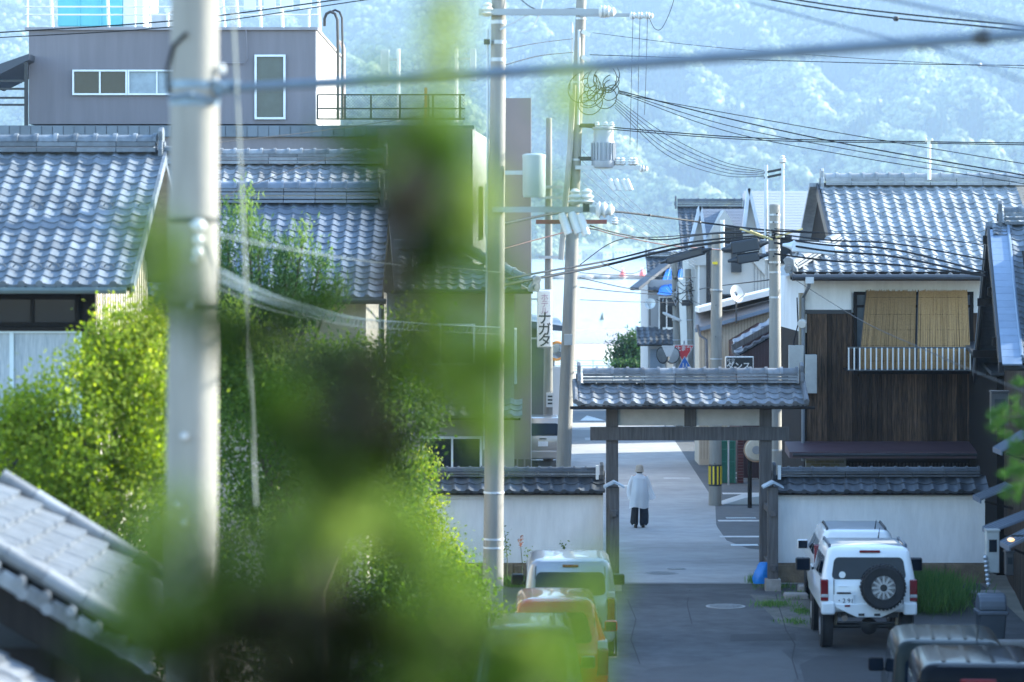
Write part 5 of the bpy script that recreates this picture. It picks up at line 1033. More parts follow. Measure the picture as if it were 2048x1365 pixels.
# pole in front of the charred house
P6, b6, t6 = pole("concrete pole in front of the charred house, bearing cable closures", 1549, 412, 1551, 935, 63.5, .110, .145, gz(63.5))
for py in (430, 445, 470, 500, 525, 545, 595, 900): band(P6, b6, t6, W(0, py, 63.5).z, .125 if py < 600 else .142, .04)
for k in range(7): q = on(b6, t6, W(0, 428 + k * 17, 63.5).z); MB().lathe([(.018, 0), (.018, .06)], q + Vector((.04 * (-1) ** k, -.12, 0)), Vector((0, -1, 0)), 6).build("step_bolt", BLACKM, P6)
for px, y0, y1 in ((1532, 330, 482), (1565, 320, 475)): MB().tube([W(px, y1, 63.7), W(px, y0, 63.7)], .04, 8).build("riser_pipe", mat("riser_grey", (.50, .54, .57), .5), P6)
for py in (342, 352): MB().bar(W(1528, py + 4, 63.7), W(1568, py - 4, 63.7), .05, .05).build("riser_arm", BLACKM, P6)
insulator(P6, W(1565, 322, 63.7), Z_, 1); 
for a, c in (((1480, 458), (1530, 476)), ((1500, 462), (1545, 480)), ((1552, 475), (1605, 458))): MB().tube([W(*a, 63.2), W(*c, 63.3)], .022, 6).build("yellow_stay", mat("stay_yellow", (.62, .50, .22), .6), P6)
for k, lab in ((0, "first of two worn poles near the tarped house, with cable tangle"), (1, "sunlit worn pole close to the stop sign, with cable tangle")):
    P, bb, tt = pole(lab, (1348, 1376)[k], (505, 540)[k], (1356, 1384)[k], (745, 745)[k], 117, .12, .16, 0)
    rr = random.Random(k)
    for i in range(12):
        c = on(bb, tt, W(0, rr.uniform(555, 610), 117).z) + Vector((rr.uniform(-.1, .1), -.25, 0)); q = c + Vector((rr.uniform(-.9, .9), rr.uniform(-.2, .2), rr.uniform(-.8, .8))); MB().tube([c, c.lerp(q, .5) + Vector((0, 0, -.2)), q], .014, 5).build("loose_cable", RUBBER if i % 3 else WIREW, P, smooth=True)
    for py in (590, 640, 680): band(P, bb, tt, W(0, py, 117).z, .165, .04)
    MB().box(tt.x - .25, tt.x + .05, tt.y - .3, tt.y - .1, W(0, 612, 117).z, W(0, 600, 117).z).build("joint_box", BLACKM, P)
    if k == 0: MB().lathe([(.03, -.4), (.06, -.3), (.06, .3), (.03, .4)], W(1344, 634, 116.6), Vector((1, 0, -.45)), 8).build("street_light", PORC, P)
# roof mast
t = thing("roof_mast", "white service mast on the charred house's roof ridge", "mast", tuple(W(1858, 358, 69))); MB().tube([W(1858, 360, 69), W(1858, 284, 69)], .045, 8).build("pipe", PW, t); MB().box(W(1851, 0, 69).x, W(1866, 0, 69).x, 68.95, 69.05, W(0, 284, 69).z, W(0, 281, 69).z).build("arm", mat("arm_cream", (.62, .56, .42), .6), t)
for px in (1852, 1864): insulator(t, W(px, 281, 69), Z_, .4)

# ------------------------------------------------------------------ wires
def spline(P, n=7):
    P = [P[0] * 2 - P[1]] + P + [P[-1] * 2 - P[-2]]; out = []
    for i in range(1, len(P) - 2):
        for k in range(n):
            t = k / n; p0, p1, p2, p3 = P[i - 1:i + 3]
            out.append(.5 * ((2 * p1) + (p2 - p0) * t + (2 * p0 - 5 * p1 + 4 * p2 - p3) * t * t + (3 * p1 - p0 - 3 * p2 + p3) * t ** 3))
    return out + [P[-2]]
def wire(label, pts, r=.012, m=RUBBER, clips=None, group="overhead cables", name="overhead_cable", n=7, coil=None):
    K = [W(*p) for p in pts]
    if pts[-1][0] > 2040: K.append(K[-1] + (K[-1] - K[-2]) * 1.6)      # runs on to its next support beyond the view
    if pts[0][0] < 0: K.insert(0, K[0] + (K[0] - K[1]) * 1.6)
    Q = spline(K, n)
    if clips is None and coil is None:
        b = MB().tube(Q, r, 6); return tag(b.build(name, m, None, smooth=True), label, "cable", group)
    t = thing(name, label, "cable", tuple(Q[0]), group); MB().tube(Q, r, 6).build("strand", m, t, smooth=True)
    for c in (clips or []):
        p = W(*c[:3]); s = c[3]; MB().lathe([(r, -s), (s * .8, -s * .5), (s * .8, s * .5), (r, s)], p, Q[-1] - Q[0], 10).build("clip", BLACKM if len(c) < 5 else PORC, t, smooth=True)
    if coil:
        R, turns = coil; L = len(Q) - 1; C = []
        for i in range(turns * 10):
            f = i / (turns * 10) * L; k = min(int(f), L - 1); p = Q[k].lerp(Q[k + 1], f - k); a = i / 10 * 2 * math.pi; C.append(p + Vector((0, math.cos(a), math.sin(a) - 1.0)) * R)
        MB().tube(C, r * .35, 4).build("spiral_hanger", m, t)
    return t
wire("very thick blurred blue-grey cable slung from the near pole", [(436, 178, 18), (900, 152, 17), (1400, 118, 15.6), (2150, 62, 13.8)], .030, WIREB, clips=[(1846, 85, 14.5, .045), (1968, 75, 14.2, .05)])
wire("blurred cable slanting through the upper corner above the heavy cable", [(1640, -30, 22), (1850, 14, 19), (2120, 66, 16)], .013, WIREB)
wire("faint blurred cable dropping below the heavy cable's clamps", [(1500, 5, 26), (1720, 62, 22), (1880, 100, 18), (2120, 190, 15)], .010, WIREB)
wire("upper of the twin thin wires under the top edge", [(1420, -30, 52), (1700, 16, 49), (2100, 58, 45)], .013)
wire("lower of the twin thin wires, with a small hanger", [(1380, -30, 52), (1700, 26, 49), (2100, 66, 45)], .013, clips=[(1792, 38, 48, .05)])
wire("level dark wire reaching the roof mast, upper strand", [(1160, 250, 72), (1500, 276, 71), (1858, 284, 69), (2100, 287, 66)], .013)
wire("level dark wire reaching the roof mast, lower strand", [(1160, 254, 72), (1500, 280, 71), (1858, 287, 69), (2100, 291, 66)], .011)
wire("thin wire with a white spacer crossing the wooded slope", [(1180, 110, 72), (1500, 120, 69), (1800, 128, 67), (2100, 132, 64)], .009, clips=[(1959, 130, 65.5, .055, 1)])
wire("thin wire from the pole rack up across the mountainside", [(1185, 66, 72), (1400, 92, 69), (1700, 116, 66), (2100, 140, 60)], .006)
for k, (y1, y2, y3) in enumerate(((236, 290, 345), (250, 300, 352), (262, 312, 362), (226, 270, 322))):
    wire(["heavy cable fanning from the coil down to the charred roof", "second fan cable below the heavy one, ending at the roof", "lowest fan cable grazing the charred roof's ridge", "topmost fan cable from the coil, passing over the mast"][k], [(1238, 182 + k * 2, 71.7), (1450, y1, 69), (1700, y2, 65), (2060, y3 + 8, 60)], .014 if k == 0 else .009)
for k in range(5):
    wire(["first", "second", "third", "fourth", "fifth"][k] + " of five parallel thin wires sloping from the coil to the riser pipes", [(1230, 196 + k * 5, 71.7), (1330, 268 + k * 10, 70), (1440, 322 + k * 7, 67), (1530, 342 + k * 3, 63.7)], .007, group="thin wires to the riser pipes")
for k in range(5):
    wire(["first", "second", "third", "fourth", "fifth"][k] + " of five wires descending steeply over the far shore", [(1165, 300 + k * 22, 72), (1250, 390 + k * 14, 80), (1340, 470 + k * 8, 96), (1400, 520 + k * 6, 118)], .009, WIREB, group="wires descending towards the shore")
wire("thick black bundle sagging from the slim pole towards the closures", [(1000, 572, 60), (1100, 552, 66), (1215, 530, 72), (1340, 500, 69), (1480, 480, 65), (1549, 476, 63.3)], .032)
wire("second black bundle just above the long dark closure", [(1000, 560, 60), (1100, 542, 66), (1215, 522, 72), (1340, 492, 69), (1440, 478, 66), (1549, 470, 63.3)], .022)
wire("arched black cable hung from the fuse arm to the pole closures", [(990, 452, 50), (1110, 428, 56), (1215, 423, 62), (1320, 434, 65), (1440, 450, 66), (1549, 462, 63.3), (1640, 466, 62.5)], .022, clips=[(1300, 431, 64.5, .035), (1400, 445, 65.6, .035)])
wire("black cable looping low behind the fuse arm", [(1180, 452, 72), (1240, 468, 73), (1320, 480, 74), (1420, 468, 67), (1549, 466, 63.3)], .018)
wire("reddish brown cable length under the red cross arm", [(1000, 500, 70), (1080, 478, 71), (1170, 458, 72), (1230, 470, 73), (1330, 490, 76), (1440, 500, 80)], .014, mat("cable_red_brown", (.12, .05, .045), .5))
wire("thin black cable rising from the lower bundle to the fuse arm", [(1160, 530, 72), (1215, 490, 72.5), (1260, 476, 73), (1330, 474, 74), (1500, 460, 64)], .012)
for k, (ya, yb, yc, r) in enumerate(((468, 488, 520, .016), (476, 500, 545, .020), (486, 514, 552, .022), (508, 530, 552, .020), (458, 470, 490, .010))):
    wire(["black cable crossing the charred roof, second from the top", "black cable crossing the charred roof at its middle", "thick black cable crossing the charred roof below the white closure", "lowest black cable crossing the charred roof's eave tiles", "thinnest cable crossing the charred roof, topmost"][k], [(1549, ya, 63.3), (1660, (ya + yb) / 2 + 3, 62.3), (1790, yb, 61), (1972, yc, 58)], r)
for k, (pts, r) in enumerate((([(1160, 546, 74), (1260, 552, 90), (1400, 556, 117)], .010), ([(1160, 556, 74), (1250, 576, 90), (1300, 582, 112), (1356, 590, 117)], .014), ([(1160, 575, 74), (1240, 584, 90), (1350, 592, 117)], .014), ([(1160, 600, 74), (1260, 604, 90), (1380, 606, 117)], .009), ([(1200, 525, 74), (1260, 548, 88), (1300, 532, 110), (1350, 512, 117)], .009), ([(1350, 590, 117), (1420, 575, 110), (1540, 560, 64)], .016), ([(1380, 600, 117), (1440, 622, 100), (1545, 600, 64)], .010))):
    wire(["thin cable across the lake just under the breakwater", "drooping black cable across the lake to the tarped house", "lower black cable across the lake to the worn poles", "lowest thin wire across the open lake", "shallow hanging loop of wire over the lake", "black cable from the worn poles to the closure pole", "thin cable between the worn poles and the charred house pole"][k], pts, r)
wire("blue-grey blurred wire slanting down past the reed blinds", [(1590, 560, 62), (1720, 640, 50), (1850, 700, 38), (1960, 748, 30), (2120, 810, 24)], .006, RUBBER)
wire("upper of two dark wires crossing in front of the penthouse", [(-40, 68, 62), (345, 42, 60), (720, -6, 58)], .013); wire("lower of two dark wires crossing in front of the penthouse", [(-40, 78, 62), (345, 54, 60), (760, -4, 58)], .010)
wire("fine wire drawn across the tiered house's ridge", [(440, 395, 50), (600, 335, 52), (760, 290, 56), (900, 250, 62)], .006); wire("second fine wire across the tiered house's ridge", [(440, 285, 50), (640, 262, 54), (860, 230, 60)], .006)
wire("pale cable from the near pole across the garden treetops", [(440, 470, 18), (560, 495, 22), (760, 525, 32), (1000, 545, 47)], .006, mat("cable_dull", (.13, .16, .18), .6))
wire("pale cable with a spiral hanger drooping over the garden", [(440, 540, 18), (560, 594, 22), (740, 640, 32), (1000, 655, 47)], .008, mat("cable_pale_blue", (.12, .17, .20), .5), coil=(.035, 90))
wire("second pale cable under the spiral hanger", [(440, 575, 18), (560, 622, 22), (740, 655, 32), (1000, 668, 47)], .004, MATS["cable_dull"])
wire("pale guy wire hanging straight down beside the near pole", [(462, -60, 17.6), (478, 260, 17.8), (490, 520, 18), (512, 1010, 18.4)], .007, mat("guy_cream", (.36, .37, .33), .6))
for k, (px, y1) in enumerate(((1266, 290), (1280, 300), (1295, 230))): wire(["first", "second", "third"][k] + " of three fine drop wires hanging from the far arm's insulators", [(px, 36, 71.7), (px - 3, 150, 71.8), (px - 6, y1, 71.8)], .006, group="fine drop wires")
wire("wire loop swinging below the far arm's end insulator", [(1298, 36, 71.7), (1310, 58, 71.7), (1325, 55, 71.7), (1345, 10, 71.7), (1352, -30, 71.7)], .008)
wire("white loop of wire beside the upper cross arm", [(1090, -20, 48), (1078, 30, 48), (1060, 60, 48), (1042, 64, 48)], .010, WIREW); wire("thin wire arching over the upper cross arm", [(1030, -10, 48), (1075, 20, 48), (1150, 18, 48), (1170, 30, 48)], .008)
wire("wire from the slim pole to the leaning pole's upper clamp", [(1004, 100, 48), (1080, 86, 58), (1146, 78, 71.7)], .008); wire("wire from the slim pole to the leaning pole's lower clamp", [(1004, 132, 48), (1080, 112, 58), (1146, 105, 71.7)], .010)
# closures slung on the cables
CL = mat("closure_black", (.02, .026, .036), .45, .1, 4)
for k, (pts, r, m_, lab) in enumerate((([(1336, 522), (1408, 502)], .085, CL, "long dark cable closure hanging over the shore view"), ([(1462, 497), (1518, 488)], .13, CL, "thick dark cable closure beside the charred house pole"), ([(1474, 520), (1518, 513)], .10, CL, "smaller dark closure under the thick one"), ([(1584, 492), (1669, 500)], .12, mat("closure_white", (.62, .68, .74), .45, .05, 3), "long pale grey cable closure in front of the charred roof"))):
    a, c = W(*pts[0], 63.0 if pts[0][0] > 1450 else 68.6), W(*pts[1], 63.0 if pts[0][0] > 1450 else 68.0); t = thing("cable_closure", lab, "cable closure", tuple(a), "cable closures"); dd = (c - a)
    b = MB(); b.bar(a, c, r * 1.6, r * 2); b.build("case", m_, t, bevel=.03)
    for p, sg in ((a, -1), (c, 1)): MB().lathe([(r * .8, 0), (r * .5, .08), (.03, .2)], p, dd * sg, 12).build("end_cone", m_, t, smooth=40)
    MB().bar(a + Vector((0, 0, r)), c + Vector((0, 0, r)), .05, .04).build("seam", RUBBER, t)
# stop sign, crossing sign, mirrors
RD = mat("sign_red", (.55, .02, .03), .4, .04, 3); BL = mat("sign_blue", (.02, .14, .52), .4, .04, 3); d = 116.4
p = W(1367, 703, d); s = .42; t = thing("stop_sign", "red inverted-triangle stop sign with white lettering", "stop sign", (p.x, d, 0))
tri = lambda r, y: [(p.x - r, y, p.z + r * .6), (p.x + r, y, p.z + r * .6), (p.x, y, p.z - r * 1.13)]
b = MB(); b.prism(tri(s, d - .06), (0, .03, 0)); b.build("plate_border", PORC, t); b = MB(); b.prism(tri(s * .9, d - .066), (0, .02, 0)); b.build("plate", RD, t)
text("止まれ", .22, PORC, t, (p.x, d - .072, p.z + .10), X_, Z_, bold=.006); MB().tube([(p.x + .02, d, 0), (p.x + .02, d, p.z + .4)], .035, 8).build("post", STEEL, t)
p = W(1369, 730, d); t = thing("crossing_sign", "blue triangular pedestrian crossing sign under the stop sign", "road sign", (p.x, d, p.z - .4))
tri = lambda r, y: [(p.x - r, y, p.z - r * .6), (p.x + r, y, p.z - r * .6), (p.x, y, p.z + r * 1.13)]
b = MB(); b.prism(tri(.31, d - .10), (0, .03, 0)); b.build("plate_border", PORC, t); b = MB(); b.prism(tri(.275, d - .106), (0, .02, 0)); b.build("plate", BL, t)
for dx, sc_ in ((-.055, .7), (.07, .56)):
    q = Vector((p.x + dx, d - .112, p.z - .02)); MB().lathe([(.035 * sc_, 0), (.035 * sc_, .01)], q + Vector((0, 0, .10 * sc_)), Y_, 10).build("pictogram", PORC, t)
    MB().bar(q + Vector((0, 0, .06 * sc_)), q + Vector((0, 0, -.04)), .045, .01, up=Y_).build("pictogram", PORC, t)
    for sg in (-1, 1): MB().bar(q + Vector((0, 0, -.03)), q + Vector((sg * .05, 0, -.17 * sc_)), .022, .01, up=Y_).build("pictogram", PORC, t)
for k, (px, py, ax) in enumerate(((1326, 711, (-.9, -.7, -.15)), (1344, 711, (.5, -.9, -.15)))):
    p = W(px, py, 116); t = thing("traffic_mirror", ["cream-backed round traffic mirror turned towards the lake", "cream-backed round traffic mirror beside the stop sign"][k], "traffic mirror", (p.x, p.y, 0), "paired traffic mirrors"); ax = Vector(ax)
    MB().lathe([(.02, -.14), (.15, -.11), (.27, -.03), (.3, .04), (.32, .05)], p, ax, 24).build("back_shell", mat("mirror_cream", (.60, .58, .46), .5), t, smooth=True); MB().lathe([(.30, .052), (.2, .08), (.02, .095)], p, ax, 24).build("mirror_face", MATS["mirror_glass"], t, smooth=True); MB().lathe([(.33, .03), (.33, .055)], p, ax, 24).build("rim", BLACKM, t)
    MB().tube([(p.x + .1, p.y + .1, 0), (p.x + .1, p.y + .1, p.z + .2)], .04, 8).build("post", STEEL, t)
b = MB(); q = W(1337, 700, 115); b.prism([q + Vector((-.26, 0, .16)), q + Vector((.26, 0, .16)), q + Vector((.08, 0, -.26)), q + Vector((-.08, 0, -.26))], (0, .06, 0)); tag(b.build("mirror_bracket_plate", STEEL), "silver tapering bracket plate between the two traffic mirrors", "bracket")
# ================================================================== CARS
def paint(name, c, metal=.0, rough=.28, var=.04, coat=.7, spec=.4): return mat(name, c, rough, var, 2.5, metal=metal, spec=spec, coat=coat)
TYRE = mat("tyre_rubber", (.014, .015, .017), .8, .25, 12, bump=.3); RIM = mat("alloy_rim", (.55, .56, .58), .3, .08, 8, metal=.7); CGL = mat("car_glass", (.004, .009, .018), .05, .2, 2, spec=.2)
TAIL = mat("tail_lamp_red", (.16, .006, .010), .15, .15, 9, spec=.8, coat=.6); TAILW = mat("tail_lamp_clear", (.40, .40, .40), .15, .1, 9, coat=.6); TRIM = mat("black_trim", (.016, .017, .019), .5, .15, 9); PLATE = mat("number_plate", (.74, .75, .75), .4, .03, 5); GRN = mat("plate_green", (.02, .12, .06), .5); CHROME = mat("dull_chrome", (.6, .62, .64), .2, .03, 4, metal=.9)
def car_ring(z, yr, yf, w, r, n=5):
    P = []
    for cx, cy, a0 in ((w - r, yr + r, -90), (w - r, yf - r, 0), (-w + r, yf - r, 90), (-w + r, yr + r, 180)):
        for k in range(n + 1): a = math.radians(a0 + 90 * k / n); P.append(Vector((cx + r * math.cos(a), cy + r * math.sin(a), z)))
    return P
def car(name, label, loc, rz, slices, body, feats):
    t = thing(name, label, "car", (0, 0, 0)); S = slices
    def at(z):
        for a, b_ in zip(S, S[1:]):
            if a[0] <= z <= b_[0] and b_[0] > a[0]: f = (z - a[0]) / (b_[0] - a[0]); return [a[i] + (b_[i] - a[i]) * f for i in range(5)]
        return list(S[-1] if z > S[-1][0] else S[0])
    rings = [car_ring(*s) for s in S]; n = len(rings[0]); b = MB(); b.add([p for r in rings for p in r], [(i * n + k, i * n + (k + 1) % n, (i + 1) * n + (k + 1) % n, (i + 1) * n + k) for i in range(len(rings) - 1) for k in range(n)])
    top = S[-1]; c = Vector((0, (top[1] + top[2]) / 2, top[0] + .012)); k0 = (len(rings) - 1) * n; b.add([c], []); b.f += [(k0 + k, k0 + (k + 1) % n, len(b.v) - 1) for k in range(n)]
    b.f.append(tuple(range(n - 1, -1, -1))); bo = b.build("body", body, t, smooth=38)
    def patch(nm, face, t0, t1, z0, z1, m, off=.006, rc=.06, parent=None, skew=0.0, depth=.02):
        zc = []; N = 5
        for cx, cz, a0 in ((t1 - rc, z1 - rc, 0), (t0 + rc, z1 - rc, 90), (t0 + rc, z0 + rc, 180), (t1 - rc, z0 + rc, 270)):
            for k in range(N): a = math.radians(a0 + 90 * k / (N - 1)); zc.append((cx + rc * math.cos(a), cz + rc * math.sin(a)))
        P = []
        for u, z in zc:
            _, yr, yf, w, r = at(z)
            if face == 'rear': P.append(Vector((u * (w - r * .35) / (at(z0)[3] - at(z0)[4] * .35) if skew == 0 else u, yr - off, z)))
            elif face == 'front': P.append(Vector((u, yf + off, z)))
            elif face == 'right': P.append(Vector((w + off, u, z)))
            else: P.append(Vector((-w - off, u, z)))
        e = {'rear': (0, depth, 0), 'front': (0, -depth, 0), 'right': (-depth, 0, 0), 'left': (depth, 0, 0)}[face]
        b = MB(); b.prism(P, e); return b.build(nm, m, parent or t)
    f = feats
    if 'rearwin' in f: patch("rear_window", 'rear', *f['rearwin'], CGL, .008, f.get('rwc', .09))
    for sd in ('left', 'right'):
        for (y0, y1, z0, z1) in f.get('sidewin', []): patch("side_window", sd, y0, y1, z0, z1, CGL, .006, .05)
    if 'windshield' in f: patch("windshield", 'front', *f['windshield'], CGL, .006, .08)
    WR, WW = f['wheel']; wb = f['axles']; hw = f['track']
    for yy in wb:
        for sg in (-1, 1):
            x = sg * hw; w_ = MB().lathe([(WR * .58, -WW / 2), (WR * .94, -WW / 2), (WR, -WW / 2 + .03), (WR, WW / 2 - .03), (WR * .94, WW / 2), (WR * .58, WW / 2)], (x, yy, WR), X_, 28).build("wheel", TYRE, t, smooth=40)
            MB().lathe([(.02, -WW / 2 - .005), (WR * .3, -WW / 2 - .008), (WR * .6, -WW / 2 + .01), (WR * .6, WW / 2 - .01), (WR * .3, WW / 2 + .008), (.02, WW / 2 + .005)], (x, yy, WR), X_, 20).build("rim", RIM, w_, smooth=40)
            MB().lathe([(WR + .05, 0), (WR + .05, .012)], (sg * (at(.6)[3] + .001), yy, WR + .02), X_ * sg, 28).build("wheel_arch", TRIM, t)
    if 'mirror' in f:
        my, mz, ms, mm = f['mirror']
        for sg in (-1, 1):
            x = sg * (at(mz)[3] + f.get('mout', .12)); mo = MB().obox((x, my, mz), X_, Y_, Z_, .17 * ms, .09 * ms, .15 * ms).build("mirror", mm, t, bevel=.03); MB().obox((x, my - .047 * ms, mz), X_, Y_, Z_, .14 * ms, .006, .12 * ms).build("mirror_glass", CGL, mo); MB().obox((sg * (at(mz)[3] + .01), my, mz - .05 * ms), X_, Y_, Z_, .09, .04, .04).build("mirror_arm", TRIM, mo)
    for (x0, x1, z0, z1, m_) in f.get('tails', []):
        for sg in (-1, 1):
            yr = at((z0 + z1) / 2)[1]; xa, xb = sorted((sg * x0, sg * x1)); MB().box(xa, xb, yr - .022, yr + .16, z0, z1).build("tail_lamp", m_, t, bevel=.015)
    if 'stop' in f: x, z, w = f['stop']; yr = at(z)[1]; MB().box(x - w / 2, x + w / 2, yr - .03, yr + .03, z - .022, z + .022).build("brake_lamp", TAIL, t, bevel=.008)
    if 'plate' in f:
        x, z = f['plate'][:2]; yr = at(z)[1] - .03; pl = MB().box(x - .165, x + .165, yr, yr + .02, z - .083, z + .083).build("number_plate", f.get('platem', PLATE), t, bevel=.004)
        if len(f['plate']) > 2: text(f['plate'][2], .105, TRIM, pl, (x + .02, yr - .003, z - .022), X_, Z_, ext=.002)
    if 'bumper' in f:
        z0, z1, w, dp = f['bumper']; MB().box(-w, w, at(z1)[1] - dp, at(z1)[1] + .1, z0, z1).build("rear_bumper", f.get('bumperm', body), t, bevel=.04)
    if 'wiper' in f: z = f['wiper']; yr = at(z)[1] - .025; MB().bar((-.02, yr, z), (.38, yr + .0, z + .05), .02, .02).build("wiper", TRIM, t)
    if 'handle' in f: x, z = f['handle']; yr = at(z)[1]; MB().box(x - .12, x + .12, yr - .03, yr + .01, z - .02, z + .02).build("hatch_handle", TRIM, t, bevel=.008)
    for (x, y0, y1, z) in f.get('ribs', []): MB().bar((x, y0, z), (x, y1, z), .05, .016).build("roof_rib", body, bo, bevel=.006)
    if 'rails' in f:
        x, y0, y1, z = f['rails']
        for sg in (-1, 1): MB().tube([(sg * x, y0, z - .06), (sg * x, y0 + .08, z), (sg * x, y1 - .08, z), (sg * x, y1, z - .06)], .022, 8).build("roof_rail", f.get('railm', TRIM), t, smooth=True)
    if 'antenna' in f: x, y, z = f['antenna']; MB().tube([(x, y, z), (x + .02, y - .06, z + .18)], [.012, .005], 6).build("antenna", TRIM, t)
    seam = f.get('seam')
    if seam: x, z0, z1 = seam; [MB().bar((sg * x, at(z0)[1] - .003, z0), (sg * x * .93, at(z1)[1] - .003, z1), .012, .012).build("hatch_seam", TRIM, t) for sg in (-1, 1)]
    t.location = loc; t.rotation_euler = (0, 0, rz); return t, at
def kei(H=1.65, W2=.737, L=3.4, rake=.12, roofw=.60):
    return [(.26, .14, L - .12, W2 - .08, .16), (.34, .03, L - .03, W2 - .02, .2), (.55, .0, L, W2, .2), (.86, .01, L - .05, W2 + .002, .2), (.97, .02, L - .22, W2 - .004, .2), (1.01, .03, L - .68, W2 - .01, .18), (H - .22, .03 + rake * .8, L - 1.22, roofw + .035, .14), (H - .09, .03 + rake, L - 1.38, roofw + .005, .14), (H - .035, .06 + rake, L - 1.46, roofw - .05, .13), (H - .008, .14 + rake, L - 1.56, roofw - .12, .12), (H, .3 + rake, L - 1.75, roofw - .22, .1)]
SIL = paint("silver_paint", (.28, .30, .33), .5); ORA = paint("orange_paint", (.52, .018, .012), .0, .22, .04, 1.0); GRYB = paint("grey_blue_paint", (.05, .065, .08), .2); WHT = paint("white_paint", (.70, .72, .73), 0); GREEN = paint("grey_green_paint", (.020, .025, .024), .0, .2, .1, .0, .05); BLK = paint("black_paint", (.005, .006, .009), .0, .15, .1, .0, .04); BRZ = paint("champagne_paint", (.33, .30, .27), .5)
z6 = .606
# silver wagon at the plaster wall
car("silver_wagon", "silver kei wagon parked in front of the orange one by the wall", ((1141 - 1024) / F * 48.3, 48.3, z6), 0, kei(1.61, .75, 3.4, .12, .66), SIL,
    dict(rearwin=(-.58, .58, 1.04, 1.41), sidewin=[(.5, 1.3, 1.04, 1.37), (1.4, 2.1, 1.04, 1.37)], windshield=(-.5, .5, 1.04, 1.36), wheel=(.28, .16), axles=(.62, 2.85), track=.64, mirror=(2.25, 1.06, 1.25, TRIM), tails=[(.60, .72, .62, 1.0, TAIL), (.60, .72, 1.001, 1.10, TAILW)], stop=(0, 1.51, .26), plate=(0, .72), bumper=(.30, .52, .70, .05), wiper=1.06, handle=(0, .95), seam=(.60, .6, 1.5)))
# orange kei
car("orange_hatchback", "red-orange kei hatchback second from the wall among the parked cars", ((1114 - 1024) / F * 42.2, 42.2, z6), 0, kei(1.66, .737, 3.4, .26, .55), ORA,
    dict(rearwin=(-.52, .52, 1.06, 1.48), sidewin=[(.6, 1.3, 1.05, 1.38), (1.4, 2.1, 1.05, 1.38)], windshield=(-.45, .45, 1.06, 1.38), wheel=(.28, .16), axles=(.62, 2.85), track=.64, mirror=(2.2, 1.04, 1.1, ORA), tails=[(.58, .73, .62, .98, TAIL), (.58, .72, .981, 1.10, TAILW)], plate=(0, .70), bumper=(.28, .52, .71, .06), wiper=1.08, handle=(0, .92), seam=(.58, .6, 1.4)))
# dark blue-grey car nearest on the hedge side
car("blue_grey_wagon", "blue-grey rounded wagon nearest to us beside the hedge", ((1055 - 1024) / F * 38.0, 38.0, z6), 0, kei(1.80, .737, 3.4, .18, .58), GRYB,
    dict(rearwin=(-.52, .52, 1.10, 1.58), sidewin=[(.5, 1.3, 1.05, 1.50), (1.4, 2.1, 1.05, 1.50)], windshield=(-.45, .45, 1.06, 1.45), wheel=(.28, .16), axles=(.62, 2.85), track=.64, mirror=(2.2, 1.08, 1.1, GRYB), tails=[(.60, .72, .70, 1.05, TAIL)], stop=(0, 1.70, .3), plate=(0, .72), bumper=(.28, .52, .70, .05), wiper=1.1, handle=(0, .96), rails=(.5, .5, 1.8, 1.80)))
# white wagon ahead of the off-roader
car("white_wagon", "white wagon hidden behind the white off-roader, beside the plaster wall", ((1716 - 1024) / F * 54.2, 54.2, z6), -.05, kei(1.53, .80, 3.8, .22, .62), WHT,
    dict(rearwin=(-.58, .58, 1.04, 1.32), sidewin=[(.6, 1.5, 1.04, 1.29), (1.6, 2.4, 1.04, 1.29)], windshield=(-.5, .5, 1.04, 1.29), wheel=(.29, .17), axles=(.7, 3.1), track=.70, mirror=(2.4, 1.06, 1.2, WHT), tails=[(.66, .79, .72, 1.28, TAIL)], plate=(0, .72), bumper=(.28, .52, .76, .05), rails=(.53, .45, 1.9, 1.545), antenna=(.34, .5, 1.52)))
# off-roader
JS = [(.66, .04, 3.30, .74, .08), (.70, .0, 3.34, .79, .10), (.90, .0, 3.36, .80, .10), (1.08, .01, 3.34, .795, .10), (1.13, .02, 3.28, .785, .10), (1.16, .03, 2.35, .775, .10), (1.56, .09, 1.98, .70, .09), (1.65, .11, 1.88, .685, .09), (1.70, .14, 1.82, .65, .09), (1.725, .2, 1.75, .58, .08)]
tj, atj = car("off_roader", "white off-roader with a black spare wheel on its rear door", ((1738 - 1024) / F * 49.4, 49.4, z6 - .02), -.035, JS, WHT,
    dict(rearwin=(-.62, .62, 1.20, 1.56), rwc=.08, sidewin=[(.35, 1.0, 1.20, 1.54), (1.1, 1.85, 1.20, 1.54)], windshield=(-.6, .6, 1.20, 1.54), wheel=(.36, .20), axles=(.62, 2.87), track=.67, mirror=(2.1, 1.24, 1.5, TRIM), mout=.2, tails=[(.67, .795, .84, 1.20, TAIL), (.67, .794, .90, .96, TAILW)], stop=(.02, 1.655, .34), plate=(-.42, .87, "・2 91"), antenna=(.3, 1.7, 1.725)))
def jb(o_): return o_
MB().box(-.79, -.56, -.06, .16, .62, .83).build("bumper_corner", WHT, tj, bevel=.035); MB().box(.56, .79, -.06, .16, .62, .83).build("bumper_corner", WHT, tj, bevel=.035)
b = MB(); b.prism([(-.56, -.05, .74), (-.2, -.05, .58), (.2, -.05, .58), (.56, -.05, .74), (.56, -.05, .80), (-.56, -.05, .80)], (0, .16, 0)); b.build("rear_bumper", WHT, tj, bevel=.015)
for x in (-.36, .36): MB().box(x - .045, x + .045, -.062, -.048, .755, .785).build("reflector", TAIL, tj)
for x in (-.13, .13): MB().box(x - .05, x + .05, -.062, -.048, .605, .645).build("bumper_slot", TRIM, tj)
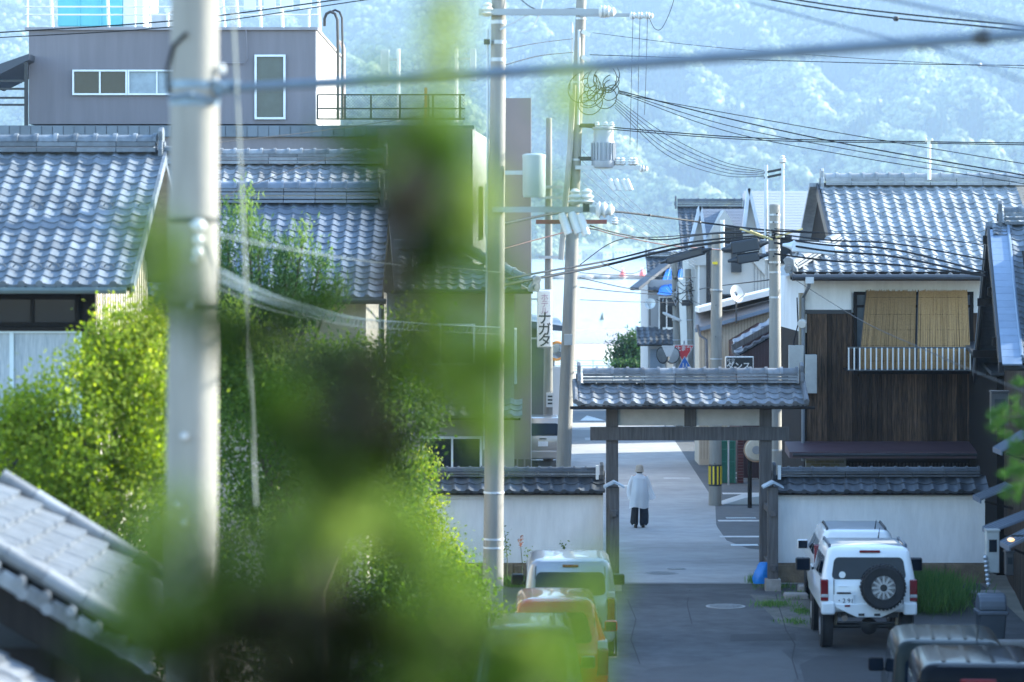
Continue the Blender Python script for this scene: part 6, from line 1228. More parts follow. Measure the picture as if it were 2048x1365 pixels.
sp = MB().lathe([(.20, -.10), (.33, -.11), (.36, -.08), (.365, 0), (.36, .08), (.33, .11), (.20, .10)], (.22, -.14, 1.09), Y_, 36).build("spare_wheel", TYRE, tj, smooth=40)
kn = MB().box(.352, .375, -.10, .10, -.018, .018).mesh("tread_block", TYRE)
for k in range(36): place(kn, "tread_block", sp, Matrix.Translation((.22, -.14, 1.09)) @ Matrix.Rotation(k * math.pi / 18, 4, 'Y'))
MB().lathe([(.20, -.10), (.20, -.06), (.185, -.05), (.185, -.10)], (.22, -.14, 1.09), Y_, 30).build("rim_ring", RIM, sp, smooth=40); MB().lathe([(.185, -.04), (.02, -.035)], (.22, -.14, 1.09), Y_, 24, caps=False).build("rim_dish", TRIM, sp)
spk = MB().box(.05, .19, -.105, -.06, -.017, .017).mesh("spoke", RIM)
for k in range(12): place(spk, "spoke", sp, Matrix.Translation((.22, -.14, 1.09)) @ Matrix.Rotation(k * math.pi / 6, 4, 'Y'))
MB().lathe([(.06, -.115), (.055, -.05)], (.22, -.14, 1.09), Y_, 16).build("hub_cap", TRIM, sp)
MB().box(-.53, -.30, -.035, .02, .965, .99).build("plate_lamp", TRIM, tj, bevel=.006); MB().box(-.50, -.36, -.012, .02, 1.085, 1.09).build("hatch_handle", WHT, tj, bevel=.008); MB().box(-.16, -.10, -.03, .02, 1.06, 1.10).build("lock", TRIM, tj)
for x in (-.58, .56): MB().box(x - .006, x + .006, -.006, .02, .78, 1.2).build("door_seam", TRIM, tj)
for sg in (-1, 1): MB().tube([(sg * .63, .25, 1.68), (sg * .63, .3, 1.745), (sg * .63, 1.6, 1.745), (sg * .63, 1.65, 1.68)], .024, 8).build("roof_rail", mat("rail_blue_black", (.05, .07, .10), .35), tj, smooth=True)
MB().tube([(-.62, .62, .36), (.62, .62, .36)], .045, 10).build("axle", TRIM, tj, smooth=True); MB().lathe([(.05, -.12), (.14, -.05), (.14, .05), (.05, .12)], (.05, .62, .36), Y_, 16).build("differential", TRIM, tj, smooth=True)
MB().tube([(-.40, -.02, .56), (-.40, .3, .58), (-.36, 1.0, .55)], .05, 12).build("exhaust", mat("exhaust_rust", (.25, .20, .16), .4, .2, 8, metal=.6), tj, smooth=True); MB().tube([(-.5, .45, .44), (.55, .55, .42)], .014, 6).build("lateral_rod", CHROME, tj)
for x in (-.52, .5): MB().tube([(x, .5, .40), (x + .03, .42, .72)], .03, 8).build("shock_absorber", mat("shock_tan", (.34, .28, .20), .5), tj); MB().tube([(x + .0, .66, .4), (x + .0, .66, .74)], .055, 10).build("coil_spring", TRIM, tj)
MB().box(-.5, .5, .2, 2.8, .55, .66).build("chassis", TRIM, tj)
MB().lathe([(.055, 0), (.055, .004)], (-.44, .022, 1.275), Vector((0, -1, .14)), 16).build("window_sticker", PORC, tj)
# grey-green kei van and black kei van
car("grey_green_van", "grey-green kei van with a ribbed roof, ahead of the black one", ((1902 - 1024) / F * 37.5, 37.5, z6), -.08, kei(1.70, .737, 3.4, .05, .66), GREEN,
    dict(rearwin=(-.58, .58, 1.04, 1.46), rwc=.05, sidewin=[(.3, 1.2, 1.04, 1.44), (1.3, 2.1, 1.04, 1.44)], windshield=(-.5, .5, 1.06, 1.4), wheel=(.29, .16), axles=(.62, 2.85), track=.65, mirror=(2.3, 1.10, 1.2, BLK), tails=[(.62, .735, .62, .95, TAIL)], stop=(.03, 1.575, .17), plate=(0, .72), bumper=(.28, .52, .70, .05), ribs=[(x, .3, 1.75, 1.70) for x in (-.4, -.2, 0, .2, .4)], antenna=(.34, .3, 1.68)))
car("black_van", "black boxy kei van at the frame's lower corner, ribbed roof", ((1966 - 1024) / F * 33.7, 33.7, z6), -.08, kei(1.93, .737, 3.4, .03, .69), BLK,
    dict(rearwin=(-.62, .62, 1.06, 1.66), rwc=.05, sidewin=[(.3, 1.2, 1.04, 1.6), (1.3, 2.1, 1.04, 1.6)], windshield=(-.5, .5, 1.06, 1.55), wheel=(.29, .16), axles=(.62, 2.85), track=.65, mirror=(2.3, 1.15, 1.2, BLK), tails=[(.64, .735, .62, 1.0, TAIL)], stop=(-.05, 1.75, .4), plate=(0, .72), bumper=(.28, .52, .70, .05), ribs=[(x, .3, 1.7, 1.93) for x in (-.42, -.14, .14, .42)]))
# champagne wagon down the street
car("champagne_wagon", "champagne wagon parked beyond the leaning pole in the street", ((1086 - 1024) / F * 100, 100, .005), 0, kei(1.66, .74, 3.5, .14, .62), BRZ,
    dict(rearwin=(-.56, .56, 1.05, 1.46), sidewin=[(.6, 1.5, 1.05, 1.4)], windshield=(-.5, .5, 1.06, 1.4), wheel=(.29, .17), axles=(.65, 2.9), track=.65, mirror=(2.2, 1.06, 1.1, BRZ), tails=[(.60, .73, .80, .98, TAIL), (.62, .72, .42, .52, TAIL)], plate=(0, .78), bumper=(.28, .56, .72, .05), wiper=1.06, handle=(0, .95)))

# ================================================================== PERSON walking away
PY = 78.0; px_ = (1279 - 1024) / F * PY; pz = gz(PY) + .008
per = thing("person", "person in a beige bucket hat, sheer white shirt and wide navy trousers walking away", "person", (px_, PY, pz))
def PP(x, y, z): return (px_ + x, PY + y, pz + z)
SKIN = mat("skin", (.50, .33, .25), .5, .06, 20)
def skin_body():
    J = {}; verts = []; rad = []; edges = []
    def add(nm, x, y, z, r, par=None):
        J[nm] = len(verts); verts.append(PP(x, y, z)); rad.append(r)
        if par: edges.append((J[par], J[nm]))
    add('pelvis', 0, 0, .88, .115); add('waist', 0, 0, 1.02, .10, 'pelvis'); add('chest', 0, .01, 1.22, .125, 'waist'); add('neckb', 0, .0, 1.36, .06, 'chest'); add('neck', 0, .01, 1.42, .048, 'neckb')
    add('jaw', 0, .03, 1.475, .065, 'neck'); add('head', 0, .03, 1.54, .085, 'jaw'); add('crown', 0, .02, 1.60, .06, 'head'); add('nose', 0, .115, 1.52, .012, 'head')
    for sg, sd in ((-1, 'l'), (1, 'r')):
        add('sh' + sd, sg * .16, .0, 1.33, .055, 'neckb'); add('el' + sd, sg * .24, -.01 + .02, 1.07, .042, 'sh' + sd); add('wr' + sd, sg * .19, .16, .90, .028, 'el' + sd); add('pm' + sd, sg * .175, .22, .86, .032, 'wr' + sd)
        for i, (dx, L_) in enumerate(((-.024, .075), (-.008, .085), (.008, .08), (.024, .065))):
            add(f'f{i}{sd}', sg * .175 + dx, .26, .845, .0085, 'pm' + sd); add(f'g{i}{sd}', sg * .175 + dx, .26 + L_ * .6, .81, .007, f'f{i}{sd}')
        add('th' + sd, sg * .175 - sg * .04, .235, .885, .009, 'pm' + sd); add('ti' + sd, sg * .175 - sg * .06, .27, .88, .007, 'th' + sd)
        st = .10 if sg > 0 else -.06
        add('hip' + sd, sg * .09, 0, .82, .09, 'pelvis'); add('kn' + sd, sg * .10, st * .6 + .03, .47, .06, 'hip' + sd); add('an' + sd, sg * .10, st, .09, .04, 'kn' + sd); add('to' + sd, sg * .105, st + .13, .035, .035, 'an' + sd)
    me = bpy.data.meshes.new("body"); off = BASE[per.name]; me.from_pydata([tuple(Vector(v) - off) for v in verts], edges, [])
    o = link_mesh("body", me, per); md = o.modifiers.new("skin", 'SKIN'); md.use_smooth_shade = True
    for i, r in enumerate(rad): me.skin_vertices[0].data[i].radius = (r, r); me.skin_vertices[0].data[i].use_root = (i == 0)
    o.modifiers.new("sub", 'SUBSURF').render_levels = 1; me.materials.append(SKIN); return o
body = skin_body()
def loft(rows, nm, m, parent, seg=28, fold=0.0, fk=9, seed=0, close=False):
    rr = random.Random(seed); ph = rr.uniform(0, 6); b = MB(); V_ = []; 
    for j, (cx, cy_, z, rx, ry) in enumerate(rows):
        for k in range(seg):
            a = 2 * math.pi * k / seg; f = 1 + fold * (j / len(rows)) * math.sin(fk * a + ph + j * .35) ; zz = z + (fold * .25 * math.sin(3 * a + ph) if j == len(rows) - 1 else 0); V_.append(PP(cx + rx * f * math.cos(a), cy_ + ry * f * math.sin(a), zz))
    n = len(rows); b.add(V_, [(j * seg + k, j * seg + (k + 1) % seg, (j + 1) * seg + (k + 1) % seg, (j + 1) * seg + k) for j in range(n - 1) for k in range(seg)])
    if close: b.f += [tuple(range(seg)), tuple((n - 1) * seg + k for k in range(seg))]
    return b.build(nm, m, parent, smooth=60, recalc=False)
NAVY = mat("navy_cloth", (.012, .022, .04), .9, .25, 12, bump=.3); NAVYD = mat("shaded_navy_cloth", (.008, .009, .012), .9, .2, 12)  # darker copy paints shade onto one trouser leg
loft([(0, 0, .96, .16, .12), (0, 0, .88, .19, .15), (0, 0, .78, .20, .16), (0, .0, .72, .2, .15)], "trousers_seat", NAVY, per)
loft([(-.085, 0, .86, .09, .14), (-.10, -.01, .70, .095, .13), (-.118, .0, .50, .092, .12), (-.135, -.04, .30, .10, .12), (-.145, -.07, .15, .105, .12), (-.125, -.07, .09, .075, .10)], "trouser_leg", NAVYD, per, fold=.10, fk=5, seed=1)
loft([(.095, 0, .86, .095, .14), (.105, .02, .70, .105, .14), (.118, .05, .50, .112, .14), (.125, .08, .30, .118, .14), (.12, .10, .12, .115, .13), (.10, .10, .065, .085, .11)], "trouser_leg", NAVY, per, fold=.08, fk=5, seed=2)
for x, y in ((-.10, .0), (.10, .14)): loft([(x, y + .02, .0, .045, .125), (x, y + .02, .05, .046, .12), (x, y - .02, .085, .035, .06)], "shoe", mat("shoe_dark", (.03, .025, .022), .6), per, close=True)
loft([(0, .0, .80, .17, .12), (0, .0, .98, .165, .12), (0, .01, 1.16, .17, .12), (0, .01, 1.30, .15, .10)], "undershirt", mat("undershirt_grey", (.48, .46, .48), .9), per)
# sheer shirt: thin cloth that lets some light through
sm = bpy.data.materials.new("sheer_white_cloth"); sm.use_nodes = True; N = sm.node_tree.nodes; L = sm.node_tree.links; B = N["Principled BSDF"]; B.inputs["Base Color"].default_value = (.93, .94, .95, 1); B.inputs["Roughness"].default_value = .9
tl_ = N.new("ShaderNodeBsdfTranslucent"); tl_.inputs[0].default_value = (.86, .88, .9, 1); tp_ = N.new("ShaderNodeBsdfTransparent"); m1 = N.new("ShaderNodeMixShader"); m2 = N.new("ShaderNodeMixShader"); m1.inputs[0].default_value = .3; m2.inputs[0].default_value = .24
L.new(B.outputs[0], m1.inputs[1]); L.new(tl_.outputs[0], m1.inputs[2]); L.new(m1.outputs[0], m2.inputs[1]); L.new(tp_.outputs[0], m2.inputs[2]); L.new(m2.outputs[0], N["Material Output"].inputs[0])
sh = loft([(0, .0, 1.405, .065, .065), (0, -.01, 1.375, .11, .09), (0, -.01, 1.335, .175, .115), (0, -.01, 1.26, .195, .14), (0, -.02, 1.10, .20, .155), (0, -.03, .92, .215, .17), (0, -.04, .74, .235, .185), (-.01, -.05, .53, .25, .19)], "shirt", sm, per, 44, .09, 7, 3)
for sg in (-1, 1):
    b = MB(); P_ = [Vector(PP(sg * .145, 0, 1.335)), Vector(PP(sg * .205, .0, 1.20)), Vector(PP(sg * .25, .02, 1.04)), Vector(PP(sg * (.25 if sg < 0 else .285), .06, .90)), Vector(PP(sg * (.22 if sg < 0 else .34), .10, .76))]
    b.tube(P_, [.065, .075, .08, .085, .105 if sg > 0 else .075], 14, False); b.build("sleeve", sm, sh, smooth=60, recalc=False)
MB().lathe([(.06, 0), (.082, .02), (.078, .05)], PP(0, .0, 1.375), Z_, 18, caps=False).build("collar", sm, sh, smooth=True)
b = MB(); b.tube([PP(-.19, -.11, 1.30), PP(-.1, -.15, 1.285), PP(.1, -.15, 1.285), PP(.19, -.11, 1.30)], .006, 5); b.build("yoke_seam", sm, sh)
loft([(0, .0, 1.42, .060, .06), (0, .0, 1.45, .082, .082), (0, .005, 1.50, .084, .088), (0, .01, 1.55, .075, .08)], "hair", mat("dark_hair", (.012, .010, .009), .5), per)
MB().lathe([(.122, -.005), (.113, .03), (.102, .07), (.096, .13), (.084, .165), (.045, .18), (.002, .182)], PP(0, .015, 1.465), Z_, 28, caps=False).build("bucket_hat", mat("hat_beige", (.42, .33, .25), .9, .1, 20, bump=.3), per, smooth=60)

# blue sack hanging on the gate post
p = W(1531, 1140, 58.62); t = thing("blue_bag", "bright blue plastic sack tied to the gate's support post", "bag", (p.x, p.y, p.z - .3)); BLU = mat("plastic_blue", (.02, .20, .62), .4, .2, 7, bump=.4, bscale=18)
def bag(cx, cz, w, hh, dy, nm, lean):
    rr = random.Random(int(cx * 100)); b = MB(); V_ = []; seg = 18; rows = 8
    for j in range(rows + 1):
        f = j / rows; r = w * (.25 + .85 * math.sin(math.pi * (.12 + .62 * f)) ) * (1 + .0 * f)
        for k in range(seg): a = 2 * math.pi * k / seg; q = r * (1 + .13 * math.sin(5 * a + j * .8) + rr.uniform(-.04, .04)); V_.append((cx + lean * f + q * math.cos(a), p.y + dy + .55 * q * math.sin(a), cz - hh * f))
    b.add(V_, [(j * seg + k, j * seg + (k + 1) % seg, (j + 1) * seg + (k + 1) % seg, (j + 1) * seg + k) for j in range(rows) for k in range(seg)] + [tuple(range(seg)), tuple(rows * seg + k for k in range(seg))]); b.build(nm, BLU, t, smooth=50, recalc=False)
bag(p.x - .02, p.z + .15, .15, .42, .0, "sack", -.08); bag(p.x + .13, p.z + .13, .075, .17, .02, "sack_end", .04)
# ================================================================== PLANTS
def unit(a): return a / np.maximum(1e-9, np.linalg.norm(a, axis=1, keepdims=True))
def leaf_object(name, C, A, L, Wd, tone, m, parent, kind=None, rng=RNG, Nt=None):
    """many small leaves: C centres, A long axes, L lengths, Wd widths, tone 0 to 1"""
    N = len(C); A = unit(A); R = unit(np.cross(A, rng.normal(0, 1, (N, 3)) if Nt is None else Nt)); NN = np.cross(A, R); L = np.broadcast_to(L, N)[:, None]; Wd = np.broadcast_to(Wd, N)[:, None]
    off = np.array(BASE.get(parent.name, Vector())); C = C - off
    V = np.stack([C - A * L * .5, C + R * Wd * .5 - NN * Wd * .12, C + A * L * .5, C - R * Wd * .5 - NN * Wd * .12], 1).reshape(-1, 3)
    me = bpy.data.meshes.new(name); me.vertices.add(4 * N); me.vertices.foreach_set("co", V.ravel().astype(np.float32))
    me.loops.add(4 * N); me.loops.foreach_set("vertex_index", np.arange(4 * N, dtype=np.int32)); me.polygons.add(N); me.polygons.foreach_set("loop_start", np.arange(0, 4 * N, 4, dtype=np.int32)); me.polygons.foreach_set("loop_total", np.full(N, 4, dtype=np.int32))
    at = me.attributes.new("tone", 'FLOAT', 'POINT'); at.data.foreach_set("value", np.repeat(np.clip(tone, 0, 1), 4).astype(np.float32)); me.update(); me.validate(); me.materials.append(m)
    o = link_mesh(name, me, parent)
    if kind: o["kind"] = kind
    return o
def blob_leaves(blobs, per, size, rng, clump=.22, up=.25, stretch=1.0):
    """leaf positions gathered in small clumps spread through ellipsoids: (centre, radii, tone shift)"""
    C = []; A = []; T = []; NT = []
    for (c, rad, n, tn) in blobs:
        nc = max(3, n // per); u = unit(rng.normal(0, 1, (nc, 3))); r = rng.uniform(.25, 1.0, (nc, 1)) ** .45
        cc = np.array(c) + u * r * np.array(rad); ct = rng.normal(tn, .11, nc) + .16 * u[:, 2]
        k = np.repeat(np.arange(nc), per); v = rng.normal(0, 1, (len(k), 3)); v[:, 2] *= stretch; cs = clump * rng.uniform(.6, 1.3, (nc, 1))
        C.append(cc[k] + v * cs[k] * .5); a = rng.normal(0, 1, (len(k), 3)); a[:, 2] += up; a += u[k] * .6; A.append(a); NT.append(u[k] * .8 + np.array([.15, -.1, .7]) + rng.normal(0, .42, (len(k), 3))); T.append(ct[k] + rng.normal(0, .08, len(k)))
    return np.concatenate(C), np.concatenate(A), np.concatenate(T), np.concatenate(NT)
def px_blob(px, py, rx, ry, d, n, tn, depth=None):
    c = W(px, py, d); s = d / F; return (tuple(c), (rx * s, depth or (rx + ry) / 2 * s, ry * s), n, tn)
BARK = mat("tree_bark", (.10, .08, .06), .9, .3, 8, bump=.6, bscale=30, stretch=(3, 3, .8))
def tree(name, label, cat, d, blobs, m, leaf, per=26, clump=.3, trunk=None, seed=1, up=.2, stretch=1.0, aspect=.5, group=None):
    rng = np.random.default_rng(seed); B_ = [px_blob(b[0], b[1], b[2], b[3], d + (b[6] if len(b) > 6 else 0), b[4], b[5]) for b in blobs]
    cx = sum(b[0][0] for b in B_) / len(B_); cyy = sum(b[0][1] for b in B_) / len(B_); base = Vector((trunk if trunk is not None else cx, cyy, gz(cyy)))
    t = thing(name, label, cat, tuple(base), group); C, A, T, NT = blob_leaves(B_, per, leaf, rng, clump, up, stretch)
    leaf_object("crown", C, A, leaf * rng.uniform(.7, 1.3, len(C)), leaf * aspect * rng.uniform(.7, 1.3, len(C)), T, m, t, 'stuff', rng, NT)
    rr = random.Random(seed); mid = base + Vector((0, 0, max(.5, (min(b[0][2] for b in B_) - base.z) * .6)))
    MB().tube([base - Vector((0, 0, .1)), base.lerp(mid, .5) + Vector((rr.uniform(-.05, .05), 0, 0)), mid], [.11, .09, .075], 10).build("trunk", BARK, t, smooth=True)
    for b in B_:
        e = Vector(b[0]); k = mid.lerp(e, .5) + Vector((rr.uniform(-.1, .1), rr.uniform(-.1, .1), .05)); MB().tube([mid, k, e], [.06, .035, .012], 7).build("limb", BARK, t, smooth=True)
    return t
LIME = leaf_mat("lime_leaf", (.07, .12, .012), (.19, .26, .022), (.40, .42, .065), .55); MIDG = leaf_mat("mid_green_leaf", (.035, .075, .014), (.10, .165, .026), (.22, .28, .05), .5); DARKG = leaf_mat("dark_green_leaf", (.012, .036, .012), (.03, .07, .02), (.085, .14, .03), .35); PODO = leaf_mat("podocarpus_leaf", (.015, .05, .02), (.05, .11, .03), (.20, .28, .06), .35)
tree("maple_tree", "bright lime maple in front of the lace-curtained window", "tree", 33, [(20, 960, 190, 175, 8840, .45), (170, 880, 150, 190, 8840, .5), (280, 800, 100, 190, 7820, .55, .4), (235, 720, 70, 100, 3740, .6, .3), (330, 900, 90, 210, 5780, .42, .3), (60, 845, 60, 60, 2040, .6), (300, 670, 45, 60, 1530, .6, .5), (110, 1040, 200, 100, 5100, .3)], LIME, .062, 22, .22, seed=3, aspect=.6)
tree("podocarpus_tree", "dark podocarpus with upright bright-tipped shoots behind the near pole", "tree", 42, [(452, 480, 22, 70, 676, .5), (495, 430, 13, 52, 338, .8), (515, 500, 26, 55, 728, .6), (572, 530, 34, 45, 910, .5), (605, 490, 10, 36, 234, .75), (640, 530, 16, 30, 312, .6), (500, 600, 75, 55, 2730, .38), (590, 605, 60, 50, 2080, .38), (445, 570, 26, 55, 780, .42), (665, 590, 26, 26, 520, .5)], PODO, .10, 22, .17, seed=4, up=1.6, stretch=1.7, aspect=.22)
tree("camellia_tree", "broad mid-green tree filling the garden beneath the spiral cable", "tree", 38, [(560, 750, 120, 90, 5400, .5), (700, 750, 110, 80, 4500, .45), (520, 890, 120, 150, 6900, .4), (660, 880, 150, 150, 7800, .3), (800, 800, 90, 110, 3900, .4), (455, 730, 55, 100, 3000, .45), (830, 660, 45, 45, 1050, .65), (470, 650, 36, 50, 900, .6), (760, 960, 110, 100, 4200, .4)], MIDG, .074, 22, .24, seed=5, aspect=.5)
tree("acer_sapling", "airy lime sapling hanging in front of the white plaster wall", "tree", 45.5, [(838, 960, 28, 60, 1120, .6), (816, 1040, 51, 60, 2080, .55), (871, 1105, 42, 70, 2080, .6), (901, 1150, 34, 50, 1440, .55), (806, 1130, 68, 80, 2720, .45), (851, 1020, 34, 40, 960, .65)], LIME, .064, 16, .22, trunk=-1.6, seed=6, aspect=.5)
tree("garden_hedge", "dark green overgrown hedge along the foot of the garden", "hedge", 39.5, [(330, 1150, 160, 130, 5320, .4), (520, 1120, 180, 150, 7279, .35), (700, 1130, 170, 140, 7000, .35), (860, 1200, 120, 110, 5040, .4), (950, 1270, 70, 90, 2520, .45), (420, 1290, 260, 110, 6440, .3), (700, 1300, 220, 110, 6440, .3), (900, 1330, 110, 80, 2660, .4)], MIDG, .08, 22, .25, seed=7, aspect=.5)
tree("shore_pine", "dark spreading pine at the lakeside end of the street", "tree", 164, [(1262, 700, 26, 26, 900, .35), (1280, 716, 24, 24, 800, .3), (1250, 722, 22, 10, 500, .3), (1232, 712, 14, 5, 220, .35), (1240, 690, 12, 10, 240, .45), (1270, 682, 14, 14, 300, .45), (1295, 735, 20, 20, 500, .25)], DARKG, .26, 16, .5, seed=8, aspect=.4)
tree("clipped_hedge", "low clipped dark hedge beneath the shore pine", "hedge", 160, [(1240, 737, 18, 8, 600, .4), (1262, 736, 20, 8, 700, .45), (1282, 738, 18, 8, 600, .4)], DARKG, .2, 20, .35, seed=9)

# ------------------------------------------------------------------ pines with needles
def tuft(C, A, T, c, ax, n, L, tone, rng, spread=.8):
    ax = np.array(ax, float); ax /= np.linalg.norm(ax); v = rng.normal(0, 1, (n, 3)); v = unit(v) * spread + ax; v = unit(v); base = np.array(c) + rng.normal(0, L * .12, (n, 3)); C.append(base + v * L * .5); A.append(v); T.append(rng.normal(tone, .12, n))
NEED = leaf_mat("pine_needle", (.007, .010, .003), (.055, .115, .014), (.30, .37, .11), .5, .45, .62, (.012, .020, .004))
# young pine a few paces from the lens
rng = np.random.default_rng(21); D = 3.3
t = thing("young_pine", "young pine close to the lens, heavily blurred green shoots", "pine tree", tuple(Vector((W(640, 0, D).x, D, gz(D)))))
stem = [(560, 2400), (580, 1900), (610, 1400), (660, 1080), (705, 850), (760, 640), (800, 430), (850, 250), (885, 60), (893, -160)]
MB().tube([W(x, y, D) for x, y in stem], [.012, .010, .008, .006, .005, .005, .005, .004, .004, .002], 9).build("trunk", mat("pine_bark", (.03, .022, .012), .9, .3, 30, bump=.5), t, smooth=True)
C, A, T = [], [], []
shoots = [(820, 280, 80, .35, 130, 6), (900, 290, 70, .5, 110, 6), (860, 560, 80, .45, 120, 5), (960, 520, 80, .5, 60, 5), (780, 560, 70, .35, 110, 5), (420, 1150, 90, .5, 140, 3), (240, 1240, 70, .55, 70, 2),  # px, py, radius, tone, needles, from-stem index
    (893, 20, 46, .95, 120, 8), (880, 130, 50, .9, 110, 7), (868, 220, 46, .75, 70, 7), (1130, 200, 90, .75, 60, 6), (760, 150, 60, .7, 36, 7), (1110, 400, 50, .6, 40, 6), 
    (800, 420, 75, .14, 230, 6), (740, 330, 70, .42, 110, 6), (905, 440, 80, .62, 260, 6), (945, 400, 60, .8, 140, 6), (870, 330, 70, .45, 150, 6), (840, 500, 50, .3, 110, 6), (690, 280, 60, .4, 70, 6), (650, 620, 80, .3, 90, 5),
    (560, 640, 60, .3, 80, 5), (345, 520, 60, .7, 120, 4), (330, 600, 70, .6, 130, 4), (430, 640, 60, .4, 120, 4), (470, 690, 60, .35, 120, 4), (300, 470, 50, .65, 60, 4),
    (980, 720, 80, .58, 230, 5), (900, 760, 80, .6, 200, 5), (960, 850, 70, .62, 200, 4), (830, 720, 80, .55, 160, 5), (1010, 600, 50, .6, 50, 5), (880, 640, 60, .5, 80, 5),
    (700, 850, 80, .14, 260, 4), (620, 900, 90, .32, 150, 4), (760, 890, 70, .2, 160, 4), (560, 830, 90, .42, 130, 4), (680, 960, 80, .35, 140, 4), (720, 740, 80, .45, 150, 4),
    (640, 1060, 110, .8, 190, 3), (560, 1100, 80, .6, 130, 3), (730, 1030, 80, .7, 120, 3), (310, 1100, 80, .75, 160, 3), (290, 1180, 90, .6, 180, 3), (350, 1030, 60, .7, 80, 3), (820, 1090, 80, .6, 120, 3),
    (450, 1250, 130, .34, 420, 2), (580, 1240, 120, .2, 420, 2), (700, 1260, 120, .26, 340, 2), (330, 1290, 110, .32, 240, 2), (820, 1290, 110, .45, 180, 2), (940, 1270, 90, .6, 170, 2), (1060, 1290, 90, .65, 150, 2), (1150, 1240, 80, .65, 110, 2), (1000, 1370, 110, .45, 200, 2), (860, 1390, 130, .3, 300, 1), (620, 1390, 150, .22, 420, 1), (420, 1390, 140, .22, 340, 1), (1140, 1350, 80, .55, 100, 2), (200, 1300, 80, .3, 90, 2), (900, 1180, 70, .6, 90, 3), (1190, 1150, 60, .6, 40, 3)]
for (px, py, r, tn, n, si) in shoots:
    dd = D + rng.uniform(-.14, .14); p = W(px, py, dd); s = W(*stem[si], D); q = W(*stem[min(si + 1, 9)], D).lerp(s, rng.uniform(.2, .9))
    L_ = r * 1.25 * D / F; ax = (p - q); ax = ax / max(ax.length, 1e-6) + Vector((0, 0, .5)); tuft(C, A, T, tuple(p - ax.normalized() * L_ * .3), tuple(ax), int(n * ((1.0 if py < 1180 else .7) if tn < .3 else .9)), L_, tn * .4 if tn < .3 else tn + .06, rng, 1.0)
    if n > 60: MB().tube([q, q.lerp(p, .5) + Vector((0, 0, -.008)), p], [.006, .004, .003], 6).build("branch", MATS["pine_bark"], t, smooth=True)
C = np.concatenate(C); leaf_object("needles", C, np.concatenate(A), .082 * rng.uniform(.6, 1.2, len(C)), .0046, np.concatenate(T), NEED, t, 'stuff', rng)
# garden pine at the side
rng = np.random.default_rng(5); D = 26.0
t = thing("garden_pine", "garden pine whose needle sprays enter beside the board wall", "pine tree", (4.95, D, gz(D)))
MB().tube([(4.95, D, gz(D) - .1), (5.0, D, 3.2), (4.85, D, 4.8), (4.95, D, 6.6)], [.12, .10, .08, .03], 10).build("trunk", BARK, t, smooth=True)
C, A, T = [], [], []
for (px, py, n) in ((2010, 850, 9), (2035, 900, 9), (2048, 830, 8), (2025, 960, 6), (2045, 1000, 6), (2070, 870, 8), (2090, 960, 8), (2060, 780, 6), (2100, 830, 8), (2110, 1010, 7), (2005, 835, 3), (2048, 945, 5)):
    p = W(px, py, D); MB().tube([(4.88, D, p.z - .12), Vector((4.88, D, p.z)).lerp(p, .5), p], [.02, .014, .006], 6).build("branch", BARK, t, smooth=True)
    for k in range(n): tuft(C, A, T, tuple(p + Vector(rng.normal(0, .06, 3))), (-.3, 0, .9), 42, .1, .45 + .1 * rng.normal(), rng, .9)
C = np.concatenate(C); leaf_object("needles", C, np.concatenate(A), .10, .006, np.concatenate(T), leaf_mat("garden_pine_needle", (.02, .07, .015), (.06, .13, .025), (.13, .22, .04), .4), t, 'stuff', rng)

# ------------------------------------------------------------------ weeds and grasses
GR_ = leaf_mat("grass_blade", (.05, .12, .03), (.10, .20, .05), (.20, .28, .09), .45)
def grass(name, label, patches, seed, h=.3, cat="grass"):
    rng = np.random.default_rng(seed); C, A, T, L = [], [], [], []
    for (x, y, rx, ry, n, hh) in patches:
        c = np.stack([x + rng.normal(0, rx * .5, n), y + rng.normal(0, ry * .5, n), np.zeros(n)], 1); c[:, 2] = [gz(v) for v in c[:, 1]]; a = np.stack([rng.normal(0, .35, n), rng.normal(0, .35, n), np.ones(n)], 1); l = hh * rng.uniform(.5, 1.15, n); C.append(c + unit(a) * l[:, None] * .48); A.append(a); L.append(l); T.append(rng.normal(.45, .2, n))
    class _P: name = "none"
    BASE["none"] = Vector(); C = np.concatenate(C); o = leaf_object(name, C, np.concatenate(A), np.concatenate(L), .014, np.concatenate(T), GR_, type("P", (), {"name": "none"})()) if False else None
    par = bpy.data.objects.new("tmp", None); o = leaf_object(name, C, np.concatenate(A), np.concatenate(L), .013 + .01 * np.concatenate(L), np.concatenate(T), GR_, par); o.parent = None; bpy.data.objects.remove(par)
    return tag(o, label, cat, kind='stuff')
def gp(px, py):
    d = 6.6 * F / (py - 505)
    for _ in range(4): d = (CZ - gz(d)) * F / (py - 505)
    return (px - 1024) / F * d, d
x, y = gp(1880, 1225)
grass("tall_grass", "lush green grass clump between the white off-roader and the dustbin", [(x - .15, y + 1.0, .62, 1.2, 5200, .62), (x - .3, y + .4, .5, .7, 2200, .5), (x + .1, y + 2.0, .6, 1.0, 1800, .6)], 1)
P_ = [gp(1582, 1200), gp(1610, 1190), gp(1560, 1215), gp(1600, 1225), gp(1575, 1245), gp(1548, 1180), gp(1630, 1185)]
grass("weeds", "patchy weeds along the cracked asphalt beside the gate post", [(a + .12 * math.sin(i * 5.1), c + .25 * math.cos(i * 3.7), .18 + .12 * (i % 3), .3 + .2 * (i % 2), 150 + 60 * (i % 4), .07 + .04 * (i % 3)) for i, (a, c) in enumerate(P_)], 2, cat="weeds")
P_ = [gp(px, 1168 + (i % 3) * 3) for i, px in enumerate(range(860, 1210, 22))]
grass("wall_weeds", "weeds growing along the foot of the plaster wall behind the wagon", [(a, c - .1, .3, .25, 260, .22) for a, c in P_], 3, cat="weeds")
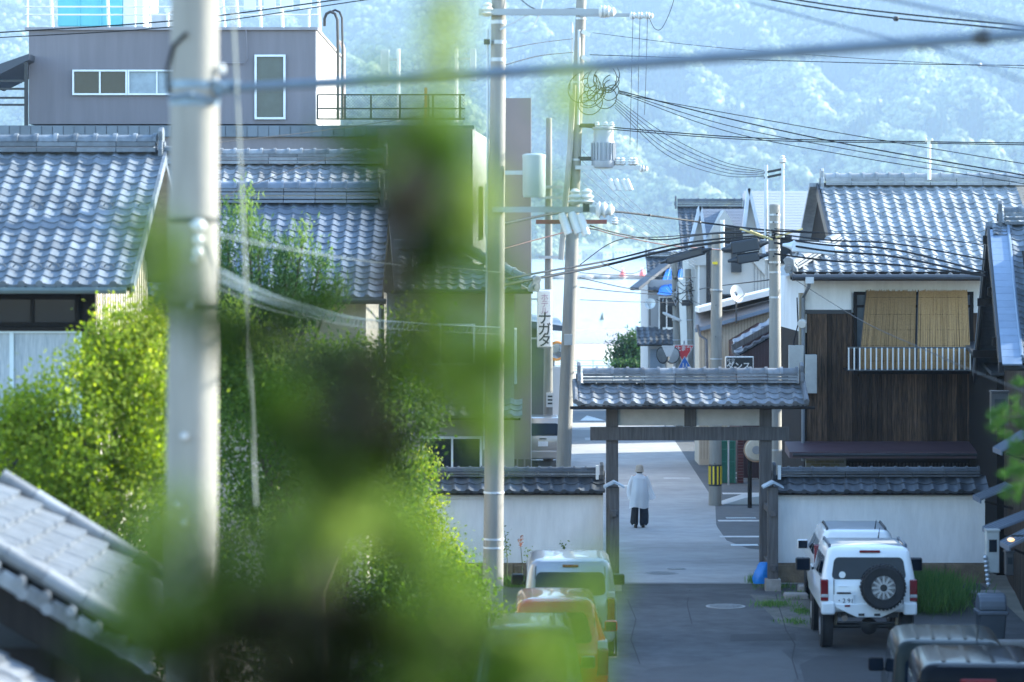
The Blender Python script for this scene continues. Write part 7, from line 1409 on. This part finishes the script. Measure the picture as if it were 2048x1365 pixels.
for k, (px, y0, y1, fl) in enumerate(((1043, 1165, 1078, True), (1064, 1165, 1105, False), (1130, 1165, 1090, False), (1013, 1165, 1068, False))):
    d = 59.6; a, c = W(px, y0, d), W(px - 3, y1, d); a = Vector((a.x, d, gz(d))); t = thing("wall_plant", ["dried stalk with a reddish flower head before the plaster wall", "short leafy sprig before the plaster wall next to the dried stalk", "leafy sprig poking above the silver wagon's roof", "tall thin weed beside the slim pole at the wall"][k], "plant", tuple(a), "plants before the plaster wall")
    MB().tube([a, a.lerp(c, .5) + Vector((.03, 0, 0)), c], [.012, .009, .005], 6).build("stem", mat("stem_green", (.07, .09, .04), .8), t, smooth=True); rng = np.random.default_rng(k); n = 26 if fl else 60
    f = rng.uniform(.85 if fl else .55, 1.05, n)[:, None]; C = np.array(a) + (np.array(c) - np.array(a)) * f + rng.normal(0, .03 if fl else .055, (n, 3)); leaf_object("flower_head" if fl else "leaves", C, rng.normal(0, 1, (n, 3)), .07, .03, rng.normal(.5, .2, n), leaf_mat("dry_flower", (.14, .05, .03), (.25, .10, .06), (.3, .15, .09)) if fl else MIDG, t, 'stuff', rng)
x, y = gp(1520, 1165); 
rng = np.random.default_rng(12)
grass("post_weeds", "dry grass tuft at the foot of the gate post under the blue sack", [(x - .05, y - .3, .25, .3, 300, .22)], 5, cat="weeds")

# ================================================================== ADDED UNSEEN HOUSES that keep sun off the street and lot
def shading_house(label, x0, x1, y0, y1, ze, zr, zb, m):
    h = thing("shading_house", label, "house", ((x0 + x1) / 2, (y0 + y1) / 2, zb), "added houses shading the street and lot"); gable_walls(h, x0, x1, y0, y1, zb, ze, zr, 'Y', m); gable(h, x0, x1, y0, y1, ze, zr, 'Y', TILED, .5)
    for i in range(3):
        yy = y0 + (i + .5) * (y1 - y0) / 3; window(h, (x0 - .02, yy, zb + 1.6), -Y_, 1.5, 1.4, ALUM, GLASS, 2)
        if ze - zb > 4.5: window(h, (x0 - .02, yy, zb + 4.3), -Y_, 1.5, 1.2, ALUM, GLASSM, 2)
    MB().box(x0 - .03, x0 - .01, y0 + .1, y0 + 1.0, zb, zb + 2.1).build("door", WOOD_D, h)
shading_house("added unseen house shading the street beside the parking bay, behind the charred house", 9.6, 15, 74.5, 82.5, 6.0, 8.2, 0, BEIGE)
shading_house("second added unseen house shading the street farther along the parking bay", 9.8, 15, 84, 92.5, 6.2, 8.4, 0, SID)
shading_house("tall added unseen house shading the street behind the beige shed", 12.5, 18, 93, 110, 6.6, 9.0, 0, PLAST)
shading_house("added unseen house shading the lot, out past the board wall", 10.6, 16.5, 27, 51.5, 6.4, 9.0, .6, BEIGE)
b = MB(); b.prism([(10.1, 62.2, .3), (10.1, 66.6, .3), (10.1, 66.6, 5.2), (10.1, 62.2, 4.6)], (3, 0, 0)); lk = thing("shading_lean_to", "added unseen lean-to blocking sun between the charred house and the board-clad house", "shed", (11.6, 64, .3)); b.build("wall", WOOD_D, lk); MB().bar((11.6, 62.0, 4.68), (11.6, 66.7, 5.28), 3.3, .08).build("roof", TILED, lk)  # added unseen lean-to closes a gap that let sun onto the street
# gateway pavilion with the hipped tile verge, close by the near pole
h = thing("garden_pavilion", "small pavilion whose tiled gable verge slants down beneath the maple", "pavilion", (-4.2, 23.5, gz(23)))
D0, D1 = 22.0, 25.0; th = math.radians(31); s = Vector((math.cos(th), 0, -math.sin(th))); P0 = W(-150, 1130 - 95, D0)
tw = .265; n = 11; uu = Vector((0, 1, 0))
rf = tiled_slope(h, Vector((P0.x, D0, P0.z)), Y_, s, n, 9, mat("even_roof_tile", (.20, .21, .22), .55, .15, 9, bump=.15, bscale=40, spec=.4, rnd=.08), (D1 - D0) / n, .215, eave=True, zs=2.0)
nn = Y_.cross(-s)
for yy in (D0 - .02, D1 + .02):
    q0 = Vector((P0.x, yy, P0.z)) + nn * .09 if nn.z > 0 else Vector((P0.x, yy, P0.z)) - nn * .09
    for k in range(6): a = q0 + s * (k * .33); MB().tube([a, a + s * .325], [.066, .060], 12).build("verge_roll", TILE, rf, smooth=40)
for k in range(9):
    a = Vector((P0.x, D0 - .1, P0.z - .05)) + s * (k * .215 + .02); MB().obox(a + s * .1 - Z_ * .03, s, Y_, s.cross(Y_), .2, .03, .12).build("verge_tile", TILE, rf, bevel=.012); MB().lathe([(.045, -.02), (.045, .03)], a + s * .19 - Z_ * .06, Y_, 12).build("verge_disc", TILE, rf, smooth=40); MB().lathe([(.035, -.05), (.035, .02)], a + s * .18 + Z_ * .035, Y_, 12).build("verge_knob", TILE, rf, smooth=40)
MB().bar(Vector((P0.x, D0 + .0, P0.z - .30)), Vector((P0.x, D0, P0.z - .30)) + s * 2.0, .08, .24, up=Y_.cross(s)).build("barge_board", WOOD_D, h)
for yy in (D0 + .3, D1 - .3):
    MB().box(P0.x - .3, P0.x - .12, yy - .09, yy + .09, gz(23) - .1, P0.z - .1).build("post", WOOD_D, h); MB().box(P0.x + 1.1, P0.x + 1.28, yy - .09, yy + .09, gz(23) - .1, P0.z - .86).build("post", WOOD_D, h)
MB().box(P0.x - .5, P0.x + .9, D0 + .3, D1 - .3, gz(23) - .1, P0.z - 1.0).build("side_wall", WOOD_D, h)
lr = tiled_slope(h, Vector((W(-80, 0, 21).x, 20.9, W(0, 1325, 21).z)), Y_, Vector((math.cos(.55), 0, -math.sin(.55))), 4, 4, TILE, .25, .2, name="lower_roof")
